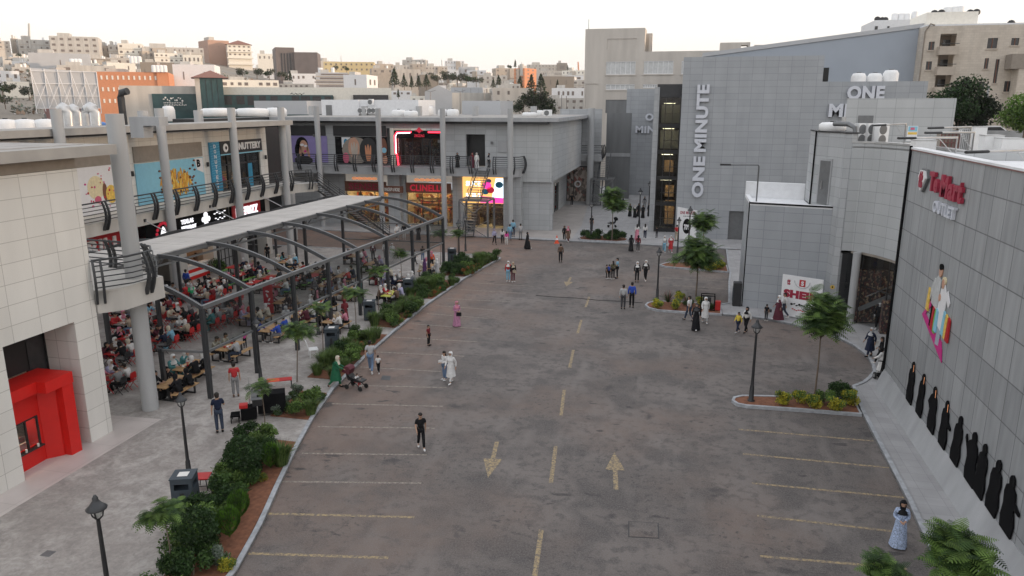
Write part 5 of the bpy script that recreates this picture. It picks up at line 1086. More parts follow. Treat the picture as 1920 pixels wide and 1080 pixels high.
# ---- left and back roof clutter
for i,(u,r_) in enumerate(((12,.85),(48,.85),(86,.85))):
    d1=ray(u,240); t=(12.45-CAMH)/d1[2]; D=57; s_=D/math.hypot(d1[0],d1[1]); tank(d1[0]*s_,d1[1]*s_,11.9,.64,1.02,'%s squat white tank in the row on the warm wing roof'%words[i],lie=True)
def duct(u,D,h,label,r_=.23,kind=0):
    d1=ray(u,230); s_=D/math.hypot(d1[0],d1[1]); x,y=d1[0]*s_,d1[1]*s_; mb=MB()
    if kind==0: mb.mat('duct_metal').tube([(x,y,11.9),(x,y,11.9+h*.8),(x-.08,y,11.9+h*.93),(x-.3,y,11.9+h),(x-.5,y,11.9+h*.93),(x-.55,y,11.9+h*.75)],r_,14)
    else: mb.mat('duct_metal').tube([(x,y,11.9),(x,y,11.9+h)],r_,14); mb.mat('grey_metal').cyl(x,y,11.9+h,11.9+h+.25,r_*1.3,r_*.4,14)
    mb.mat('concrete_grey').box(x-.6,x+.6,y-.5,y+.5,11.8,12.15); return solo(mb,'vent_duct',label,'vent duct')
duct(129,58,1.75,'tall shiny vent duct nearest the white tanks',.29); duct(147,60,1.7,'second vent duct with a bent top',.26); duct(180,58,1.75,'wide shiny vent duct with a hooded top',.33); duct(162,62,1.5,'straight capped vent duct behind the bent ones',.22,1)
mb=MB(); d1=ray(228,195); s_=60/math.hypot(d1[0],d1[1]); x,y=d1[0]*s_,d1[1]*s_; mb.tube([(x,y,11.9),(x,y,14.3),(x+.1,y,14.6),(x+.6,y,14.7)],.24,12); solo(mb,'vent_duct','black bent flue pipe standing on the warm wing roof','vent duct','charcoal')
mb=MB(); d1=ray(265,228); s_=50/math.hypot(d1[0],d1[1]); x,y=d1[0]*s_,d1[1]*s_; mb.mat('concrete_grey').box(x-.5,x+.4,y-.4,y+.4,11.9,13.1); mb.box(x+.4,x+1.5,y-.4,y+.4,12.6,13.1); solo(mb,'roof_hood','grey boxy hood on the warm wing roof beside a pillar','vent hood')
mb=MB(); p=G(193,236,11.95); mb.mat('blue_plastic').sphere((p[0],p[1],12.1),(.35,.3,.2),8,6); mb.mat('print_black').sphere((p[0]-.3,p[1],12.05),(.25,.2,.15),8,6); solo(mb,'tarp_bundle','small dark and blue bundle lying on the warm wing roof','bundle')
# white roof rooms of the back wing
def roomb(u0,u1,v0,Y,m,label,door=None,dep=8,base=12.42):
    a=onY(u0,v0,Y); b=onY(u1,v0,Y); r=thing('roof_room',label,'roof room',((a[0]+b[0])/2,Y+dep/2,base)); mb=MB(); mb.box(a[0],b[0],Y,Y+dep,base,a[2]); mb.build('wall',m,r)
    if door: c=onY(door[0],door[2],Y); e_=onY(door[1],door[3],Y); mb=MB(); mb.box(c[0],e_[0],Y-.06,Y-.001,base,c[2]); mb.build('door','grey_metal',r)
    return r,a,b
r,a,b=roomb(602,672,187,92,'white_render','large white roof room with a grey door on the back wing',(611,623,197,213))
mb=MB(); mb.box(b[0]+.001,b[0]+8.0,92.3,99,12.42,b[2]-.02); mb.build('side_wall','white_render',r)
for i,(u,v) in enumerate(((678,213),(686,213),(696,213),(703,213),(697,197))):
    p=onY(u,v,92); ac((p[0],91.9,max(p[2],12.5)),0,'%s air conditioner on the white roof room wall'%words[i],h=.75,w_=.55)
roomb(476,575,189,100,'shed_grey','low pale roof room further left on the back wing'); roomb(866,938,189,104,'shed_grey','pale blue roof room behind the clad box roof')
for i,(u0,u1,v0,Y) in enumerate(((380,441,204,72+10),(445,500,204,84),(500,535,203,86),(735,760,207,88),(758,783,209,87),(782,812,199,97),(822,838,206,90),(838,860,206,90),(979,1007,212,90),(1005,1020,208,99),(305,325,200,74))):
    a=onY(u0,v0,Y); b=onY(u1,v0,Y); tank((a[0]+b[0])/2,Y,12.42 if Y>80 else 12.0,(b[0]-a[0])/2,a[2]-(12.42 if Y>80 else 12.0)+.1,'squat white tank on the mall roofs, %s from the left'%(words+['tenth','eleventh'])[i],lie=True)
p=onY(1027,210,90); ac((p[0],90,12.45),0,'single air conditioner right of the white tank over the clad box',h=.75,w_=1.0)
# ================================================================ pergola over the food court
pg=thing('pergola','long dark steel pergola with curved ribs, pale central roof strip and glass side band','pergola',(-27,44,PZ))
EV=[G(u,v,4.6) for u,v in [(378,577),(470,543),(548,513),(614,488),(670,467),(724,446),(772,428),(802,417),(830,407)]]
def rib(ex,ey,sgn,xs,zs,name='rib'):
    mb=MB(); n=12; pts=[]
    for i in range(n+1):
        t=i/n; x=ex+(xs-ex)*t; z=4.6+(zs-4.6)*(1-(1-t)**1.9); pts.append((x,ey,z))
    mb.tube(pts,.11,4,flat=1.3); return mb.build(name,'rib_metal',pg)
RX=lambda y:-26.6+(y-33)*.055; LX=lambda y:RX(y)-3.7; LE=lambda y:LX(y)-4.6
for i,(x,y,z) in enumerate(EV):
    rib(x,y,1,RX(y),6.12); rib(LE(y),y,-1,LX(y),6.12)
    mb=MB(); px=x+.0; mb.box(px-.1,px+.1,y-.1,y+.1,PZ,4.55); mb.build('post','dark_metal',pg)
    mb=MB(); mb.box(LE(y)-.08,LE(y)+.08,y-.08,y+.08,PZ,4.55); mb.build('post','dark_metal',pg)
    if i%2==0 or i==1: mb=MB(); mb.box(LX(y)-.1,LX(y)+.1,y-.1,y+.1,PZ,5.9); mb.build('post','dark_metal',pg)
    mb=MB(); mb.box(LX(y),RX(y),y-.07,y+.07,5.78,5.92); mb.build('cross_beam','grey_metal',pg)
y0,y1=EV[0][1],EV[-1][1]
def beam(xa,ya,xb,yb,z,r_,m='grey_metal',name='beam'): mb=MB(); mb.tube([(xa,ya,z),(xb,yb,z)],r_,4); mb.build(name,m,pg)
beam(EV[0][0],y0,EV[-1][0],y1,4.6,.13); beam(LE(y0),y0,LE(y1),y1,4.6,.12)
beam(EV[0][0],y0,EV[-1][0],y1,2.42,.08,name='mid_rail')
for f in (RX,LX): beam(f(y0),y0,f(y1),y1,6.0,.14); beam(f(y0),y0,f(y1),y1,5.6,.07)
beam(EV[0][0],y0,EV[0][0]-2.3,y0-.2,2.42,.07,name='mid_rail'); mb=MB(); mb.box(EV[0][0]-2.4,EV[0][0]-2.22,y0-.3,y0-.12,PZ,2.5); mb.build('post','dark_metal',pg)
beam(EV[-1][0],y1,LX(y1),y1,3.9,.07); beam(EV[-1][0],y1,LX(y1),y1,2.4,.06,name='mid_rail'); 
mb=MB(); n=14
for i in range(n):
    a=y0+(y1+.15-y0)*i/n; b=y0+(y1+.15-y0)*(i+1)/n-.03; k=3
    for j in range(k):
        s0,s1=j/k,(j+1)/k-.008
        q=[(LX(a)+(RX(a)-LX(a))*s0,a),(LX(a)+(RX(a)-LX(a))*s1,a),(LX(b)+(RX(b)-LX(b))*s1,b),(LX(b)+(RX(b)-LX(b))*s0,b)]; mb.prism(q,6.16,6.19)
mb.build('roof_strip','roof_panel',pg)
mb=MB(); mb.prism([(LX(y0)-.1,y0-.1),(RX(y0)+.1,y0-.1),(RX(y1)+.1,y1+.2),(LX(y1)-.1,y1+.2)],6.12,6.155); mb.build('roof_tray','grey_metal',pg)
for i in range(8):
    (xa,ya,_),(xb,yb,_)=EV[i],EV[i+1]; mb=MB(); mb.face([(xa,ya+.12,2.5),(xb,yb-.12,2.5),(xb,yb-.12,4.48),(xa,ya+.12,4.48)]); mb.build('side_glass','pergola_glass',pg)
for i in (2,4,6):
    y=EV[i][1]; mb=MB(); mb.tube([(LX(y),y,4.2),(LX(y)+1.2,y,5.7)],.05,4); mb.tube([(LX(y),y,4.2),(LX(y),y+1.2,5.7)],.05,4); mb.build('brace','grey_metal',pg)
# ================================================================ street lamps
def make_lamp():
    r=thing('street_lamp','','street lamp'); 
    mb=MB(); mb.lathe(0,0,[(0,.17),(.05,.17),(.08,.12),(.75,.10),(.8,.075),(1.2,.07),(3.3,.05)],12); mb.build('pole','charcoal',r,local=True)
    mb=MB(); 
    for a in range(4): c,s=math.cos(a*math.pi/2+.4),math.sin(a*math.pi/2+.4); mb.tube([(0,0,3.28),(.12*c,.12*s,3.4),(.17*c,.17*s,3.62)],.022,5)
    mb.build('bracket','charcoal',r,local=True)
    mb=MB(); mb.lathe(0,0,[(3.36,.05),(3.45,.10),(3.61,.18)],14); mb.build('glass_bowl','window_pale',r,local=True)
    mb=MB(); mb.lathe(0,0,[(3.61,.25),(3.64,.26),(3.72,.17),(3.82,.10),(3.86,.07),(3.92,.075),(3.96,.05),(4.0,.03)],18); mb.build('hood','dark_metal',r,local=True)
    return r
lampP=make_lamp(); used=False
LMP=[((-14.27,14.45),4.0,'front street lamp cut by the bottom edge, on the plaza'),
 ((355,893),3.4,'street lamp behind the box bin with the pale lid'),
 ((1408,752),4.05,'street lamp at the tip of the near right planting island'),
 ((1232,560),3.8,'street lamp beside the bushy tree on the middle island'),
 ((489,712),3.35,'street lamp just outside the pergola by the food court speakers'),
 ((597,627),3.35,'street lamp outside the pergola near the white plastic chair'),
 ((681,573),3.3,'street lamp outside the pergola by the twin picnic tables'),
 ((1108,450),4.1,'street lamp in the hedge island of the back plaza'),
 ((1198,428),4.6,'street lamp before the dark dressed group'),
 ((1216,400),4.2,'farther street lamp beside the annex wall'),
 ((1290,472),4.4,'taller street lamp before the white banner'),
 ((1270,478),3.6,'lower street lamp left of the white banner'),
 ((861,494),3.95,'street lamp at the far tip of the long hedge'),
 ((720,470),3.8,'street lamp beyond the pergola ribs'),((873,470),3.5,'thin street lamp right of the hedge tip lamp')]
for i,(p,h,lab) in enumerate(LMP):
    x,y=(p if p[0]<0 and abs(p[1])<60 else G(p[0],p[1],PZ)[:2])
    if i==0: lampP.location=(x,y,PZ); lampP['label']=shorten(lab); lampP['group']='black street lamps'; o=lampP
    else: o=copy_thing(lampP,(x,y,PZ),random.random()*3,lab,'black street lamps',h/4.0)
# ================================================================ tables, benches, chairs
def table_picnic(top,bench,leg='charcoal',L_=1.75,name='picnic_table'):
    r=thing(name,'','picnic table')
    mb=MB()
    for k in range(4): mb.box(-.36+k*.18,-.36+k*.18+.172,-L_/2,L_/2,.71,.75)
    mb.build('tabletop',top,r,local=True)
    for s in (-1,1):
        mb=MB()
        for k in range(2): mb.box(s*.72-.14+k*.145,s*.72-.14+k*.145+.135,-L_/2,L_/2,.42,.455)
        mb.build('bench',bench,r,local=True)
    for s in (-1,1):
        mb=MB(); y=s*(L_/2-.28)
        for x in (-.30,.24): mb.box(x,x+.06,y-.04,y+.04,.06,.709)
        for x in (-.80,.74): mb.box(x,x+.06,y-.04,y+.04,.06,.419)
        mb.box(-.80,.80,y-.04,y+.04,0,.06); mb.build('leg_frame',leg,r,local=True)
    return r
def table_grey(top='table_grey',leg='charcoal'):
    r=thing('dining_table','','table'); mb=MB(); mb.box(-.4,.4,-.62,.62,.71,.745); mb.build('tabletop',top,r,local=True)
    for s in (-1,1):
        mb=MB(); y=s*.45
        mb.tube([(-.3,y,0),(.3,y,.7)],.025,4); mb.tube([(.3,y,0),(-.3,y,.7)],.025,4); mb.build('crossed_legs',leg,r,local=True)
    return r
def make_chair(m='red_plastic'):
    r=thing('chair','','chair'); mb=MB(); mb.box(-.21,.21,-.2,.22,.43,.46); mb.build('seat',m,r,local=True)
    mb=MB(); mb.eprism((0,.21,.46),X_,Z_,[(-.2,.1),(.2,.1),(.21,.3),(.15,.42),(-.15,.42),(-.21,.3)],-.03,0); mb.build('backrest',m,r,local=True)
    mb=MB()
    for sx in (-1,1):
        mb.tube([(sx*.2,-.2,0),(sx*.18,.22,.55),(sx*.18,.23,.8)],.016,4); mb.tube([(sx*.2,.24,0),(sx*.18,-.18,.43)],.016,4)
    mb.build('legs','charcoal' if m!='red_plastic' else 'red_plastic',r,local=True); return r
chairs={}
def chair(kind,loc,rz,label,group='red folding chairs at the grey tables'):
    if kind not in chairs:
        c=make_chair(kind); chairs[kind]=c; c.location=loc; c.rotation_euler=(0,0,rz); c['label']=label; c['group']=group; return c
    return copy_thing(chairs[kind],loc,rz,label,group)
protos={}
def table(kind,loc,rz,label,group):
    if kind not in protos:
        p={'wood':lambda:table_picnic('wood','wood'),'red':lambda:table_picnic('red_plastic','green_paint',L_=1.5),'black':lambda:table_picnic('print_black','charcoal'),'yellow':lambda:table_picnic('yellow_cloth','charcoal'),'grey':table_grey,'redflat':lambda:table_grey('red_plastic','red_plastic')}[kind]()
        protos[kind]=p; p.location=loc; p.rotation_euler=(0,0,rz); p['label']=shorten(label); p['group']=group; return p
    return copy_thing(protos[kind],loc,rz,label,group)
ordw=['first','second','third','fourth','fifth','sixth','seventh','eighth','ninth','tenth','eleventh','twelfth','thirteenth','fourteenth','fifteenth']
TB=[]
def row(kind,pts,desc,group):
    ps=sorted([G(u,v,.85) for u,v in pts],key=lambda p:p[1])
    for i,p in enumerate(ps):
        lab='%s from the camera in the %s'%(ordw[i],desc); table(kind,(p[0],p[1],PZ),-.03,lab.replace('from','%s from'%('wooden picnic table' if kind=='wood' else 'red picnic table with green benches' if kind=='red' else 'grey dining table'),1),group)
        TB.append((p[0],p[1],kind,'%s table of the %s'%(ordw[i],desc)))
row('wood',[(322,715),(355,684),(432,648),(510,614),(563,588),(603,566),(655,542)],'front wooden row beside the pergola posts','wooden picnic tables')
row('wood',[(478,587),(532,563),(609,532),(643,515),(698,493)],'second wooden row under the glass','wooden picnic tables')
row('wood',[(537,489),(562,503),(600,508),(668,478)],'back wooden row by the stairs','wooden picnic tables')
row('red',[(451,514),(506,519),(475,529),(411,526),(561,522),(528,534),(590,515),(440,499),(480,503)],'middle row of red tables','red picnic tables with green benches')
row('grey',[(339,590),(343,613),(391,595),(235,581),(237,604),(381,553),(428,555),(371,535),(407,541),(275,560),(310,570),(285,588),(330,548),(425,583)],'grey tables near the big column','grey dining tables')
for kind,(u,v),lab,short in (('wood',(624,598),'wooden picnic table outermost by the box bin and white chair','outermost table by the white chair'),('yellow',(732,550),'picnic table with a yellow cloth near the hedge','yellow clothed table'),('black',(757,525),'black draped table with white plates near the hedge','black draped table'),('black',(715,515),'black table further inside from the plated one','inner black table'),('wood',(807,499),'last wooden table near the hedge tip','last table near the hedge tip')):
    p=G(u,v,.85); table(kind,(p[0],p[1],PZ),-.03,lab,'outer tables by the hedge'); TB.append((p[0],p[1],kind,short))
for (u,v),lab,short in (((300,633),'long red table behind the near end rail','long red table'),((213,704),'red table at the stone corner pier','red table at the stone corner'),((222,658),'red table with a white cloth behind the stone corner','second red table behind the corner'),((245,630),'red table deepest behind the stone corner','deepest red table behind the corner')):
    p=G(u,v,.85); table('redflat',(p[0],p[1],PZ),-.03,lab,'red tables by the near column'); TB.append((p[0],p[1],'redflat',short))
# chairs: around grey and red flat tables; the seats of TB feed the people below
SEATS=[]
for x,y,k,d in TB:
    if k in('wood','red','black','yellow'):
        for sx in (-1,1):
            for yy in (-.45,.4): SEATS.append((x+sx*.72,y+yy,math.pi/2*(1 if sx<0 else -1)+math.pi/2*0,sx,k,d,'%s %s'%('near' if yy<0 else 'far','left' if sx<0 else 'right')))
    else:
        for sx in (-1,1):
            for yy in (-.33,.33):
                lab='%s %s chair at the %s'%('near' if yy<0 else 'far','left' if sx<0 else 'right',d)
                kind='red_plastic' if (k=='grey' or (yy>0)) else 'charcoal'
                chair(kind,(x+sx*.62,y+yy,PZ),-sx*math.pi/2,('red ' if kind=='red_plastic' else 'black ')+lab,'red folding chairs' if kind=='red_plastic' else 'black chairs')
                SEATS.append((x+sx*.60,y+yy,0,sx,k,d,'%s %s'%('near' if yy<0 else 'far','left' if sx<0 else 'right')))
for (u,v),lab,rz,m in (((383,915),'red chair with black legs beside the box bin',1.8,'rc'),((525,728),'red and orange bench seat by the speakers',1.2,'rb')):
    p=G(u,v,PZ)
    if m=='rc':
        r=thing('chair',lab,'chair',(p[0],p[1],PZ),1.9); mb=MB(); mb.box(-.27,.27,-.24,.26,.46,.5); mb.build('seat','red_plastic',r,local=True); mb=MB()
        for sx in (-.24,.24):
            for sy in (-.2,.22): mb.tube([(sx,sy,0),(sx*.8,sy*.7,.46)],.02,5)
            mb.tube([(sx,.22,.2),(sx,-.2,.2)],.014,4)
        mb.build('legs','charcoal',r,local=True)
    else:
        r=thing('bench',lab,'bench',(p[0],p[1],PZ),.5); mb=MB(); mb.box(-.6,.0,-.22,.22,.44,.48); mb.build('orange_half','orange_plastic',r,local=True); mb=MB(); mb.box(.0,.6,-.22,.22,.44,.48); mb.build('red_half','red_plastic',r,local=True); mb=MB()
        for sx in (-.56,.56):
            for sy in (-.18,.18): mb.box(sx-.02,sx+.02,sy-.02,sy+.02,0,.439)
        mb.build('legs','charcoal',r,local=True)
p=G(588,668,PZ); r=thing('chair','white plastic armchair near the hedge and the dark bin','chair',(p[0],p[1],PZ),2.2); mb=MB(); mb.box(-.28,.28,-.25,.25,.42,.46); mb.build('seat','white_plastic',r,local=True); mb=MB(); mb.eprism((0,.25,.44),X_,Vector((0,.25,1)),[(-.28,0),(.28,0),(.24,.5),(-.24,.5)],-.02,.02); mb.build('backrest','white_plastic',r,local=True); mb=MB()
for sx in (-.25,.25):
    for sy in (-.22,.22): mb.tube([(sx,sy,0),(sx*.9,sy*.9,.44)],.025,4)
mb.build('legs','white_plastic',r,local=True)
# ================================================================ bins
def make_bin():
    r=thing('litter_bin','','bin'); mb=MB(); wall(mb,(-.36,-.36,0),X_,.72,1.25,[(.12,.6,.86,1.08)],.03,z0=.05); wall(mb,(.36,-.36,0),Y_,.72,1.25,[(.12,.6,.86,1.08)],.03,z0=.05); wall(mb,(.36,.36,0),(-1,0,0),.72,1.25,[],.03,z0=.05); wall(mb,(-.36,.36,0),(0,-1,0),.72,1.25,[],.03,z0=.05); mb.box(-.34,.34,-.34,.34,.8,.82); mb.build('casing','bin_blue',r,local=True)
    mb=MB(); mb.box(-.38,.38,-.38,.38,1.251,1.29); mb.build('lid','bin_blue',r,local=True)
    mb=MB(); mb.box(-.17,.17,-.16,.16,1.291,1.30); mb.build('ash_tray','paper',r,local=True)
    mb=MB(); mb.box(-.07,.07,-.375,-.361,.2,.75); mb.build('door_plate','charcoal',r,local=True)
    return r
binP=make_bin()
for i,((u,v),lab,rz) in enumerate((((351,958),'slate box bin with a pale square on its lid at the plaza edge',.35),((624,660),'dark box bin beside the white plastic chair',.3),((694,605),'dark box bin behind the hedge by the twin tables',.3),((766,560),'dark box bin next to the yellow clothed table',.3),((848,498),'dark box bin near the hedge tip lamp',.2),((883,440),'dark box bin left of the stair frame',.1))):
    p=G(u,v-6,PZ)
    if i==0: binP.location=(p[0],p[1],PZ); binP.rotation_euler=(0,0,rz); binP['label']=lab; binP['group']='slate box bins'
    else: copy_thing(binP,(p[0],p[1],PZ),rz,lab,'slate box bins')
mb=MB(); p=G(1023,405,PZ); mb.mat('charcoal').cyl(p[0],p[1],PZ,1.35,.55,.5,18); mb.mat('grey_metal').cyl(p[0],p[1],1.351,1.4,.53,n=18); solo(mb,'promotion_stand','dark round counter stand by the passage wall','stand')
# speakers / DJ heap by the bed
p=Vector(G(478,785,PZ)); r=thing('sound_desk','black sound equipment with a laptop and red box on stands by the hedge','sound equipment',p,.5)
mb=MB(); mb.box(-.55,.1,-.3,.3,.1,.62); mb.build('speaker_case','print_black',r,local=True)
mb=MB(); mb.box(.15,1.35,.1,.75,.15,1.05); mb.build('covered_rack','black_cloth',r,local=True)
mb=MB(); mb.box(-.1,.4,-.2,.15,.95,.98); mb.obox((-.1,.15,.98),X_,Vector((0,.3,1)),0,.5,0,.3,-.01,.01); mb.build('laptop','grey_metal',r,local=True)
mb=MB(); mb.box(-.05,.35,-.1,.1,.62,.94); mb.build('desk_post','charcoal',r,local=True)
mb=MB(); mb.box(-.6,-.25,-.25,.1,.63,.78); mb.build('red_box','red_plastic',r,local=True)
mb=MB(); mb.box(-1.0,-.62,-.3,.25,.28,.34); 
for sx in (-.97,-.65):
    for sy in (-.27,.22): mb.box(sx-.02,sx+.02,sy-.02,sy+.02,0,.279)
mb.build('low_stool','print_black',r,local=True)
mb=MB(); mb.tube([(-.2,.2,0),(-.15,.25,1.9)],.02,5); mb.tube([(-.2,.3,0),(-.15,.25,.6)],.015,4); mb.build('mic_stand','light_metal',r,local=True)
# traffic cone
p=G(1044,456); r=thing('traffic_cone','orange traffic cone with a white band on the lot edge','traffic cone',(p[0],p[1],0)); mb=MB(); mb.lathe(0,0,[(0.03,.2),(.35,.14)],12); mb.lathe(0,0,[(.55,.09),(.8,.04)],12); mb.box(-.25,.25,-.25,.25,0,.03); mb.build('cone','orange_plastic',r,local=True); mb=MB(); mb.lathe(0,0,[(.35,.142),(.55,.092)],12); mb.build('white_band','sign_white',r,local=True)
# flags by the passage
for (u,v,h,txt,lab) in ((1055,372,2.9,'MINISO','red upright flag reading MINISO at the passage wall'),(1040,392,2.7,'MINISO','red narrow flag before the shop wall, left of the lettered one')):
    p=G(u,v,PZ); mb=MB(); mb.mat('charcoal').cyl(p[0],p[1],PZ,PZ+.1,.3,n=10); mb.mat('red_sign').eprism((p[0]-.45,p[1],PZ+.15),X_,Z_,[(0,0),(.95,.0),(.95,h+.25),(.75,h+.4),(0,h)],-.03,0); mb.mat('sign_white'); lettering(mb,txt,(p[0]+.3,p[1]-.0,PZ+.5),Z_,(-1,0,0),h*.75,.45,.002,.012,.04)
    solo(mb,'shop_flag',lab,'flag')
mb=MB(); p=G(1048,372,PZ); mb.mat('print_black').box(p[0]+1.2,p[0]+1.9,p[1],p[1]+.3,PZ,2.0); solo(mb,'display_board','black upright board right of the red MINISO flag','board')
# red banner inside the pergola
p=G(505,588,PZ); mb=MB(); mb.mat('red_sign').eprism((p[0]-.35,p[1],PZ),X_,Z_,[(0,.05),(.7,.05),(.7,2.0),(0,2.0)],-.03,0); mb.mat('sign_white')
for k in range(4): mb.ell((p[0]-.35,p[1],PZ),X_,Z_,.35+.08*math.sin(k*2),.7+k*.28,.14,.06,.015,rot=k,n=8,c0=.002)
mb.mat('charcoal').box(p[0]-.4,p[0]+.4,p[1]-.15,p[1]+.2,PZ,PZ+.05); solo(mb,'roll_banner','red roll banner with white script standing among the tables','banner')
# generator on the middle island edge
p=G(1335,588); r=thing('generator','black framed generator with a red fuel tank beside the middle island','generator',(p[0]-.2,p[1]+.6,0)); mb=MB()
for sx in (-.55,.35):
    for sy in (-.3,.3): mb.tube([(sx,sy,0),(sx,sy,1.15)],.035,5)
for sy in (-.3,.3): mb.tube([(-.55,sy,1.15),(.35,sy,1.15)],.035,5); mb.tube([(-.55,sy,.15),(.35,sy,.15)],.035,5)
mb.build('frame','print_black',r,local=True); mb=MB(); mb.box(-.45,.1,-.22,.22,.2,1.0); mb.build('engine','charcoal',r,local=True); mb=MB(); mb.box(.38,.75,-.2,.2,.15,.75); mb.build('fuel_tank','red_plastic',r,local=True)
# hoverboards row and strollers
def wheelset(x,y,rz,label,col='blue_plastic'):
    r=thing('hoverboard',label,'hoverboard',(x,y,PZ),rz,'hoverboards parked for hire'); mb=MB(); mb.tube([(-.25,0,.12),(.25,0,.12)],.07,8); mb.build('deck',col,r,local=True)
    for s in (-1,1):
        mb=MB(); mb.eprism((s*.33,0,.17),Y_,Z_,[(.17*math.cos(t),.17*math.sin(t)) for t in [i*math.pi/6 for i in range(12)]],-.06,.06); w_=mb.build('wheel','tyre',r,local=True)
        mb=MB(); mb.eprism((s*.33,0,.17),Y_,Z_,[(.1*math.cos(t),.1*math.sin(t)) for t in [i*math.pi/5 for i in range(10)]],-.07,.07); mb.build('rim','sign_white',w_,local=True)
    return r
hb=None
for i,(u,v) in enumerate(((1102,364),(1106,366),(1111,366),(1116,367),(1121,368),(1127,369),(1133,369),(1139,369))):
    p=G(u,v,PZ); lab='%s hoverboard from the left in the far hire row'%ordw[i]
    if hb is None: hb=wheelset(p[0],p[1],.3,lab)
    else: copy_thing(hb,(p[0],p[1],PZ),.2+.15*i,lab)
def make_stroller(hood,label,loc,rz,child=True):
    r=thing('stroller',label,'stroller',loc,rz)   # faces +X
    mb=MB(); mb.tube([(-.55,-.2,1.02),(-.55,.2,1.02)],.025,6)
    for s in (-.2,.2): mb.tube([(-.55,s,1.02),(-.1,s,.5),(.45,s,.12)],.02,5); mb.tube([(-.35,s,.12),(-.05,s,.5),(.3,s,.62)],.02,5)
    mb.build('frame','print_black',r,local=True)
    mb=MB(); mb.eprism((0,.2,0),X_,Z_,[(-.3,.45),(.3,.42),(.55,.45),(.55,.5),(.25,.55),(-.2,.62),(-.42,1.0),(-.5,.98)],0,.4); mb.build('seat','charcoal',r,local=True)
    mb=MB(); mb.eprism((-.25,.22,.75),X_,Z_,[(0,0),(.12,.28),(0,.4),(-.2,.42),(-.35,.3),(-.38,.1)],0,.44); mb.build('hood',hood,r,local=True)
    for x in (-.36,.45):
        for s in (-.26,.26): mb=MB(); mb.eprism((x,s,.12),X_,Z_,[(.12*math.cos(t),.12*math.sin(t)) for t in [i*math.pi/6 for i in range(12)]],-.025,.025); mb.build('wheel','tyre',r,local=True)
    return r
p=G(667,728); make_stroller('maroon_cloth','maroon hooded stroller pushed by the woman in green',(p[0],p[1],0),-.2)
p=G(1148,426,PZ); make_stroller('print_black','empty black stroller under the back plaza tree',(p[0],p[1],PZ),3.3)
p=G(1167,366,PZ); make_stroller('print_black','small dark stroller beside the far hoverboards',(p[0],p[1],PZ),1.2)
# ================================================================ plants
def quadleaf(mb,c,s,rng_,up=.4):
    a=Vector((rng_.gauss(0,1),rng_.gauss(0,1),rng_.gauss(0,1)+up)).normalized(); b=a.cross(Vector((rng_.gauss(0,1),rng_.gauss(0,1),rng_.gauss(0,1)))).normalized(); n=a.cross(b)
    c=Vector(c); l=s*(.7+.6*rng_.random()); w_=l*.45; mb.face([c-a*l,c+b*w_,c+a*l,c-b*w_])
def crown(name,n,rad,mats,s,seed,parent,lumps=6,solid=False,z0=0,shell=.55):
    rg=random.Random(seed); mb=MB(); L_=[]
    for i in range(lumps):
        v=Vector((rg.gauss(0,1),rg.gauss(0,1),rg.gauss(0,.8))).normalized()*.55 if lumps>1 else Vector((0,0,0))
        L_.append((v,rg.uniform(.38,.6) if lumps>1 else 1.,rg.choice(mats)))
    for i in range(n):
        c0,q,m=L_[i%lumps]; v=Vector((rg.gauss(0,1),rg.gauss(0,1),rg.gauss(0,1))).normalized()*(shell+(1-shell)*rg.random())**.7*q*rg.uniform(.88,1.12)
        c=c0+v; mb.mat(m if rg.random()<.7 else rg.choice(mats)); quadleaf(mb,(c.x*rad[0],c.y*rad[1],z0+rad[2]+c.z*rad[2]),s,rg)
    return mb.build(name,None,parent,local=True)
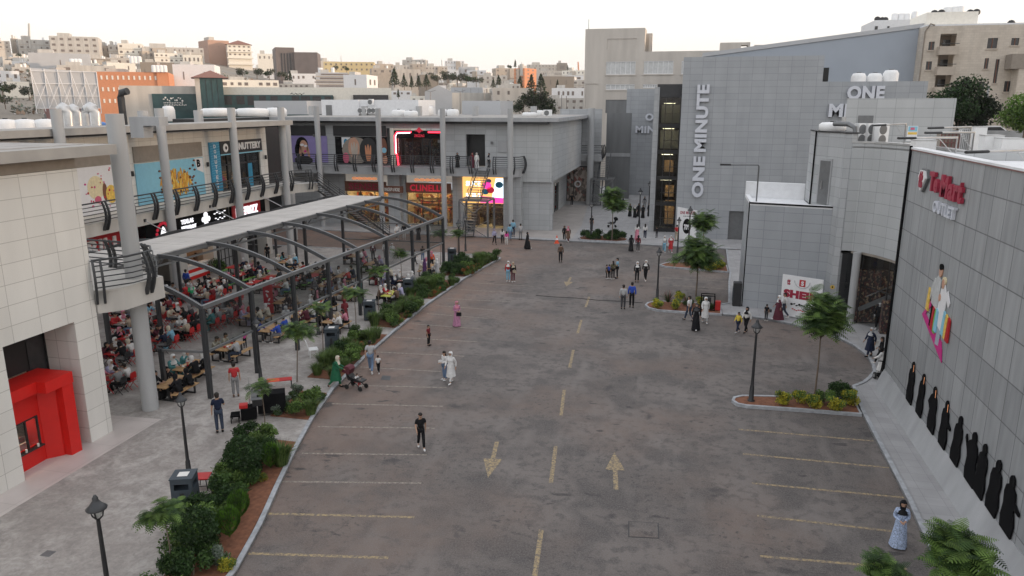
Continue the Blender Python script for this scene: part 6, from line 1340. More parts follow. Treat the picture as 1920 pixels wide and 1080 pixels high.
def make_shrub(kind,seed):
    rg=random.Random(seed)
    if kind=='round':   # clipped topiary ball on a stem
        r=thing('topiary_shrub','','shrub'); crown('foliage',1500,(.52,.52,.5),['leaf_dark','leaf_mid','leaf_dark'],.055,seed,r,1,z0=.45,shell=.8); mb=MB(); mb.tube([(0,0,0),(.02,0,.6)],.03,5); mb.build('stem','bark',r,local=True)
    elif kind=='cone':
        r=thing('conifer_shrub','','shrub'); mb=MB()
        for i in range(1100):
            t=rg.random()**.8; R=.30*math.sin(math.pi*min(1,(1-t)*.95+.12))**.7*(.85+.2*rg.random()); a=rg.random()*6.28; c=Vector((R*math.cos(a),R*math.sin(a),.05+t*.85)); mb.mat(rg.choice(['leaf_lime','leaf_mid','leaf_lime'])); 
            d=Vector((math.cos(a)*.3,math.sin(a)*.3,1)).normalized(); w_=d.cross(Vector((math.cos(a+.8),math.sin(a+.8),0))).normalized()*.02; mb.face([c-w_,c+w_,c+d*.11])
        mb.build('foliage',None,r,local=True)
    elif kind=='grass':
        r=thing('grass_clump','','grass clump'); mb=MB()
        for i in range(520):
            a=rg.random()*6.28; q=rg.random()*.22; b=Vector((q*math.cos(a),q*math.sin(a),0)); ln=rg.uniform(.55,1.0); sp=rg.uniform(.15,.75); d=Vector((math.cos(a),math.sin(a),0)); w_=Vector((-d.y,d.x,0))*.012; mb.mat(rg.choice(['leaf_grass','leaf_mid','leaf_grass']))
            p1=b+d*sp*.35*ln+Vector((0,0,ln*.6)); p2=b+d*sp*ln*.85+Vector((0,0,ln*(.95-.35*sp))); mb.face([b-w_,b+w_,p1+w_,p1-w_]); mb.face([p1-w_,p1+w_,p2])
        mb.build('blades',None,r,local=True)
    elif kind=='spiky':
        r=thing('spiky_plant','','plant'); mb=MB()
        for i in range(70):
            a=rg.random()*6.28; el=rg.uniform(.2,1.4); d=Vector((math.cos(a)*math.cos(el),math.sin(a)*math.cos(el),math.sin(el))); w_=Vector((-math.sin(a),math.cos(a),0))*.025; b=Vector((0,0,.15)); mb.mat(rg.choice(['leaf_dark','maroon_stone'])); mb.face([b-w_,b+w_,b+d*.75])
        mb.build('blades',None,r,local=True)
    else:
        mats={'bush':['leaf_dark','leaf_mid','leaf_mid','leaf_light'],'dark':['leaf_dark','leaf_dark','leaf_mid'],'yellow':['leaf_yellow','leaf_light','leaf_yellow','leaf_mid'],'silver':['leaf_silver','leaf_silver','leaf_mid'],'flower':['leaf_mid','leaf_flower','leaf_light']}[kind]
        r=thing({'bush':'bushy_shrub','dark':'dark_shrub','yellow':'golden_shrub','silver':'silver_shrub','flower':'flowering_shrub'}[kind],'','shrub'); crown('foliage',2300,(.62,.62,.5),mats,.056,seed,r,7,z0=-.05,shell=.2)
        mb=MB(); mb.tube([(0,0,0),(.05,.02,.35)],.03,4); mb.build('stem','bark',r,local=True)
    return r
SP={}
def shrub(kind,x,y,z,sc,label,group):
    k=(kind,random.randrange(2) if kind in('bush','dark','grass') else 0)
    if k not in SP:
        o=make_shrub(kind,hash(k[1])+len(kind)*7); SP[k]=o; o.location=(x,y,z); o.rotation_euler=(0,0,random.random()*6); o.scale=(sc,)*3; o['label']=shorten(label); o['group']=group; return o
    return copy_thing(SP[k],(x,y,z),random.random()*6,label,group,sc)
NMK={'round':'clipped ball shrub','cone':'bright green cone shrub','grass':'tall grass clump','spiky':'dark spiky plant','bush':'leafy green shrub','dark':'dense dark shrub','yellow':'yellow green shrub','silver':'silvery low shrub','flower':'small orange flowered shrub'}
bedn=['near left bed beside the box bin','short bed by the speakers','bed behind the green coated woman','bed before the yellow clothed table','bed beside the last tables','long hedge bed at the lot tip']
cnt={}
def namer(kind,bed):
    k=(kind,bed); cnt[k]=cnt.get(k,0)+1; return '%s number %s in the %s'%(NMK[kind],ordw_more(cnt[k]),bed)
def ordw_more(n): 
    W=['one','two','three','four','five','six','seven','eight','nine','ten','eleven','twelve','thirteen','fourteen','fifteen','sixteen','seventeen','eighteen','nineteen','twenty']
    return W[n-1] if n<=20 else W[19]+' '+W[n-21]
spec={0:[('round',(461,905),1.25),('round',(372,1045),1.15),('cone',(450,975),1.1),('cone',(431,1010),1.15),('cone',(508,880),1.1),('grass',(528,872),1.15),('grass',(484,850),1.0),('silver',(408,1060),.7),('yellow',(425,1068),.5),('yellow',(492,905),.4)]}
for kind,(u,v),sc in spec[0]:
    p=G(u,v,PZ); shrub(kind,p[0],p[1],PZ,sc,namer(kind,bedn[0]),'shrubs of the left beds')
rr=random.Random(11)
for bi,(a,b) in enumerate(BEDS):
    y=a+.35
    while y<b-.3:
        w_=atY(KL,y)-atY(IL,y); n_=3 if w_>2 else 2
        for j in range(n_):
            fx=(j+.5)/n_+rr.uniform(-.1,.1)
            if bi==0 and fx>.62 : continue       # bare red soil strip along the kerb
            x=atY(IL,y)+w_*fx
            kind=rr.choice({0:['bush','dark','bush','dark'],1:['bush','grass','bush','silver'],2:['grass','bush','dark','grass','silver'],3:['grass','bush','grass','silver'],4:['bush','grass','bush'],5:['dark','bush','dark','grass']}[bi])
            if fx>.72: kind=rr.choice(['silver','flower','grass','bush'])
            sc=rr.uniform(.85,1.25)*(1.15 if bi==5 else 1)*(.6 if kind in('silver','flower') else 1)
            shrub(kind,x,y+rr.uniform(-.25,.25),PZ,sc,namer(kind,bedn[bi]),'shrubs of the left beds')
        y+=rr.uniform(.8,1.1)
for kind,(u,v),sc,bed in [('yellow',(1464,757),.62,'A'),('yellow',(1497,757),.62,'A'),('yellow',(1520,766),.66,'A'),('bush',(1545,758),.75,'A'),('yellow',(1565,768),.6,'A'),('yellow',(1588,760),.72,'A'),('dark',(1570,748),.9,'A'),('yellow',(1590,745),.5,'A'),
   ('yellow',(1233,577),.62,'B'),('yellow',(1270,580),.65,'B'),('yellow',(1275,562),.6,'B'),('spiky',(1252,572),1.2,'B'),('dark',(1290,575),.6,'B'),('spiky',(1287,572),.8,'B'),('yellow',(1310,572),.6,'B'),('dark',(1325,580),.8,'B'),
   ('yellow',(1330,507),.8,'C'),('yellow',(1343,507),.85,'C'),('spiky',(1330,500),1.1,'C'),('dark',(1318,503),.7,'C'),('yellow',(1352,503),.7,'C'),
   ('dark',(1099,449),1.0,'D'),('bush',(1110,450),1.05,'D'),('dark',(1120,450),1.1,'D'),('bush',(1141,451),1.0,'D'),('dark',(1152,451),1.15,'D'),('dark',(1163,451),1.1,'D')]:
    p=G(u,v,.1); nm={'A':'near right island','B':'middle right island','C':'far right island','D':'back plaza island'}[bed]; shrub(kind,p[0],p[1],.1 if bed!='D' else .2,sc*(1.22 if kind=='yellow' else 1.1),namer(kind,nm),'shrubs of the islands')
p=G(407,503,PZ); shrub('bush',p[0]+1,p[1]-1.5,PZ,1.6,'large potted green bush between the pale piers under the pergola','potted plants')
p=G(920,413,PZ); shrub('grass',p[0],p[1],PZ,1.0,'spiky grass clump behind the steel stair by the screens','potted plants')
# trees: compound fronds on thin limbs (jacaranda habit)
def frond(mb,b,d,ln,rg,mats,wd=.17,droop=.5):
    side=d.cross(Vector((0,0,1))); side=side.normalized() if side.length>.01 else Vector((1,0,0)); n=9; m=rg.choice(mats); mb.mat(m)
    prev=b
    for i in range(1,n+1):
        t=i/n; c=b+d*ln*t+Vector((0,0,-droop*ln*t*t)); wl=wd*math.sin(math.pi*(t*.85+.12))*(ln/.55)
        f=(c-prev)
        for s in (-1,1): q=c+side*s*wl+f*.5+Vector((0,0,-.25*wl)); mb.face([c-f*.35,q-f*.3,q+f*.1,c+f*.3])
        prev=c
def jac(h,cr,nfr,seed,limbs=7,trunk_r=.06,name='young_tree',fl=.55,droop=.5,flat=.7,lean=0):
    rg=random.Random(seed); r=thing(name,'','tree'); mb=MB(); zc=h-cr*1.1*flat-.1
    mb.tube([(0,0,0),(.03+lean*.3,.02,zc*.5),(lean,0,zc)],trunk_r,7,r2=trunk_r*.6); tips=[]
    for i in range(limbs):
        a=6.28*i/limbs+rg.uniform(-.4,.4); el=rg.uniform(.25,1.3); q=cr*rg.uniform(.45,.9); t=Vector((lean+q*math.cos(a)*math.cos(el),q*math.sin(a)*math.cos(el),zc+cr*flat*2*math.sin(el)*rg.uniform(.5,.85)))
        s=Vector((lean,0,zc-.15*rg.random())); m_=(s+t)/2+Vector((0,0,.1)); mb.tube([s,m_,t],trunk_r*.45,5,r2=trunk_r*.15); tips+=[t,m_+(t-m_)*.3,m_]
    mb.build('trunk','bark',r,local=True); mb=MB()
    for i in range(nfr):
        b=rg.choice(tips)+Vector((rg.gauss(0,.12),rg.gauss(0,.12),rg.gauss(0,.1)))*cr; a=rg.random()*6.28; el=rg.uniform(-.3,.9); d=Vector((math.cos(a)*math.cos(el),math.sin(a)*math.cos(el),math.sin(el)))
        frond(mb,b,d,fl*rg.uniform(.7,1.25),rg,['leaf_mid','leaf_light','leaf_dark','leaf_light','leaf_mid'],droop=droop)
    mb.build('crown',None,r,local=True); return r
def place(r,x,y,z,label,rz=0): r.location=(x,y,z); r.rotation_euler=(0,0,rz); r['label']=shorten(label); r['group']='young feathery trees'; return r
a=G(1527,745); place(jac(4.7,1.25,800,21,12,.05,fl=.7,flat=1.2,droop=.35),a[0],a[1],.1,'feathery tree on the near right island before the white shop board')
a=G(1302,560); place(jac(3.7,2.0,900,22,13,.07,fl=.8,flat=.6,droop=.4),a[0]+.1,a[1]+.3,.1,'broad bushy tree on the middle right island')
a=G(1318,492); place(jac(4.1,1.5,700,23,12,.07,fl=.7,flat=.7,droop=.3),a[0]-.1,a[1],.1,'compact tree before the white ONE MINUTE banner')
a=G(1147,453,PZ); place(jac(4.6,1.75,700,24,12,.06,fl=.75,flat=.7,droop=.3),a[0],a[1],.2,'young tree in the hedge island of the back plaza')
place(jac(3.1,1.0,420,25,10,.05,fl=.55,flat=.6,droop=.3),G(1790,1055,2.5)[0],G(1790,1055,2.5)[1],.1,'feathery tree rising from the bottom edge, the larger one by the pavement')
place(jac(2.7,.62,200,26,8,.05,fl=.45,flat=.5,droop=.3),G(1660,1092,2.2)[0],G(1660,1092,2.2)[1],0,'small feathery tree crown at the very bottom edge left of the larger one')
a=G(322,1078,PZ); place(jac(2.35,.7,240,27,8,.025,fl=.38,flat=.5,droop=.6),a[0],a[1],PZ,'thin drooping young tree in the near left bed')
a=G(498,820,PZ); place(jac(2.6,.6,75,28,5,.025,fl=.4,flat=.6),a[0],a[1],PZ,'staked young tree beside the sound desk')
a=G(557,716,PZ); place(jac(3.1,1.05,260,29,7,.035,fl=.45,flat=.55,lean=.2),a[0],a[1],PZ,'forked young tree beside the pergola posts in the short bed')
for i,(u,v,cr,n) in enumerate(((601,585,.6,60),(664,553,.9,120),(707,511,.85,120),(751,481,.9,110),(825,441,.9,110),(857,441,.85,110))):
    a=G(u,v,2.75); place(jac(3.05,cr,n,30+i,6,.03,fl=.5,flat=.3,droop=.35),a[0],a[1],PZ,'flat topped young tree, %s along the pergola hedge'%ordw[i])
# ================================================================ people
def skinmesh(name,nodes,edges,root=0,sub=1):
    """one continuous surface grown round a skeleton: nodes = [(pos,radius)]"""
    me=bpy.data.meshes.new('sk'); me.from_pydata([n[0] for n in nodes],edges,[]); o=bpy.data.objects.new('sk',me); C.objects.link(o)
    md=o.modifiers.new('s','SKIN'); md.use_smooth_shade=True
    for i,v in enumerate(me.skin_vertices[0].data):
        r=nodes[i][1]; v.radius=(r,r) if not isinstance(r,tuple) else r; v.use_root=(i==root)
    if sub: sd=o.modifiers.new('u','SUBSURF'); sd.levels=sub; sd.render_levels=sub
    dg=bpy.context.evaluated_depsgraph_get(); dg.update(); m2=bpy.data.meshes.new_from_object(o.evaluated_get(dg)); m2.name=name
    C.objects.unlink(o); bpy.data.objects.remove(o); bpy.data.meshes.remove(me); m2.materials.clear(); m2.materials.append(None)
    return m2
V=Vector
def pose(kind):
    """joints; the figure faces -Y"""
    J=dict(pel=V((0,0,.95)),wai=V((0,0,1.10)),che=V((0,0,1.30)),nkb=V((0,.0,1.44)),nk=V((0,-.01,1.51)),hd=V((0,-.02,1.62)),
     shL=V((.175,0,1.40)),elL=V((.23,.02,1.14)),wrL=V((.24,-.04,.90)),hpL=V((.09,0,.93)),knL=V((.10,-.01,.50)),anL=V((.10,.02,.09)),toL=V((.11,-.13,.035)))
    for k in list(J):
        if k.endswith('L'): J[k[:-1]+'R']=V((-J[k].x,J[k].y,J[k].z))
    if kind in('walk','walkdress'):
        J['knL']=V((.09,-.16,.52)); J['anL']=V((.09,-.24,.12)); J['toL']=V((.10,-.39,.08)); J['knR']=V((-.09,.04,.50)); J['anR']=V((-.09,.30,.15)); J['toR']=V((-.10,.20,.035))
        J['elL']=V((.23,.12,1.15)); J['wrL']=V((.23,.10,.92)); J['elR']=V((-.23,-.06,1.15)); J['wrR']=V((-.21,-.22,.98))
    if kind=='hold':
        J['elL']=V((.22,.02,1.14)); J['wrL']=V((.08,-.24,1.12)); J['elR']=V((-.22,.02,1.14)); J['wrR']=V((-.06,-.25,1.10))
    if kind=='phone': J['elR']=V((-.25,-.04,1.15)); J['wrR']=V((-.14,-.22,1.30))
    if kind=='push':
        for s,q in (('L',1),('R',-1)): J['el'+s]=V((q*.2,-.18,1.18)); J['wr'+s]=V((q*.14,-.44,1.04))
        J['che']+=V((0,-.05,0)); J['nkb']+=V((0,-.09,-.01)); J['nk']+=V((0,-.11,-.01)); J['hd']+=V((0,-.14,-.02)); J['shL']+=V((0,-.07,0)); J['shR']+=V((0,-.07,0))
        J['knL']=V((.09,-.14,.52)); J['anL']=V((.09,-.18,.10)); J['toL']=V((.10,-.33,.04)); J['knR']=V((-.09,.1,.50)); J['anR']=V((-.09,.38,.17)); J['toR']=V((-.10,.30,.05))
    if kind in('sit','sit2'):
        for k in ('pel','wai','che','nkb','nk','hd','shL','shR'): J[k].z-=.42
        for k,dy in (('wai',-.02),('che',-.07),('nkb',-.12),('nk',-.14),('hd',-.17),('shL',-.10),('shR',-.10)): J[k].y+=dy
        for s,q in (('L',1),('R',-1)):
            J['hp'+s]=V((q*.09,0,.52)); J['kn'+s]=V((q*.12,-.42,.50)); J['an'+s]=V((q*.12,-.38,.09)); J['to'+s]=V((q*.13,-.53,.035)); J['el'+s]=V((q*.25,-.22,.78)); J['wr'+s]=V((q*.12,-.44,.80))
        if kind=='sit2': J['wrR']=V((-.05,-.33,1.08)); J['elR']=V((-.24,-.25,.86)); J['hd'].y-=.04; J['hd'].z-=.02
    return J
def hand(nodes,edges,iw,el,wr):
    d=(wr-el).normalized(); side=d.cross(V((0,0,1))); side=side.normalized() if side.length>.1 else V((0,1,0))
    if abs(d.z)>.6: side=V((0,1,0))
    b=len(nodes); p=wr+d*.06; nodes.append((p,(.036,.018))); edges.append((iw,b))
    for k,(o,l) in enumerate(((-.03,.062),(-.01,.075),(.01,.07),(.03,.055))):
        i=len(nodes); nodes.append((p+side*o+d*.045,.0095)); nodes.append((p+side*o+d*(.045+l)+V((0,0,-.01)),.0075)); edges.append((b,i)); edges.append((i,i+1))
    i=len(nodes); nodes.append((wr+side*-.045+d*.05,.011)); nodes.append((wr+side*-.06+d*.09,.009)); edges.append((iw,i)); edges.append((i,i+1))
_pm={}
def part(kind,p):
    k=(kind,p)
    if k in _pm: return _pm[k]
    J=pose(kind); n=[]; e=[]; idx={}
    def add(key,r,frm=None,pos=None):
        idx[key]=len(n); n.append((pos if pos is not None else J[key],r))
        if frm: e.append((idx[frm],idx[key]))
    if p=='body':
        add('pel',.115); add('wai',.105,'pel'); add('che',.125,'wai'); add('nkb',.075,'che'); add('nk',.055,'nkb'); add('h0',.072,'nk',J['hd']+V((0,-.01,-.055))); add('hd',.092,'h0'); add('h1',.082,'hd',J['hd']+V((0,.012,.065)))
        add('nose',.014,'h0',J['hd']+V((0,-.115,-.015)))
        for s in 'LR':
            q=1 if s=='L' else -1
            add('ear'+s,.012,'hd',J['hd']+V((q*.1,.01,-.02)))
            add('sh'+s,.058,'che'); add('el'+s,.042,'sh'+s); add('wr'+s,.027,'el'+s); add('hp'+s,.085,'pel'); add('kn'+s,.058,'hp'+s); add('an'+s,.036,'kn'+s); add('to'+s,.03,'an'+s)
            hand(n,e,idx['wr'+s],J['el'+s],J['wr'+s])
        m=skinmesh('body',n,e)
    elif p in('shirt','shirt_long'):
        add('pel',.142,pos=J['pel']+(J['wai']-J['pel'])*-.15); add('wai',.132,'pel'); add('che',.15,'wai'); add('nkb',.085,'che')
        for s in 'LR':
            add('sh'+s,.078,'che')
            if p=='shirt': add('m'+s,.066,'sh'+s,J['sh'+s]+(J['el'+s]-J['sh'+s])*.72)
            else: add('el'+s,.06,'sh'+s); add('wr'+s,.043,'el'+s)
        m=skinmesh('shirt',n,e,0)
    elif p=='trousers':
        add('pel',.13)
        for s in 'LR': add('hp'+s,.098,'pel'); add('kn'+s,.075,'hp'+s); add('a'+s,.062,'kn'+s,J['an'+s]+V((0,0,.03)))
        m=skinmesh('trousers',n,e,0)
    elif p in('shoeL','shoeR'):
        mb=MB()
        for s in p[-1]:
            a=J['an'+s]; t=J['to'+s]; mb.sphere(((a.x+t.x)/2,(a.y+t.y)/2-.01,t.z+.012),(.048,.145,.046),8,6); mb.sphere((a.x,a.y,a.z-.02),(.045,.05,.06),8,6)
        m=mbmesh(mb,'shoe')
    elif p in('hair','hair_long','cap'):
        h=J['hd']; mb=MB(); mb.sphere((h.x,h.y+.022,h.z+.035),(.098,.108,.095),12,8); mb.sphere((h.x,h.y+.06,h.z-.03),(.088,.06,.08),10,6)
        if p=='hair_long': mb.sphere((h.x,h.y+.085,h.z-.14),(.1,.055,.19),10,7)
        m=mbmesh(mb,'hair')
    elif p=='hijab':
        h=J['hd']; nb=J['nkb']; mb=MB()
        # hood open at the face: rings leaned back, then a drape over the shoulders
        N_=16; rings_=[(h.z+.135,.02,.02,.03),(h.z+.115,.075,.075,.025),(h.z+.06,.108,.105,.022),(h.z,.115,.108,.03),(h.z-.06,.105,.10,.025),(h.z-.11,.088,.088,.0),(nb.z+.0,.10,.10,.0),(nb.z-.05,.17,.125,-.01),(nb.z-.16,.19,.15,-.02)]
        vs=[];
        for ri,(z,rx,ry,oy) in enumerate(rings_):
            cy=h.y+(nb.y-h.y)*max(0,min(1,(h.z-.05-z)/.2)) if ri>4 else h.y
            for i in range(N_): t=2*math.pi*i/N_; vs.append((rx*math.cos(t),cy+oy+ry*math.sin(t),z))
        fs=[]
        for k_ in range(len(rings_)-1):
            for i in range(N_):
                tm_=2*math.pi*(i+.5)/N_
                if k_ in(2,3) and math.sin(tm_)<-.72: continue
                fs.append((k_*N_+i,k_*N_+(i+1)%N_,(k_+1)*N_+(i+1)%N_,(k_+1)*N_+i))
        fs.append(tuple(range(N_))); mb.add(vs,fs,True); m=mbmesh(mb,'headscarf')
    elif p in('dress','coat','skirt'):
        zt=J['che'].z if p!='skirt' else J['wai'].z+.02; zb={'dress':.05,'coat':.42,'skirt':.08}[p]
        mb=MB(); N_=18; rg=random.Random(4)
        st=.16 if kind in('walk','walkdress','push') else .02
        if kind.startswith('sit'):
            pts=[(J['che']+V((0,0,.06)),.17,.13),(J['wai'],.155,.14),(J['pel'],.19,.17),(V((0,-.22,.55)),.2,.15),(V((0,-.43,.50)),.21,.12),(V((0,-.46,.28)),.21,.1),(V((0,-.43,.07)),.22,.12)]
            vs=[]
            for i,(c,rx,ry) in enumerate(pts):
                up=i in(3,4)
                for j in range(N_): t=2*math.pi*j/N_; vs.append((c.x+rx*math.cos(t),c.y+(0 if i==3 else ry*math.sin(t)*(.7 if i==4 else 1)),c.z+(ry*math.sin(t) if i==3 else (ry*.7*math.sin(t) if i==4 else 0))))
            fs=[(k_*N_+j,k_*N_+(j+1)%N_,(k_+1)*N_+(j+1)%N_,(k_+1)*N_+j) for k_ in range(len(pts)-1) for j in range(N_)]
        else:
            Z=[zt+.06,zt-.05,J['wai'].z,J['pel'].z-.02,.65,.35,.15,zb]; Z=[z for z in Z if z>=zb]; Z=sorted(set(Z),reverse=True)
            vs=[]; T=len(Z)
            for z in Z:
                f=(1.3-z)/1.25; rx=.155+.12*max(0,f)**1.2 if z<J['wai'].z else .15+(.02 if z>1.25 else 0); ry=.125+.10*max(0,f)**1.2+st*max(0,f)
                for j in range(N_): t=2*math.pi*j/N_; w_=1+.07*math.sin(t*5+z*3)*max(0,f); vs.append((rx*w_*math.cos(t),ry*w_*math.sin(t)+.02*f,z))
            fs=[(k_*N_+j,k_*N_+(j+1)%N_,(k_+1)*N_+(j+1)%N_,(k_+1)*N_+j) for k_ in range(T-1) for j in range(N_)]
        mb.add(vs,fs,True); m=mbmesh(mb,'dress')
    elif p=='face':
        h=J['hd']; mb=MB()
        for s in (-1,1): mb.sphere((h.x+s*.034,h.y-.088,h.z+.012),(.014,.01,.008),6,5)
        mb.sphere((h.x,h.y-.089,h.z-.062),(.024,.01,.007),6,5); m=mbmesh(mb,'face')
    _pm[k]=m; return m
def mbmesh(mb,name):
    me=bpy.data.meshes.new(name); me.from_pydata(mb.v,[],mb.f); me.materials.append(None); me.polygons.foreach_set('use_smooth',mb.sm); me.update(); return me
COL={'black':(.013,.013,.015),'white':(.66,.65,.64),'cream':(.58,.52,.42),'grey':(.22,.22,.225),'dark grey':(.06,.06,.065),'light grey':(.42,.42,.43),'navy':(.018,.024,.05),'blue':(.02,.07,.42),'light blue':(.22,.45,.60),'jeans blue':(.14,.21,.33),'dark jeans':(.035,.05,.085),'red':(.45,.025,.03),'dark red':(.16,.012,.02),'maroon':(.10,.015,.03),'pink':(.55,.2,.27),'hot pink':(.65,.05,.3),'green':(.01,.12,.055),'bright green':(.02,.35,.14),'lime':(.4,.6,.06),'teal':(.06,.22,.23),'brown':(.12,.07,.045),'olive':(.10,.09,.05),'beige':(.40,.33,.25),'orange':(.7,.10,.03),'yellow':(.65,.5,.06),'purple':(.09,.03,.12),'lavender':(.34,.33,.48),'patterned pink':(.42,.19,.30),'patterned blue':(.33,.40,.55),'skin':(.42,.25,.17),'hair':(.015,.011,.009),'lips':(.05,.02,.015)}
for k,c in COL.items(): pm('cloth_'+k.replace(' ','_'),c,.8 if k!='skin' else .55,.14,5)
for _k in ('black','dark grey','navy'): M['cloth_'+_k.replace(' ','_')].node_tree.nodes['Principled BSDF'].inputs['Specular IOR Level'].default_value=.15
M['cloth_patterned_blue'].node_tree.nodes['Noise Texture'].inputs['Scale'].default_value=28; M['cloth_patterned_pink'].node_tree.nodes['Noise Texture'].inputs['Scale'].default_value=22
for q in ('patterned_blue','patterned_pink'):
    for n_ in M['cloth_'+q].node_tree.nodes:
        if n_.type=='MAP_RANGE': n_.inputs['To Min'].default_value=.45; n_.inputs['To Max'].default_value=1.7
def person(x,y,z,rz,kind,parts_,label,scale=1.,group=None,cat='person',name='person'):
    r=thing(name,label,cat,(x,y,z),rz,group); r.scale=(scale,)*3
    for nm,p,c in parts_:
        o=bpy.data.objects.new(nm,part(kind,p)); C.objects.link(o); o.parent=r; o.material_slots[0].link='OBJECT'; o.material_slots[0].material=M['cloth_'+c.replace(' ','_')]
    return r
def outfit(style,top='white',bottom='black',head='hair',long_=True,shoes='white'):
    P=[('body','body','skin'),('face_marks','face','lips')]
    if style=='man': P+=[('shirt','shirt_long' if long_ else 'shirt',top),('trousers','trousers',bottom),('hair','hair','hair'),('shoe','shoeL',shoes),('shoe','shoeR',shoes)]
    elif style=='girl': P+=[('top','shirt_long',top),('trousers','trousers',bottom),('hair','hair_long','hair'),('shoe','shoeL',shoes),('shoe','shoeR',shoes)]
    elif style=='hijab': P+=[('top','shirt_long',top),('trousers','trousers',bottom),('headscarf','hijab',head),('shoe','shoeL',shoes),('shoe','shoeR',shoes)]
    elif style=='abaya': P+=[('sleeves','shirt_long',top),('robe','dress',top),('headscarf','hijab',head),('shoe','shoeL',shoes),('shoe','shoeR',shoes)]
    elif style=='coat': P+=[('sleeves','shirt_long',top),('long_coat','coat',top),('trousers','trousers',bottom),('headscarf','hijab',head),('shoe','shoeL',shoes),('shoe','shoeR',shoes)]
    elif style=='skirt': P+=[('top','shirt_long',top),('skirt','skirt',bottom),('hair','hair_long','hair'),('shoe','shoeL',shoes),('shoe','shoeR',shoes)]
    return P
def stand(u,v,face,kind,style,top,bottom,head,label,h=1.75,long_=True,shoes='white',z=None,group=None):
    """face: 0 = towards the camera, 180 = away, 90 = to the photo's right"""
    z0=PZ if z is None else z; p=G(u,v,z0)
    return person(p[0],p[1],z0,YAW+math.atan2(p[1],-p[0])*0+rd(face)+math.atan2(-(p[0]*math.cos(YAW)+p[1]*math.sin(YAW)),-p[0]*math.sin(YAW)+p[1]*math.cos(YAW))*1,kind,outfit(style,top,bottom,head,long_,shoes),label,h/1.75)
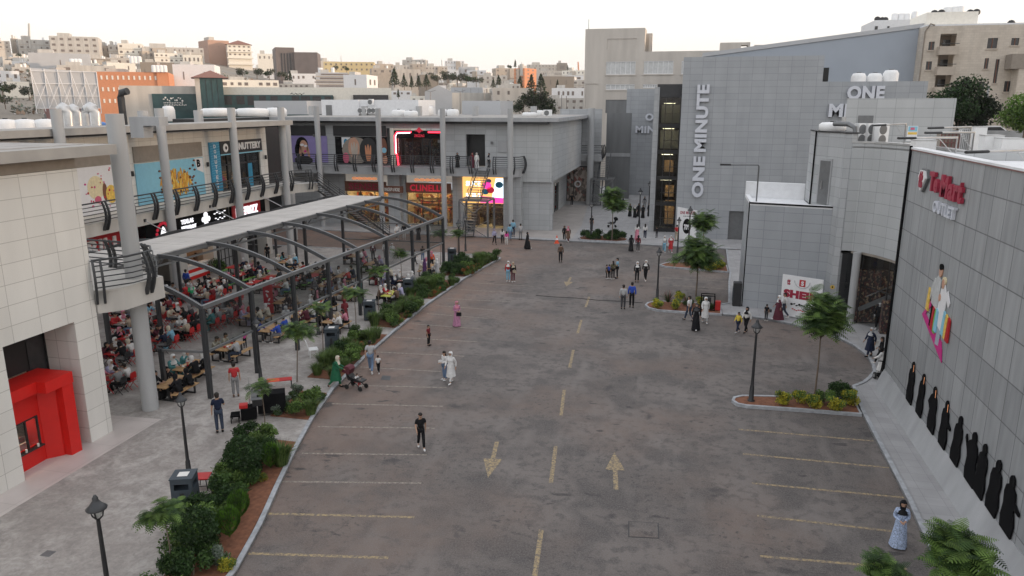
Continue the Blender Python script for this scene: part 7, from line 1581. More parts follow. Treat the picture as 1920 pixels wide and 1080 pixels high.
W=[ # walkers and standers, by where their feet are
(790,842,8,'walk','man','black','black',None,'boy in a black polo and black trousers walking towards the camera',1.62,False,'white',0),
(413,811,185,'phone','man','navy','dark jeans',None,'man in a navy t-shirt and dark jeans standing with his back turned, holding a phone',1.85,False,'black',PZ),
(443,744,180,'stand','man','red','grey',None,'man in a red polo and grey trousers standing in the food court edge',1.78,False,'brown',PZ),
(1683,1026,10,'hold','abaya','patterned blue','white','black','woman in a blue and white patterned dress with a black headscarf',1.66,True,'beige',0),
(631,727,80,'push','coat','green','green','cream','woman in a long green coat and cream headscarf pushing the stroller',1.72,True,'black',0),
(696,699,170,'walk','man','light grey','jeans blue',None,'man in a grey t-shirt and blue jeans walking with a small child',1.82,False,'white',0),
(710,700,165,'walk','man','white','black',None,'curly haired toddler in a white top holding the grey shirted man',1.02,False,'white',0),
(834,713,-60,'hold','girl','white','jeans blue',None,'girl in a white top and jeans beside the woman in white',1.6,True,'white',0),
(846,719,-30,'walk','coat','white','white','white','woman dressed all in white with a white headscarf in the lot',1.72,True,'white',0),
(804,648,60,'stand','man','dark red','black',None,'boy in a red and black t-shirt standing alone in a parking bay',1.28,False,'black',0),
(857,612,20,'hold','abaya','patterned pink','pink','pink','woman in a flowing pink patterned dress with a dark handbag',1.68,True,'pink',0),
(953,528,-10,'stand','hijab','red','light blue','white','woman in a red jacket and light jeans with a white headscarf',1.7,True,'white',0),
(962,529,20,'stand','hijab','black','maroon','beige','woman in black and maroon beside the red jacketed woman',1.66,True,'white',0),
(989,467,70,'walk','abaya','black','black','black','woman in a full black cloak crossing near the steel stair',1.7,True,'white',0),
(1051,492,180,'stand','man','brown','black',None,'man in a brown shirt with hands behind his back, alone mid lot',1.72,True,'black',0),
(1137,523,90,'stand','man','dark grey','black',None,'small boy in grey at the left of the huddled family',1.2,False,'white',0),
(1142,523,150,'stand','man','blue','black',None,'small boy in a blue t-shirt in the huddled family',1.22,False,'white',0),
(1149,524,200,'stand','girl','olive','black',None,'woman in an olive top bending in the huddled family',1.55,True,'white',0),
(1157,522,-90,'hold','man','light blue','black',None,'man in a pale blue shirt at the right of the huddled family',1.72,False,'black',0),
(1194,529,0,'stand','hijab','black','black','white','woman in black with a white headscarf, left of the strolling pair',1.68,True,'black',0),
(1210,527,-15,'walk','hijab','black','black','white','woman in black with a white headscarf and white shoes, right of the pair',1.72,True,'white',0),
(1168,580,180,'stand','man','light grey','dark grey',None,'man in a light grey shirt with his back turned beside the blue shirted man',1.78,True,'black',0),
(1184,577,175,'stand','man','blue','black',None,'man in a royal blue shirt and dark trousers by the middle lamp post',1.86,True,'black',0),
(1183,471,180,'stand','abaya','black','black','black','woman in black beside the one in a dark red top, near the back kerb',1.6,True,'black',0),
(1196,472,180,'stand','hijab','dark red','dark grey','black','woman in a dark red top walking away near the back kerb',1.62,True,'white',0),
(1194,450,180,'walk','skirt','white','pink',None,'long haired woman in a white top and long pink skirt',1.68,True,'white',PZ),
(1209,449,180,'walk','girl','white','navy',None,'long haired woman in a white shirt and dark jeans, right of the pink skirt',1.66,True,'white',PZ),
(1245,474,0,'walk','hijab','light grey','light blue','white','woman in pale grey beside the red coated woman',1.66,True,'white',0),
(1257,474,10,'walk','coat','red','pink','white','woman in an open red coat and pink trousers by the glass tower',1.68,True,'white',0),
(1109,433,150,'stand','man','black','dark grey',None,'man in black standing beside the hedge island lamp',1.75,False,'black',PZ),
(1058,452,0,'walk','hijab','black','black','black','woman in black walking beside the brown dressed one',1.6,True,'white',0),
(1065,454,-10,'walk','coat','brown','maroon','pink','woman in a brown coat and pink headscarf near the traffic cone',1.68,True,'white',0),
(927,459,20,'walk','hijab','lavender','black','lavender','woman in a lavender top at the left of the stair group',1.65,True,'black',0),
(942,456,170,'stand','girl','white','black',None,'girl in a white shirt and black skirt in the stair group',1.5,True,'black',0),
(950,459,180,'stand','girl','hot pink','white',None,'girl in a hot pink top and white trousers',1.4,True,'white',0),
(956,451,180,'stand','man','light blue','jeans blue',None,'man in a denim shirt behind the pink girl',1.75,True,'black',0),
(962,444,170,'stand','man','light blue','navy',None,'tall man in pale blue furthest in the stair group',1.85,True,'black',PZ),
(976,450,190,'stand','man','light grey','grey',None,'man in a pale grey jacket right of the stair group',1.75,True,'black',0),
(1072,386,0,'stand','man','black','black',None,'man in black on the warm paving before the red flags',1.75,False,'white',PZ),
(1087,376,60,'walk','man','black','dark grey',None,'man in black walking near the far photo covered shop',1.75,False,'black',PZ),
(1018,398,170,'stand','man','black','black',None,'man in black behind the round counter stand',1.75,False,'black',PZ),
(1004,416,160,'stand','girl','jeans blue','white',None,'woman in a denim jacket and white trousers at the passage wall',1.66,True,'white',PZ),
(994,417,150,'hold','girl','black','black',None,'person in black with a white bag leaning by the passage wall',1.55,True,'black',PZ),
(1291,602,-120,'walk','man','white','dark jeans',None,'young man in a white t-shirt stepping off the middle island kerb',1.72,False,'dark grey',0),
(1304,619,-10,'walk','abaya','black','black','dark grey','woman in a wide black cloak and grey scarf in front of the middle island',1.75,True,'white',0),
(1321,606,10,'walk','coat','white','light grey','white','woman in white with a white scarf behind the black cloaked woman',1.76,True,'white',0),
(1383,624,-40,'walk','girl','yellow','navy',None,'girl in a yellow t-shirt and wide blue jeans',1.35,True,'light grey',0),
(1398,624,-30,'walk','hijab','white','black','black','woman in a white vest and black scarf beside the yellow girl',1.68,True,'black',0),
(1436,602,150,'stand','man','black','dark grey',None,'small child in black with a backpack near the shop board',1.15,False,'white',PZ),
(1458,600,-80,'walk','abaya','maroon','black','white','woman in a dark maroon robe and white scarf hurrying past the shop board',1.68,True,'white',PZ),
(1469,597,-85,'walk','man','white','dark jeans',None,'person in a white shirt right behind the maroon robed woman',1.75,True,'white',PZ),
(1629,669,-40,'walk','coat','navy','navy','light grey','woman in a long navy coat with a pale handbag on the curved pavement',1.72,True,'black',PZ),
(1649,684,-100,'walk','girl','black','black',None,'person in black near the glazed shop corner',1.6,True,'white',PZ),
(1652,708,-110,'push','coat','white','white','black','woman in a white dress beside the black mobility scooter',1.66,True,'white',PZ),
(1181,406,20,'stand','abaya','black','black','black','left veiled woman of the dark dressed group by the lamp',1.62,True,'black',PZ),
(1190,408,-10,'stand','abaya','black','black','white','white scarfed woman of the dark dressed group',1.6,True,'black',PZ),
(1197,406,30,'stand','abaya','black','black','black','middle veiled woman of the dark dressed group',1.66,True,'black',PZ),
(1205,409,0,'stand','abaya','black','black','black','right veiled woman of the dark dressed group',1.62,True,'black',PZ),
(1217,406,-20,'stand','abaya','black','black','black','veiled woman apart at the annex wall lamp',1.7,True,'black',PZ),
(1208,392,0,'stand','hijab','grey','grey','dark grey','person in grey behind the dark dressed group',1.7,True,'black',PZ),
(1168,388,0,'hold','hijab','light grey','jeans blue','navy','person in pale grey crouching past the back plaza tree',1.35,True,'red',PZ),
(1145,368,0,'stand','hijab','white','white','white','person in white beside the far hoverboards',1.7,True,'white',PZ),
(1140,365,0,'stand','man','dark grey','black',None,'person in dark grey left of the white one at the hoverboards',1.7,True,'black',PZ),
(1160,366,30,'stand','man','black','black',None,'person in black by the far small stroller',1.6,True,'black',PZ),
(1231,446,-150,'hold','man','black','dark grey',None,'person in dark clothes sitting low by the tower entrance',1.2,True,'black',PZ),
(1268,452,-150,'hold','man','red','beige',None,'man in a red t-shirt leaning by the tower entrance banner',1.72,False,'dark grey',PZ),
(778,497,120,'walk','man','white','dark grey',None,'boy in a white t-shirt walking beyond the pergola posts',1.4,False,'black',PZ),
(793,492,180,'stand','man','black','jeans blue',None,'boy in a black t-shirt and jeans beyond the pergola posts',1.5,False,'black',PZ),
(810,507,180,'stand','hijab','orange','black','pink','woman in bright orange at the last table by the hedge tip',1.68,True,'black',PZ),
(797,523,120,'stand','abaya','purple','purple','purple','woman in a wide purple robe beside the last table',1.68,True,'black',PZ),
(820,521,-120,'hold','abaya','light grey','white','white','woman in a pale robe with a white scarf leaning over the last table',1.62,True,'black',PZ),
(745,450,0,'walk','man','white','grey',None,'person in a white top beyond the pergola, first of the far line',1.7,True,'white',PZ),
(758,449,0,'stand','man','black','white',None,'person in black and white trousers, second of the far line',1.7,True,'white',PZ),
(772,451,10,'stand','hijab','white','black','white','white scarfed person, third of the far line beyond the pergola',1.7,True,'black',PZ),
(785,450,180,'stand','abaya','black','black','black','person in black, fourth of the far line beyond the pergola',1.66,True,'black',PZ),
(803,448,-20,'stand','hijab','white','black','white','white topped person at the right end of the far line',1.72,True,'white',PZ),
(648,608,200,'hold','coat','dark red','black','dark red','woman in a dark red robe carrying a tray under the pergola',1.68,True,'black',PZ),
(539,622,180,'stand','coat','white','white','light grey','woman in white standing between the front picnic tables',1.68,True,'white',PZ),
(362,575,200,'hold','hijab','bright green','dark grey','light grey','woman in a bright green top standing at the grey tables',1.66,True,'black',PZ),
(352,548,150,'stand','man','blue','dark grey',None,'man in royal blue by the striped food counter',1.78,True,'black',PZ),
(700,489,180,'stand','hijab','maroon','black','white','woman in maroon with a white scarf standing at the far tables',1.64,True,'black',PZ),
(723,487,0,'walk','man','white','grey',None,'man in white walking past the far tables',1.7,True,'white',PZ),
(736,490,0,'stand','coat','white','white','white','woman in white past the far tables',1.66,True,'white',PZ),
(460,652,180,'stand','man','hot pink','black',None,'small child in pink beside the two men at their table',1.0,False,'black',PZ),
(412,500,200,'stand','man','white','black',None,'man in a white shirt by the black gridded shopfront',1.75,False,'black',PZ),
(503,493,200,'stand','man','black','black',None,'waiter in black at the back of the pergola',1.75,False,'black',PZ)]
for (u,v,f,k,st,tp,bt,hdc,lab,h,lg,sh,z) in W: stand(u,v,f,k,st,tp,bt,hdc,lab,h,lg,sh,z)
# people on the upper balcony and stair
for (u,y,f,st,tp,bt,hdc,lab) in ((858,79.7,0,'abaya','black','black','black','veiled woman in black standing before the upper dark doorway'),(886,79.8,0,'abaya','maroon','black','dark red','woman in maroon at the top of the stair'),(894,79.9,10,'abaya','white','black','white','white scarfed woman at the top of the stair'),(917,79.6,-30,'hijab','light grey','black','black','woman in a black and white top at the stair head')):
    p=onY(u,318,y); person(p[0],y,7.0,YAW+rd(f),'stand',outfit(st,tp,bt,hdc),lab,.96)
# food worker in the lit counter
k0=onX(369,500,-39.3); person(-39.3,k0[1],.1,rd(75),'hold',outfit('man','brown','black',None,False,'black'),'cook standing in the glowing orange food counter',1.0)
# mannequins behind the mart glass
for (x,y,st,tp,bt,sc,lab) in ((11.9,48.3,'man','black','black',1.05,'tall mannequin in black behind the curved glazing'),(12.6,47.0,'man','olive','navy',.62,'small child mannequin behind the curved glazing'),(13.0,46.1,'man','light grey','black',1.02,'mannequin in a checked shirt at the right end of the glazing')):
    P=[(a,b,'light grey' if a in('body','face_marks') else c) for a,b,c in outfit(st,tp,bt,None) if a!='hair']
    person(x+.35,y+.35,.12,rd(-30),'stand',P,lab,sc,cat='mannequin',name='mannequin')
# handbags and carried things
def bag(u,v,z,c,label,s=.16,zz=0):
    p=G(u,v,zz); mb=MB(); mb.mat('cloth_'+c).obox((p[0],p[1]-.15,z),X_,Z_,-s,s,-s*.7,s*.7,-.05,.05); mb.tube([(p[0]-s*.7,p[1]-.15,z+s*.7),(p[0],p[1]-.15,z+s*1.6),(p[0]+s*.7,p[1]-.15,z+s*.7)],.012,4); solo(mb,'handbag',label,'handbag')
bag(862,612,.85,'black','small dark handbag carried by the woman in pink'); bag(1637,668,.95,'white','pale handbag of the woman in the navy coat',.17,PZ); bag(828,713,1.05,'white','white carrier bag held by the girl in jeans',.09); bag(965,529,.9,'beige','beige handbag held by the woman in black and maroon',.13)
bag(1441,601,.8,'dark_grey','grey backpack on the small child by the shop board',.13,PZ)
# mobility scooter
p=G(1660,716,PZ); r=thing('mobility_scooter','black mobility scooter parked against the dark mart corner','scooter',(p[0]-.1,p[1],PZ),1.7)
mb=MB(); mb.box(-.55,.5,-.22,.22,.18,.3); mb.build('deck','print_black',r,local=True); mb=MB(); mb.box(-.5,0,-.22,.22,.5,.6); mb.box(-.55,-.45,-.22,.22,.6,1.15); mb.box(-.32,-.18,-.06,.06,.3,.5); mb.build('seat','charcoal',r,local=True); mb=MB(); mb.tube([(.45,0,.25),(.3,0,1.0)],.04,6); mb.tube([(.3,-.25,1.0),(.3,.25,1.0)],.025,5); mb.build('steering_column','print_black',r,local=True)
for x in (-.45,.45):
    for s in (-.27,.27):
        mb=MB(); mb.eprism((x,s,.17),X_,Z_,[(.17*math.cos(t),.17*math.sin(t)) for t in [i*math.pi/7 for i in range(14)]],-.04,.04); w_=mb.build('wheel','tyre',r,local=True); mb=MB(); mb.eprism((x,s,.17),X_,Z_,[(.09*math.cos(t),.09*math.sin(t)) for t in [i*math.pi/5 for i in range(10)]],-.05,.05); mb.build('rim','light_metal',w_,local=True)
# toddler in the stroller
p=G(667,728); person(p[0]+.02,p[1]-.0,.12,rd(90)-.2,'sit',outfit('man','white','red',None,True,'white'),'toddler in white and red sitting in the maroon stroller',.52)
# seated diners
rg=random.Random(42)
tops=['white','light grey','black','black','maroon','pink','light blue','navy','beige','white','cream','dark grey','red','brown','grey','teal','lavender','black','dark red','white']
hs=['white','white','light grey','beige','black','cream','grey','black','pink','white']
fixed={}
n_s=0
for (x,y,_,sx,k,d,seat) in SEATS:
    pr={'wood':.92,'red':.6,'grey':.85,'redflat':.95,'black':.95,'yellow':1}[k]
    if 'front wooden row' in d: pr=.95
    if rg.random()>pr: continue
    st=rg.choice(['hijab','hijab','abaya','man','man','hijab','girl','abaya','hijab']); tp=rg.choice(tops); hd=rg.choice(hs); bt=rg.choice(['black','jeans blue','dark grey','black','grey','dark jeans'])
    if 'first table of the front' in d: st,tp,hd='abaya','black','black'
    if 'second table of the front' in d: st,tp,hd='abaya',('teal' if sx<0 else 'black'),'white'
    if 'third table of the front' in d: st,tp=('man','cream' if sx<0 else 'light grey'); 
    if 'fourth table of the front' in d: st,tp='man','blue'
    kind=rg.choice(['sit','sit','sit2']); rz=rd(90)*(1 if sx<0 else -1)+rg.uniform(-.2,.2)
    who={'hijab':'%s top and %s scarf'%(tp,hd),'abaya':'%s robe, %s scarf'%(tp,hd),'man':'man, %s shirt'%tp,'girl':'long hair, %s top'%tp}[st]
    person(x,y,PZ-.04,rz,kind,outfit(st,tp,bt,hd,rg.random()<.6,rg.choice(['white','black'])),('%s, %s seat, %s'%(who,seat,d.replace('beside the pergola posts','by the posts').replace(' near the big column','').replace(' behind the corner','').replace('middle row of red tables','red table row').replace('second wooden row under the glass','second wooden row').replace('back wooden row by the stairs','back wooden row'))),rg.uniform(1.03,1.13),group='diners seated at the food court'); n_s+=1
# food trays and plates on tables
pn=0
for x,y,k,d in TB:
    if rg.random()<.75:
        mb=MB(); mb.mat(rg.choice(['paper','red_sign','paper'])).box(x-.2,x+.15,y-.35,y-.1,PZ+.751,PZ+.765)
        for j in range(5): a,b=rg.uniform(-.25,.25),rg.uniform(-.5,.5); mb.mat(rg.choice(['paper','white_plastic','red_sign','print_cream'])).cyl(x+a,y+b,PZ+.766,PZ+.766+rg.uniform(.02,.14),.05,.06,8)
        for j in range(1): a,b=rg.uniform(-.1,.1),rg.uniform(0,.2); mb.mat('paper').box(x-.12+a*.5,x+.08+a*.5,y-.3+b*.4,y-.12+b*.4,PZ+.7655,PZ+.772)
        solo(mb,'meal_tray','meal papers and cups on the '+d,'food',group='meals on the food court tables')
# ================================================================ the city on the hills
WR=random.Random(99)
def facing(u,D):   # frame of a building seen square on at that bearing
    d=ray(u,196); L_=math.hypot(d[0],d[1]); f=Vector((d[0]/L_,d[1]/L_,0)); return Vector((f.y,-f.x,0)),f
def block(u0,u1,v0,v1,D,m,label,rows=2,cols=5,yaw=0.,dep=12,wm='window_far',name='hillside_building',cat='building',parts=False,wh=.38,ww=.42,roof=True,group=None,extra=None,tilt=0):
    uc=(u0+u1)/2; R,f=facing(uc,D); ca,sa=math.cos(yaw),math.sin(yaw); R2=V((R.x*ca-R.y*sa,R.x*sa+R.y*ca,0)); N2=Z3.cross(R2)
    c=V(far(uc,196,D)); wd=(u1-u0)/F_*D/(1+((uc-960)/F_)**2); zt=far(uc,v0,D)[2]; zb=far(uc,v1,D)[2]-6; g=terrain(c.x,c.y)
    zb=min(zb,g)-1; c.z=0; O=c-R2*wd/2
    mb=MB(); mb.mat(m); N=Vector((R2.y,-R2.x,0))
    b0=O; b1=O+R2*wd; b2=b1-N*dep; b3=b0-N*dep
    mb.prism([(b0.x,b0.y),(b1.x,b1.y),(b2.x,b2.y),(b3.x,b3.y)],zb,zt)
    if roof: 
        mb.mat('concrete_pale'); q=.3; mb.prism([tuple((b0+(b-b0)*1)[:2]) for b in ()] or [( (O+R2*wd*.15-N*dep*.2).x,(O+R2*wd*.15-N*dep*.2).y),((O+R2*wd*.4-N*dep*.2).x,(O+R2*wd*.4-N*dep*.2).y),((O+R2*wd*.4-N*dep*.7).x,(O+R2*wd*.4-N*dep*.7).y),((O+R2*wd*.15-N*dep*.7).x,(O+R2*wd*.15-N*dep*.7).y)],zt+.001,zt+min(2.4,D*.004))
    hh=(far(uc,v0,D)[2]-far(uc,v1,D)[2]); rects=[]
    for r_ in range(rows):
        for k in range(cols):
            ch=hh/rows; cw=wd/cols; z=zt-ch*(r_+.5); x=cw*(k+.5); rects.append((x-cw*ww/2,x+cw*ww/2,z-ch*wh/2,z+ch*wh/2))
    if not parts:
        mb.mat(wm)
        for a,b,c_,d_ in rects:
            if WR.random()<.15: continue
            t_=WR.uniform(-.12,.3)*(b-a); a,b=a+t_,b-WR.uniform(-.1,.2)*(b-a); c_+=WR.uniform(-.1,.15)*(d_-c_)
            p=O+R2*a+N*.06; q=O+R2*b+N*.06; mb.face([(p.x,p.y,c_),(q.x,q.y,c_),(q.x,q.y,d_),(p.x,p.y,d_)])
        sd=rects[:rows*2]
        for r_ in range(rows):
            for k in range(2):
                ch=hh/rows; z=zt-ch*(r_+.5); y=dep*(.3+.4*k)
                for base,dirn in ((b1,1),(b0,-1)):
                    p=base-N*(y-.8)+R2*.06*dirn; q=base-N*(y+.8)+R2*.06*dirn; mb.face([(p.x,p.y,z-ch*wh/2),(q.x,q.y,z-ch*wh/2),(q.x,q.y,z+ch*wh/2),(p.x,p.y,z+ch*wh/2)])
        if roof and D>250 and rows>1:
            mb.mat('apartment_stone')
            for r_ in range(1,rows): zz=zt-hh*r_/rows; mb.obox(O,R2,Z3,-.1,wd+.1,zz-.12,zz+.12,.0,.12)
            if WR.random()<.5: xx=WR.uniform(.1,.6)*wd; mb.obox(O,R2,Z3,xx,xx+wd*.22,zt-hh,zt-hh/rows*.2,.0,1.1)
            for q_ in range(WR.randrange(1,4)):
                xx=WR.uniform(.1,.85)*wd; c0=O+R2*xx-N*dep*.4; mb.mat('white_plastic').cyl(c0.x,c0.y,zt,zt+WR.uniform(1.2,2.0),.6,n=8)
        if extra: extra(mb,O,R2,N,wd,zt,zb)
        base=O+R2*wd/2-N*dep/2; return solo(mb,name,label,cat,base=(base.x,base.y,max(g,zb)),group=group)
    base=O+R2*wd/2-N*dep/2; r=thing(name,label,cat,(base.x,base.y,g),group=group); mb.build('wall',None,r)
    for a,b,c_,d_ in rects:
        w=MB(); w.obox(O+V((0,0,0)),R2,Z3,a,b,c_,d_,.001,.12); wf=w.build('window',wm,r)
    if extra: e=MB(); extra(e,O,R2,N,wd,zt,zb); e.build('trim',None,r)
    return r
Z3=V((0,0,1))
G3='hillside houses and blocks'
# hill crest, left to right
B_=[(0,36,77,100,560,'beige_stone','pale block at the left edge of the photo on the crest',3,3,.1),
(38,52,73,100,575,'apartment_stone','narrow brown block beside the left crest block',3,2,0),
(52,110,75,104,560,'concrete_pale','wide pale crest block left of the tall one',3,5,.1),
(200,232,86,118,560,'apartment_stone','dim low block right of the tall crest block',2,3,.2),
(216,236,84,122,555,'concrete_pale','small white crest block with two windows rows',3,2,-.1),
(234,278,82,124,550,'window_bright','cream crest block with dark balconies',4,4,-.1),
(277,391,89,112,580,'concrete_pale','long pale school like block on the crest',2,14,.05),
(277,300,96,122,545,'apartment_stone','small brown block before the long crest block',2,2,.3),
(300,352,100,118,540,'window_bright','cream terrace houses below the long block',2,6,.1),
(352,384,103,120,535,'window_bright','last cream terrace house below the long block',1,4,-.1),
(490,523,101,115,560,'window_bright','low cream house left of the brown towers',1,4,0),
(606,640,115,136,600,'concrete_pale','pale end house left of the yellow block',2,2,.3),
(709,740,120,140,640,'apartment_stone','hazy house right of the yellow block',2,5,.2),
(740,770,122,142,700,'beige_stone','hazy crest house second from the yellow block',2,5,0),
(757,800,112,132,760,'concrete_pale','tall pale distant block on the skyline',3,6,-.2),
(770,800,120,136,700,'apartment_stone','brownish distant block on the skyline',2,5,0),
(800,840,124,142,720,'beige_stone','distant cream row left of the rounded block',2,7,.1),
(836,871,114,130,760,'white_render','rounded white distant block with rows of windows',3,7,0),
(866,898,125,142,650,'shed_grey','grey slab building on the mid skyline',1,2,.2),
(930,975,128,146,640,'apartment_stone','pinkish stepped block left of the sunlit tower',2,6,.3),
(990,1045,121,132,820,'concrete_pale','pale distant institute on the right skyline',2,9,.1),
(1043,1062,118,134,800,'tan_panel','plain beige distant block on the right skyline',1,1,0),
(1010,1052,133,144,700,'beige_stone','wide low hall with a window strip on the right skyline',1,12,0),
(1052,1095,132,150,650,'window_bright','sunlit cream houses at the right end of the skyline',2,6,-.3)]
for b in B_: block(*b[:5],b[5],b[6],rows=b[7],cols=b[8],yaw=b[9],group=G3)
block(110,199,69,101,540,'concrete_pale','tallest pale crest block with three rows of windows',rows=3,cols=6,yaw=-.12,parts=True,dep=22,group=G3)
block(400,440,76,100,600,'pink_brick','plain pinkish brick block high on the crest',rows=1,cols=1,yaw=.35,ww=.05,wh=.05,dep=20)
def pav(mb,O,R2,N,wd,zt,zb):
    c=O+R2*wd/2-N*4; mb.mat('roof_tile_red'); mb.add([(*(O-R2*1+N*1)[:2],zt),(*(O+R2*(wd+1)+N*1)[:2],zt),(*(O+R2*(wd+1)-N*9)[:2],zt),(*(O-R2*1-N*9)[:2],zt),(*c[:2],zt+3.2)],[(0,1,4),(1,2,4),(2,3,4),(3,0,4)]); mb.mat('window_bright')
    for k in range(3): mb.obox(O,R2,Z3,-.8,wd+.8,zt-5.2-4.3*k,zt-4.4-4.3*k,.2,1.5)
block(436,479,84,106,590,'window_bright','balconied house with a hipped red tile roof on the crest',rows=3,cols=5,yaw=.1,parts=True,roof=False,extra=pav,dep=12)
def ribs_(mb,O,R2,N,wd,zt,zb):
    mb.mat('window_dark')
    for k in range(4): mb.obox(O,R2,Z3,wd*(.28+.15*k),wd*(.34+.15*k),zt-14,zt-3,.05,.25)
block(524,558,89,128,430,'brown_cladding','brown tower with vertical dark slots on the hill',rows=1,cols=1,ww=.01,wh=.01,yaw=.1,roof=False,extra=ribs_,dep=18)
block(558,600,98,128,428,'brown_cladding','lower brown slab joined right of the slotted tower',rows=1,cols=1,ww=.01,wh=.01,yaw=-.1,roof=False,dep=20)
block(612,704,116,135,520,'cream_yellow','long yellow block with square windows on the crest',rows=2,cols=10,yaw=-.08,parts=True,ww=.3,wh=.35,roof=False,dep=14)
# middle distance
M_=[(68,180,100,140,330,'shed_grey','big plain pale grey warehouse above the orange building',1,1,-.05,.02),
(0,18,100,130,420,'beige_stone','beige house at the left edge below the crest',2,1,.1,.3),
(18,34,113,128,400,'concrete_pale','small pale house on the bare slope at the left',1,2,.2,.4),
(0,45,133,152,330,'white_render','long white low building at the left edge',1,3,.1,.4),
(12,60,153,160,300,'window_bright','cream strip building over the olive slope',1,1,0,.05),
(118,225,123,136,300,'concrete_pale','low roofscape with plant rooms above the orange building',1,3,0,.3),
(210,262,118,136,310,'window_bright','cream building with roof tanks left of the tan block',1,2,0,.1),
(272,334,117,160,260,'tan_panel','tan building with paired narrow windows behind the white one',1,4,0,.12),
(331,408,121,165,230,'white_render','white block with two narrow slots beside the green tower',1,2,-.15,.06),
(420,525,150,165,240,'window_bright','cream warehouse with a row of square windows',1,8,.03,.5),
(525,590,157,166,250,'beige_stone','low pale sheds right of the cream warehouse',1,7,0,.5),
(596,655,136,165,260,'shed_grey','grey glazed block with ribbed front',4,1,0,.9),
(646,690,140,167,235,'white_render','white plain cube building right of the grey ribbed one',1,1,-.3,.08),
(690,730,153,168,260,'apartment_stone','pinkish workshop front behind the cream fascia',1,5,0,.4),
(540,595,138,152,330,'white_render','long white ranch roofed shed on the slope',1,6,0,.4),
(700,740,128,150,420,'apartment_stone','brownish unfinished house on the mid slope',2,3,.1,.4),
(740,790,130,152,400,'beige_stone','beige unfinished house with a dark chimney stack',1,4,.1,.3),
(790,822,140,156,380,'tan_panel','tan house with a patterned wall on the mid slope',1,2,.1,.4),
(876,912,132,150,420,'white_render','white modern house among the trees',2,2,-.2,.3),
(900,950,142,158,400,'concrete_pale','row of pale flats below the sunlit tower',2,5,0,.35),
(962,985,128,156,430,'orange_stone','sunlit orange tower house on the right slope',4,2,-.6,.35),
(1018,1075,143,165,360,'tan_panel','plain sandy slab building near the beige tower',1,2,.15,.05),
(940,975,157,170,250,'concrete_pale','pale cream low house behind the pines',1,4,0,.4),
(925,1000,165,200,190,'beige_stone','cream house with a porch behind the mall roof',2,4,.1,.3),
(875,912,172,188,210,'tan_panel','brown low garage beside the grey warehouse',1,3,0,.3),
(912,930,165,188,212,'window_bright','narrow cream house with dark windows beside the garage',2,2,.1,.5),
(1035,1095,165,185,240,'white_render','white house with dark openings left of the beige tower',1,7,0,.4),
(1018,1095,184,208,200,'concrete_pale','pale two storey flats just left of the beige tower',2,6,0,.4),
(735,772,170,180,260,'white_render','small white shed roofs near the cypress',1,3,0,.4),
(770,797,180,196,215,'window_bright','cream hut with a brown door near the warehouse',1,2,0,.4)]
for b in M_: block(*b[:5],b[5],b[6],rows=b[7],cols=b[8],yaw=b[9],ww=b[10] if len(b)>10 else .5,group=G3)
# extra infill houses on the slopes
rg=random.Random(77)
W2=['pale','cream','grey','beige','white','tan','dusty','sandy']
W3=['flat roofed house','low house','three storey house','small block','narrow house','stepped house']
W4=['left slope','mid slope','far mid slope','right slope']
used_=set(); k=0
for i in range(105):
    zone=rg.choice([0,1,1,2,2,3,3]); u=[rg.uniform(40,240),rg.uniform(395,700),rg.uniform(700,900),rg.uniform(880,1090)][zone]
    D=[rg.uniform(380,520),rg.uniform(420,640),rg.uniform(430,900),rg.uniform(420,900)][zone]
    if zone==1 and u<520: D=rg.uniform(600,700)
    c=far(u,196,D); g=terrain(c[0],c[1]); H_=rg.uniform(5,10); vb=196-(g-CAMH)/D*F_*cp_; vt=vb-H_/D*F_; w_=rg.uniform(10,22)/D*F_
    lab='%s %s, infill number %s on the %s'%(rg.choice(W2),rg.choice(W3),ordw_more(i%40+1) ,W4[zone]); k+=1
    if lab in used_: continue
    used_.add(lab); block(u-w_/2,u+w_/2,vt,vb,D,rg.choice(['beige_stone','concrete_pale','white_render','apartment_stone','window_bright','tan_panel']),lab,rows=2,cols=rg.choice([2,3,4]),yaw=rg.uniform(-.5,.5),group=G3)
# orange building with pale windows
def ob(mb,O,R2,N,wd,zt,zb):
    mb.mat('maroon_stone'); mb.obox(O,R2,Z3,-.5,-.05,zb,zt,-.1,.3)
r=block(183,322,135,200,215,'orange_stone','bright orange stone building with pairs of small pale windows',rows=3,cols=14,yaw=-.12,parts=True,wm='window_bright',ww=.32,wh=.34,dep=16,extra=ob)
block(108,183,134,150,222,'maroon_stone','dark maroon wing left of the orange building',rows=1,cols=5,yaw=.35,ww=.25,dep=10)
block(300,320,122,140,214,'orange_stone','orange stair head rising at the right end of the orange building',rows=1,cols=2,ww=.2,dep=6)
for i,u in enumerate((284,291,298,305,136,143,150,248,254,262)):
    D=[213,320,300][0 if i<4 else 1 if i<7 else 2]; vb=(135,124,119)[0 if i<4 else 1 if i<7 else 2]; p=far(u,vb,D); tank(p[0],p[1]+ (1 if i<4 else 0),p[2],.55*D/213,1.7*D/213,'upright white tank %s on the far roofs behind the orange building'%ordw[i],group='far roof tanks')
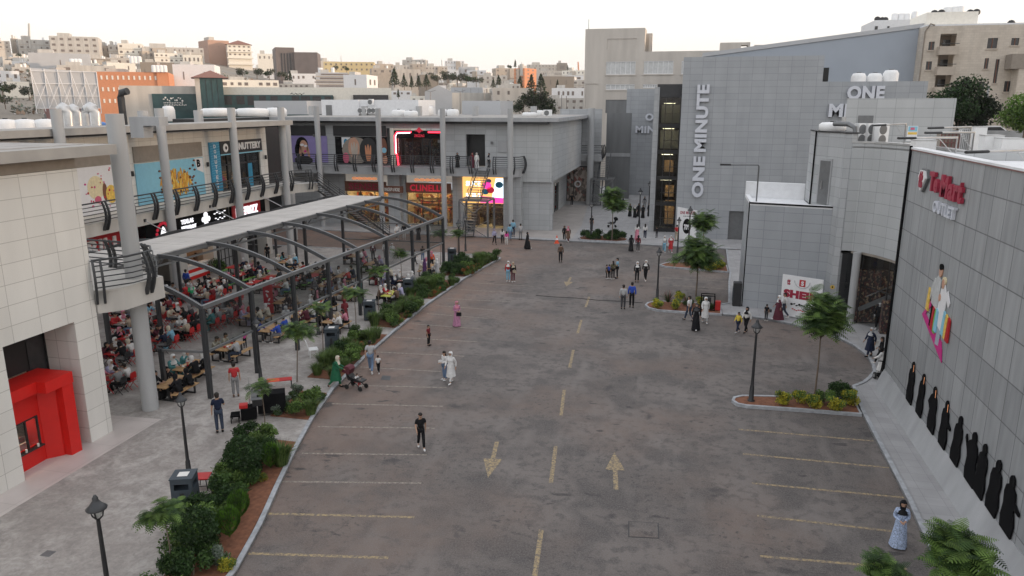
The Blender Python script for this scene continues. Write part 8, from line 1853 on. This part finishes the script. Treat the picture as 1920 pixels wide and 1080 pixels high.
# long building with green glass
def sgt(mb,O,R2,N,wd,zt,zb): pass
block(230,380,161,205,150,'beige_stone','long beige warehouse wall left of the green glass tower',rows=1,cols=1,ww=.01,wh=.01,roof=False,dep=14)
block(288,377,176,203,149.6,'green_glass_panel','dark green glass front with pale arabic lettering',rows=1,cols=1,ww=.01,wh=.01,roof=False,dep=.5)
R,f=facing(320,149); mb=MB(); mb.mat('paper'); p=V(far(307,186,149.2)); 
for k in range(11): mb.ell(p,R,Z3,.3*k,.28*math.sin(k*1.7),.17,.09+.07*(k%3==1),.05,rot=k*.8,n=7,c0=0)
for k in range(12): mb.ell(p,R,Z3,.27*k,-.62+.02*math.sin(k),.08,.12,.05,n=6,c0=0)
for k in range(14): mb.ell(p,R,Z3,.27*k,-1.0+.03*math.sin(k*3),.09,.10+.03*(k%2),.05,n=6,c0=0)
solo(mb,'wall_lettering','small pale lettering in two scripts on the dark green glass','lettering')
def twr(mb,O,R2,N,wd,zt,zb):
    c=O+R2*wd/2-N*3.2; mb.mat('roof_tile_red'); mb.add([(*(O-R2*1.4+N*1)[:2],zt),(*(O+R2*(wd+1)+N*1)[:2],zt),(*(O+R2*(wd+1)-N*7)[:2],zt),(*(O-R2*1.4-N*7)[:2],zt),(*c[:2],zt+1.4)],[(0,1,4),(1,2,4),(2,3,4),(3,0,4)])
    mb.mat('beige_stone'); mb.obox(O,R2,Z3,-.8,-.02,zb,zt-.01,-.2,.2); mb.mat('charcoal')
    for k in range(1,4): mb.obox(O,R2,Z3,wd*k/4-.03,wd*k/4+.03,zb,zt-.3,.02,.06)
block(379,421,146,205,147,'green_glass_panel','dark green glass tower with a brown pyramid roof',rows=1,cols=1,ww=.01,wh=.01,roof=False,dep=6,extra=twr)
block(421,735,164,178,152,'window_bright','long cream fascia of the warehouse right of the green tower',rows=1,cols=1,ww=.01,wh=.01,roof=False,dep=14,yaw=.0)
block(421,625,178,200,151,'green_glass_panel','dark green glass strip under the cream fascia',rows=1,cols=10,ww=.86,wh=.8,wm='window_dark',roof=False,dep=1)
block(664,728,178,192,151.5,'window_dark','dark window strip at the right end of the cream fascia',rows=1,cols=1,ww=.01,wh=.01,roof=False,dep=1)
p=V(far(545,176,150)); mb=MB(); mb.mat('charcoal')
for k in range(12): mb.ell(p,R,Z3,.22*k,.1*math.sin(k*1.9),.12,.06+.06*(k%4==1),.05,rot=k,n=7,c0=0)
solo(mb,'wall_lettering','small dark arabic lettering over the cream fascia','lettering')
# grey gabled warehouse
R,f=facing(850,190); O=V(far(797,196,190)); wd=(846-797)/F_*190
mb=MB(); zt=far(797,172,190)[2]; zp=far(820,160,190)[2]; O.z=0; mb.mat('shed_grey'); mb.eprism(O,R,Z3,[(0,0),(wd,0),(wd,zt),(wd*.5,zp),(0,zt)],-30,0)
q=O+R*wd; mb.mat('concrete_pale').eprism(q+f*0,(f+R*1.6).normalized(),Z3,[(0,0),(14,0),(14,zt-.2),(0,zt-.2)],-.4,0); mb.mat('white_render'); 
solo(mb,'warehouse','pale grey gabled warehouse behind the mall roof','warehouse')
block(846,905,164,200,205,'shed_grey','long pale side wall of the gabled warehouse with a light roof edge',rows=1,cols=4,ww=.03,wh=.9,roof=False,dep=20,yaw=-.2)
# billboard back
R,f=facing(125,150); O=V(far(68,203,150)); W_=(188-68)/F_*150/(1+.36); H_=(203-143)/F_*150
bbd=thing('billboard','large white billboard seen from behind with its lattice frame','billboard',far(125,205,150)); mb=MB(); mb.eprism(O,R,Z3,[(0,0),(W_,0),(W_,H_*.93),(0,H_)],.0,.12) ; pan=mb.build('panel','shed_grey',bbd)
mb=MB()
for k in range(6): x=W_*k/5; mb.obox(O,R,Z3,x-.06,x+.06,-.9,H_*(1-.07*k/5),.13,.3)
for k in range(4): z=H_*k/3*.93; mb.obox(O,R,Z3,0,W_,z-.05,z+.05,.301,.4)
for k in range(5): x=W_*k/5; mb.tube([O+R*x+Z3*0-f*.45,O+R*(x+W_/5)+Z3*H_*.62-f*.45],.05,4); mb.tube([O+R*x+Z3*H_*.9-f*.5,O+R*(x+W_/7)-f*1.2+Z3*-.5],.05,4)
mb.build('lattice','white_render',bbd)
mb=MB(); 
for k in range(4): x=W_*(.12+.25*k); mb.obox(O,R,Z3,x-.15,x+.15,-14,-.9,.1,.4)
mb.build('legs','grey_metal',bbd)
# masts, poles
for u,v0,v1,D,r_,lab in ((55,44,78,560,.8,'tall pale lattice mast on the left crest'),(640,104,118,600,.3,'thin mast left on the yellow block'),(829,112,128,760,.5,'slim white minaret on the distant skyline'),(979,117,150,430,.25,'slim pole at the sunlit tower'),(1085,116,140,700,.9,'red brown water tower at the right skyline'),(979,120,128,430,1.6,'white capped minaret beside the sunlit tower')):
    a=V(far(u,v1,D)); b=V(far(u-1,v0,D)); mb=MB(); mb.mat('orange_stone' if 'water tower' in lab else 'concrete_pale').tube([(a.x,a.y,a.z-4),a,b],r_,8,r2=r_*.7); solo(mb,'mast' if 'minaret' not in lab else 'minaret',lab,'mast' if 'minaret' not in lab else 'minaret')
for i,(u,v0,v1) in enumerate(((807,172,198),(863,172,206),(908,168,204),(1053,178,205),(1062,180,205))):
    a=V(far(u,v1,170)); b=V(far(u,v0,170)); mb=MB(); mb.tube([(a.x,a.y,a.z-6),a,b],.08,5); 
    if i<2: mb.tube([b+V((-1.2,0,.3)),b,b+V((1.2,0,.3))],.06,4)
    solo(mb,'light_mast','%s slim light mast from the left behind the mall roofs'%ordw[i],'light pole','grey_metal')
# hill details: bare earth patches
def patch(pts,m,name='hillside'):
    mb=MB(); P=[]
    for u,v,D in pts: c=far(u,v,D); P.append((c[0],c[1],terrain(c[0],c[1])))
    return P
# trees of the town
def far_tree(kind,h,w_,seed):
    r=thing('conifer_tree' if kind=='pine' else 'hillside_tree','','tree'); rg2=random.Random(seed); mb=MB()
    if kind=='pine':
        for i in range(420):
            t=rg2.random(); R=w_*(1-t)**.75*(.35+.75*rg2.random()); a=rg2.random()*6.28; mb.mat(rg2.choice(['leaf_pine','leaf_dark','leaf_pine'])); quadleaf(mb,(R*math.cos(a),R*math.sin(a),h*(.12+.88*t)),.10*h*.6,rg2,0)
        mb.build('crown',None,r,local=True)
    else:
        mb=None; crown('crown',420,(w_,w_,h*.42),['leaf_pine','leaf_far','leaf_dark'],h*.075,seed,r,6,z0=h*.12,shell=.3)
    mb=MB(); mb.tube([(0,0,-1),(0,0,h*.5)],h*.03,5); mb.build('trunk','bark',r,local=True); return r
TP={('pine',0):far_tree('pine',10,3.2,1),('pine',1):far_tree('pine',10,2.0,2),('olive',0):far_tree('olive',6,3.6,3),('olive',1):far_tree('olive',6,4.2,4)}
first=set()
def ft(kind,var,u,vb,h,D,label,zb=None):
    c=far(u,vb,D); z=c[2] if zb is None else zb
    o=TP[(kind,var)]; sc=.55*h/(10 if kind=='pine' else 6)
    if (kind,var) not in first: first.add((kind,var)); o.location=(c[0],c[1],z); o.scale=(sc,)*3; o['label']=label; o['group']='trees of the town and hills'; return o
    return copy_thing(o,(c[0],c[1],z),random.random()*6,label,'trees of the town and hills',sc)
T_=[('olive',0,6,180,9,260,'yellowish tree at the left edge below the white building'),('olive',1,18,172,5,260,'olive tree left of the bare slope'),('olive',0,55,184,7,250,'olive tree on the bare slope left of the billboard'),('olive',1,10,200,7,230,'big olive tree low at the left edge'),('olive',0,35,108,5,480,'tree under the left crest houses'),
('olive',0,455,145,8,330,'round tree on the rocky slope behind the green tower, left one'),('olive',1,482,145,8,325,'round tree on the rocky slope, middle one'),('olive',0,505,147,8,322,'round tree on the rocky slope, third one'),('olive',1,528,149,7,318,'round tree on the rocky slope, right one'),
('pine',1,545,156,8,300,'dark cypress right of the rocky slope'),('pine',0,538,158,6,300,'dark bushy tree beside the cypress'),('olive',0,600,157,5,280,'round tree before the grey ribbed building'),('olive',1,628,132,7,500,'tree before the yellow block, left'),('olive',0,650,135,8,490,'tree before the yellow block, right'),
('pine',0,740,164,14,330,'tall pine right of the white cube building'),('pine',0,758,166,10,330,'pine beside the tall one'),('pine',1,772,166,9,320,'narrow pine in the mid grove'),('pine',0,785,166,9,315,'pine third in the mid grove'),('pine',0,800,166,10,310,'dark pine at the grove centre'),('olive',1,820,156,8,330,'round tree right of the grove'),('olive',0,840,155,11,340,'large dark round tree mid slope'),('olive',1,858,158,11,330,'large dark round tree second mid slope'),('olive',0,875,158,10,330,'large round tree third mid slope'),('olive',1,893,160,8,320,'round tree fourth mid slope'),('olive',0,812,150,8,400,'grey green tree left of the large ones'),
('pine',1,747,184,5,250,'dark cypress by the mall roofs'),('pine',0,935,164,9,330,'pine left of the cream houses'),('pine',0,925,166,7,325,'smaller pine left of the cream houses'),('pine',1,966,127,10,560,'tall pine on the skyline'),('olive',0,955,130,7,560,'rounded tree on the skyline beside the tall pine'),('pine',0,975,168,9,300,'pine behind the cream houses'),('pine',0,996,172,11,280,'broad pine between the houses, first'),('pine',0,1014,174,12,280,'broad pine between the houses, second'),('pine',1,1003,140,8,500,'dark pine behind the sunlit tower'),('pine',1,1064,132,8,650,'dark narrow tree on the right skyline'),
('pine',1,1045,166,6,300,'thin tree near the sandy slab building')]
for t in T_: ft(*t)
# big dark conifer pair behind the mall
for i,(u,vt,vb,w_,lab) in enumerate(((982,168,205,3.4,'big dark irregular pine behind the mall roof'),(1006,175,205,2.6,'second big dark pine right of the irregular one'),(1025,190,208,1.6,'slim dark tree at the right of the big pines'))):
    D=175; c=far(u,vb,D); h=(vb-vt)/F_*D+2; r=thing('pine_tree',lab,'tree',(c[0],c[1],c[2]-2)); rg2=random.Random(60+i); mb=MB()
    Lp=[(rg2.uniform(-w_,w_)*.7,rg2.uniform(-1,1),h*rg2.uniform(.35,.95)) for _ in range(9)]
    for j in range(1500):
        c0=Lp[j%9]; mb.mat(rg2.choice(['leaf_pine','leaf_dark','leaf_pine','leaf_far'])); quadleaf(mb,(c0[0]+rg2.gauss(0,.55),c0[1]+rg2.gauss(0,.55),c0[2]+rg2.gauss(0,.45)),.28,rg2)
    mb.build('crown',None,r,local=True); mb=MB(); mb.tube([(0,0,-1),(0,0,h*.85)],.18,6,r2=.06)
    for q in Lp: mb.tube([(0,0,q[2]-1),q],.06,4)
    mb.build('trunk','bark',r,local=True)
# broad dark tree before the apartments and bright shrub at the right edge
def bigcrown(u,v,D,rad,n,mats,s,label,name='broad_tree',seed=5,trunk=2.5):
    c=far(u,v,D); r=thing(name,label,'tree',(c[0],c[1],c[2])); crown('crown',n,rad,mats,s,seed,r,12,z0=-.3,shell=.35); mb=MB(); mb.tube([(0,0,-trunk),(0,0,rad[2])],.35,8,r2=.15); mb.build('trunk','bark',r,local=True); return r
bigcrown(1797,247,98,(3.7,3.2,3.1),8000,['leaf_night','leaf_night','leaf_dark'],.2,'broad dark dome shaped tree before the apartment block')
bigcrown(1925,245,88,(2.6,2.5,1.9),4500,['leaf_light','leaf_lime','leaf_mid'],.15,'yellow green rounded tree at the right edge before the apartments',seed=8)
# scrub on the rocky slope and dry grass patches
mb=MB(); rg2=random.Random(12)
for i in range(1800):
    u=rg2.choice([rg2.uniform(20,70),rg2.uniform(400,530),rg2.uniform(400,530),rg2.uniform(60,400)]); D=rg2.uniform(240,420); c=far(u,196,D); z=terrain(c[0],c[1]); s=rg2.uniform(.3,1.1); mb.mat(rg2.choice(['leaf_far','earth','leaf_silver','leaf_far','concrete_pale'])); quadleaf(mb,(c[0],c[1],z+s*.3),s,rg2)
o=mb.build('slope_scrub'); o['label']='dry scrub and pale stones over the bare slopes'; o['category']='scrub'; o['kind']='stuff'
# ================================================================ evening air
hz=MB(); hz.box(-1500,1500,-60,1700,-2.5,115); o=hz.build('haze'); 
m=bpy.data.materials.new('haze_air'); m.use_nodes=True; n=m.node_tree; n.nodes.remove(n.nodes['Principled BSDF']); pv=n.nodes.new('ShaderNodeVolumePrincipled'); pv.inputs['Color'].default_value=(.97,.95,.94,1); pv.inputs['Density'].default_value=.00013; pv.inputs['Anisotropy'].default_value=.2
n.links.new(pv.outputs[0],n.nodes['Material Output'].inputs['Volume']); o.data.materials.clear(); o.data.materials.append(m); o['kind']='stuff'; o['label']='thin pale evening haze lying over the town'; o['category']='haze'
S.cycles.use_denoising=True
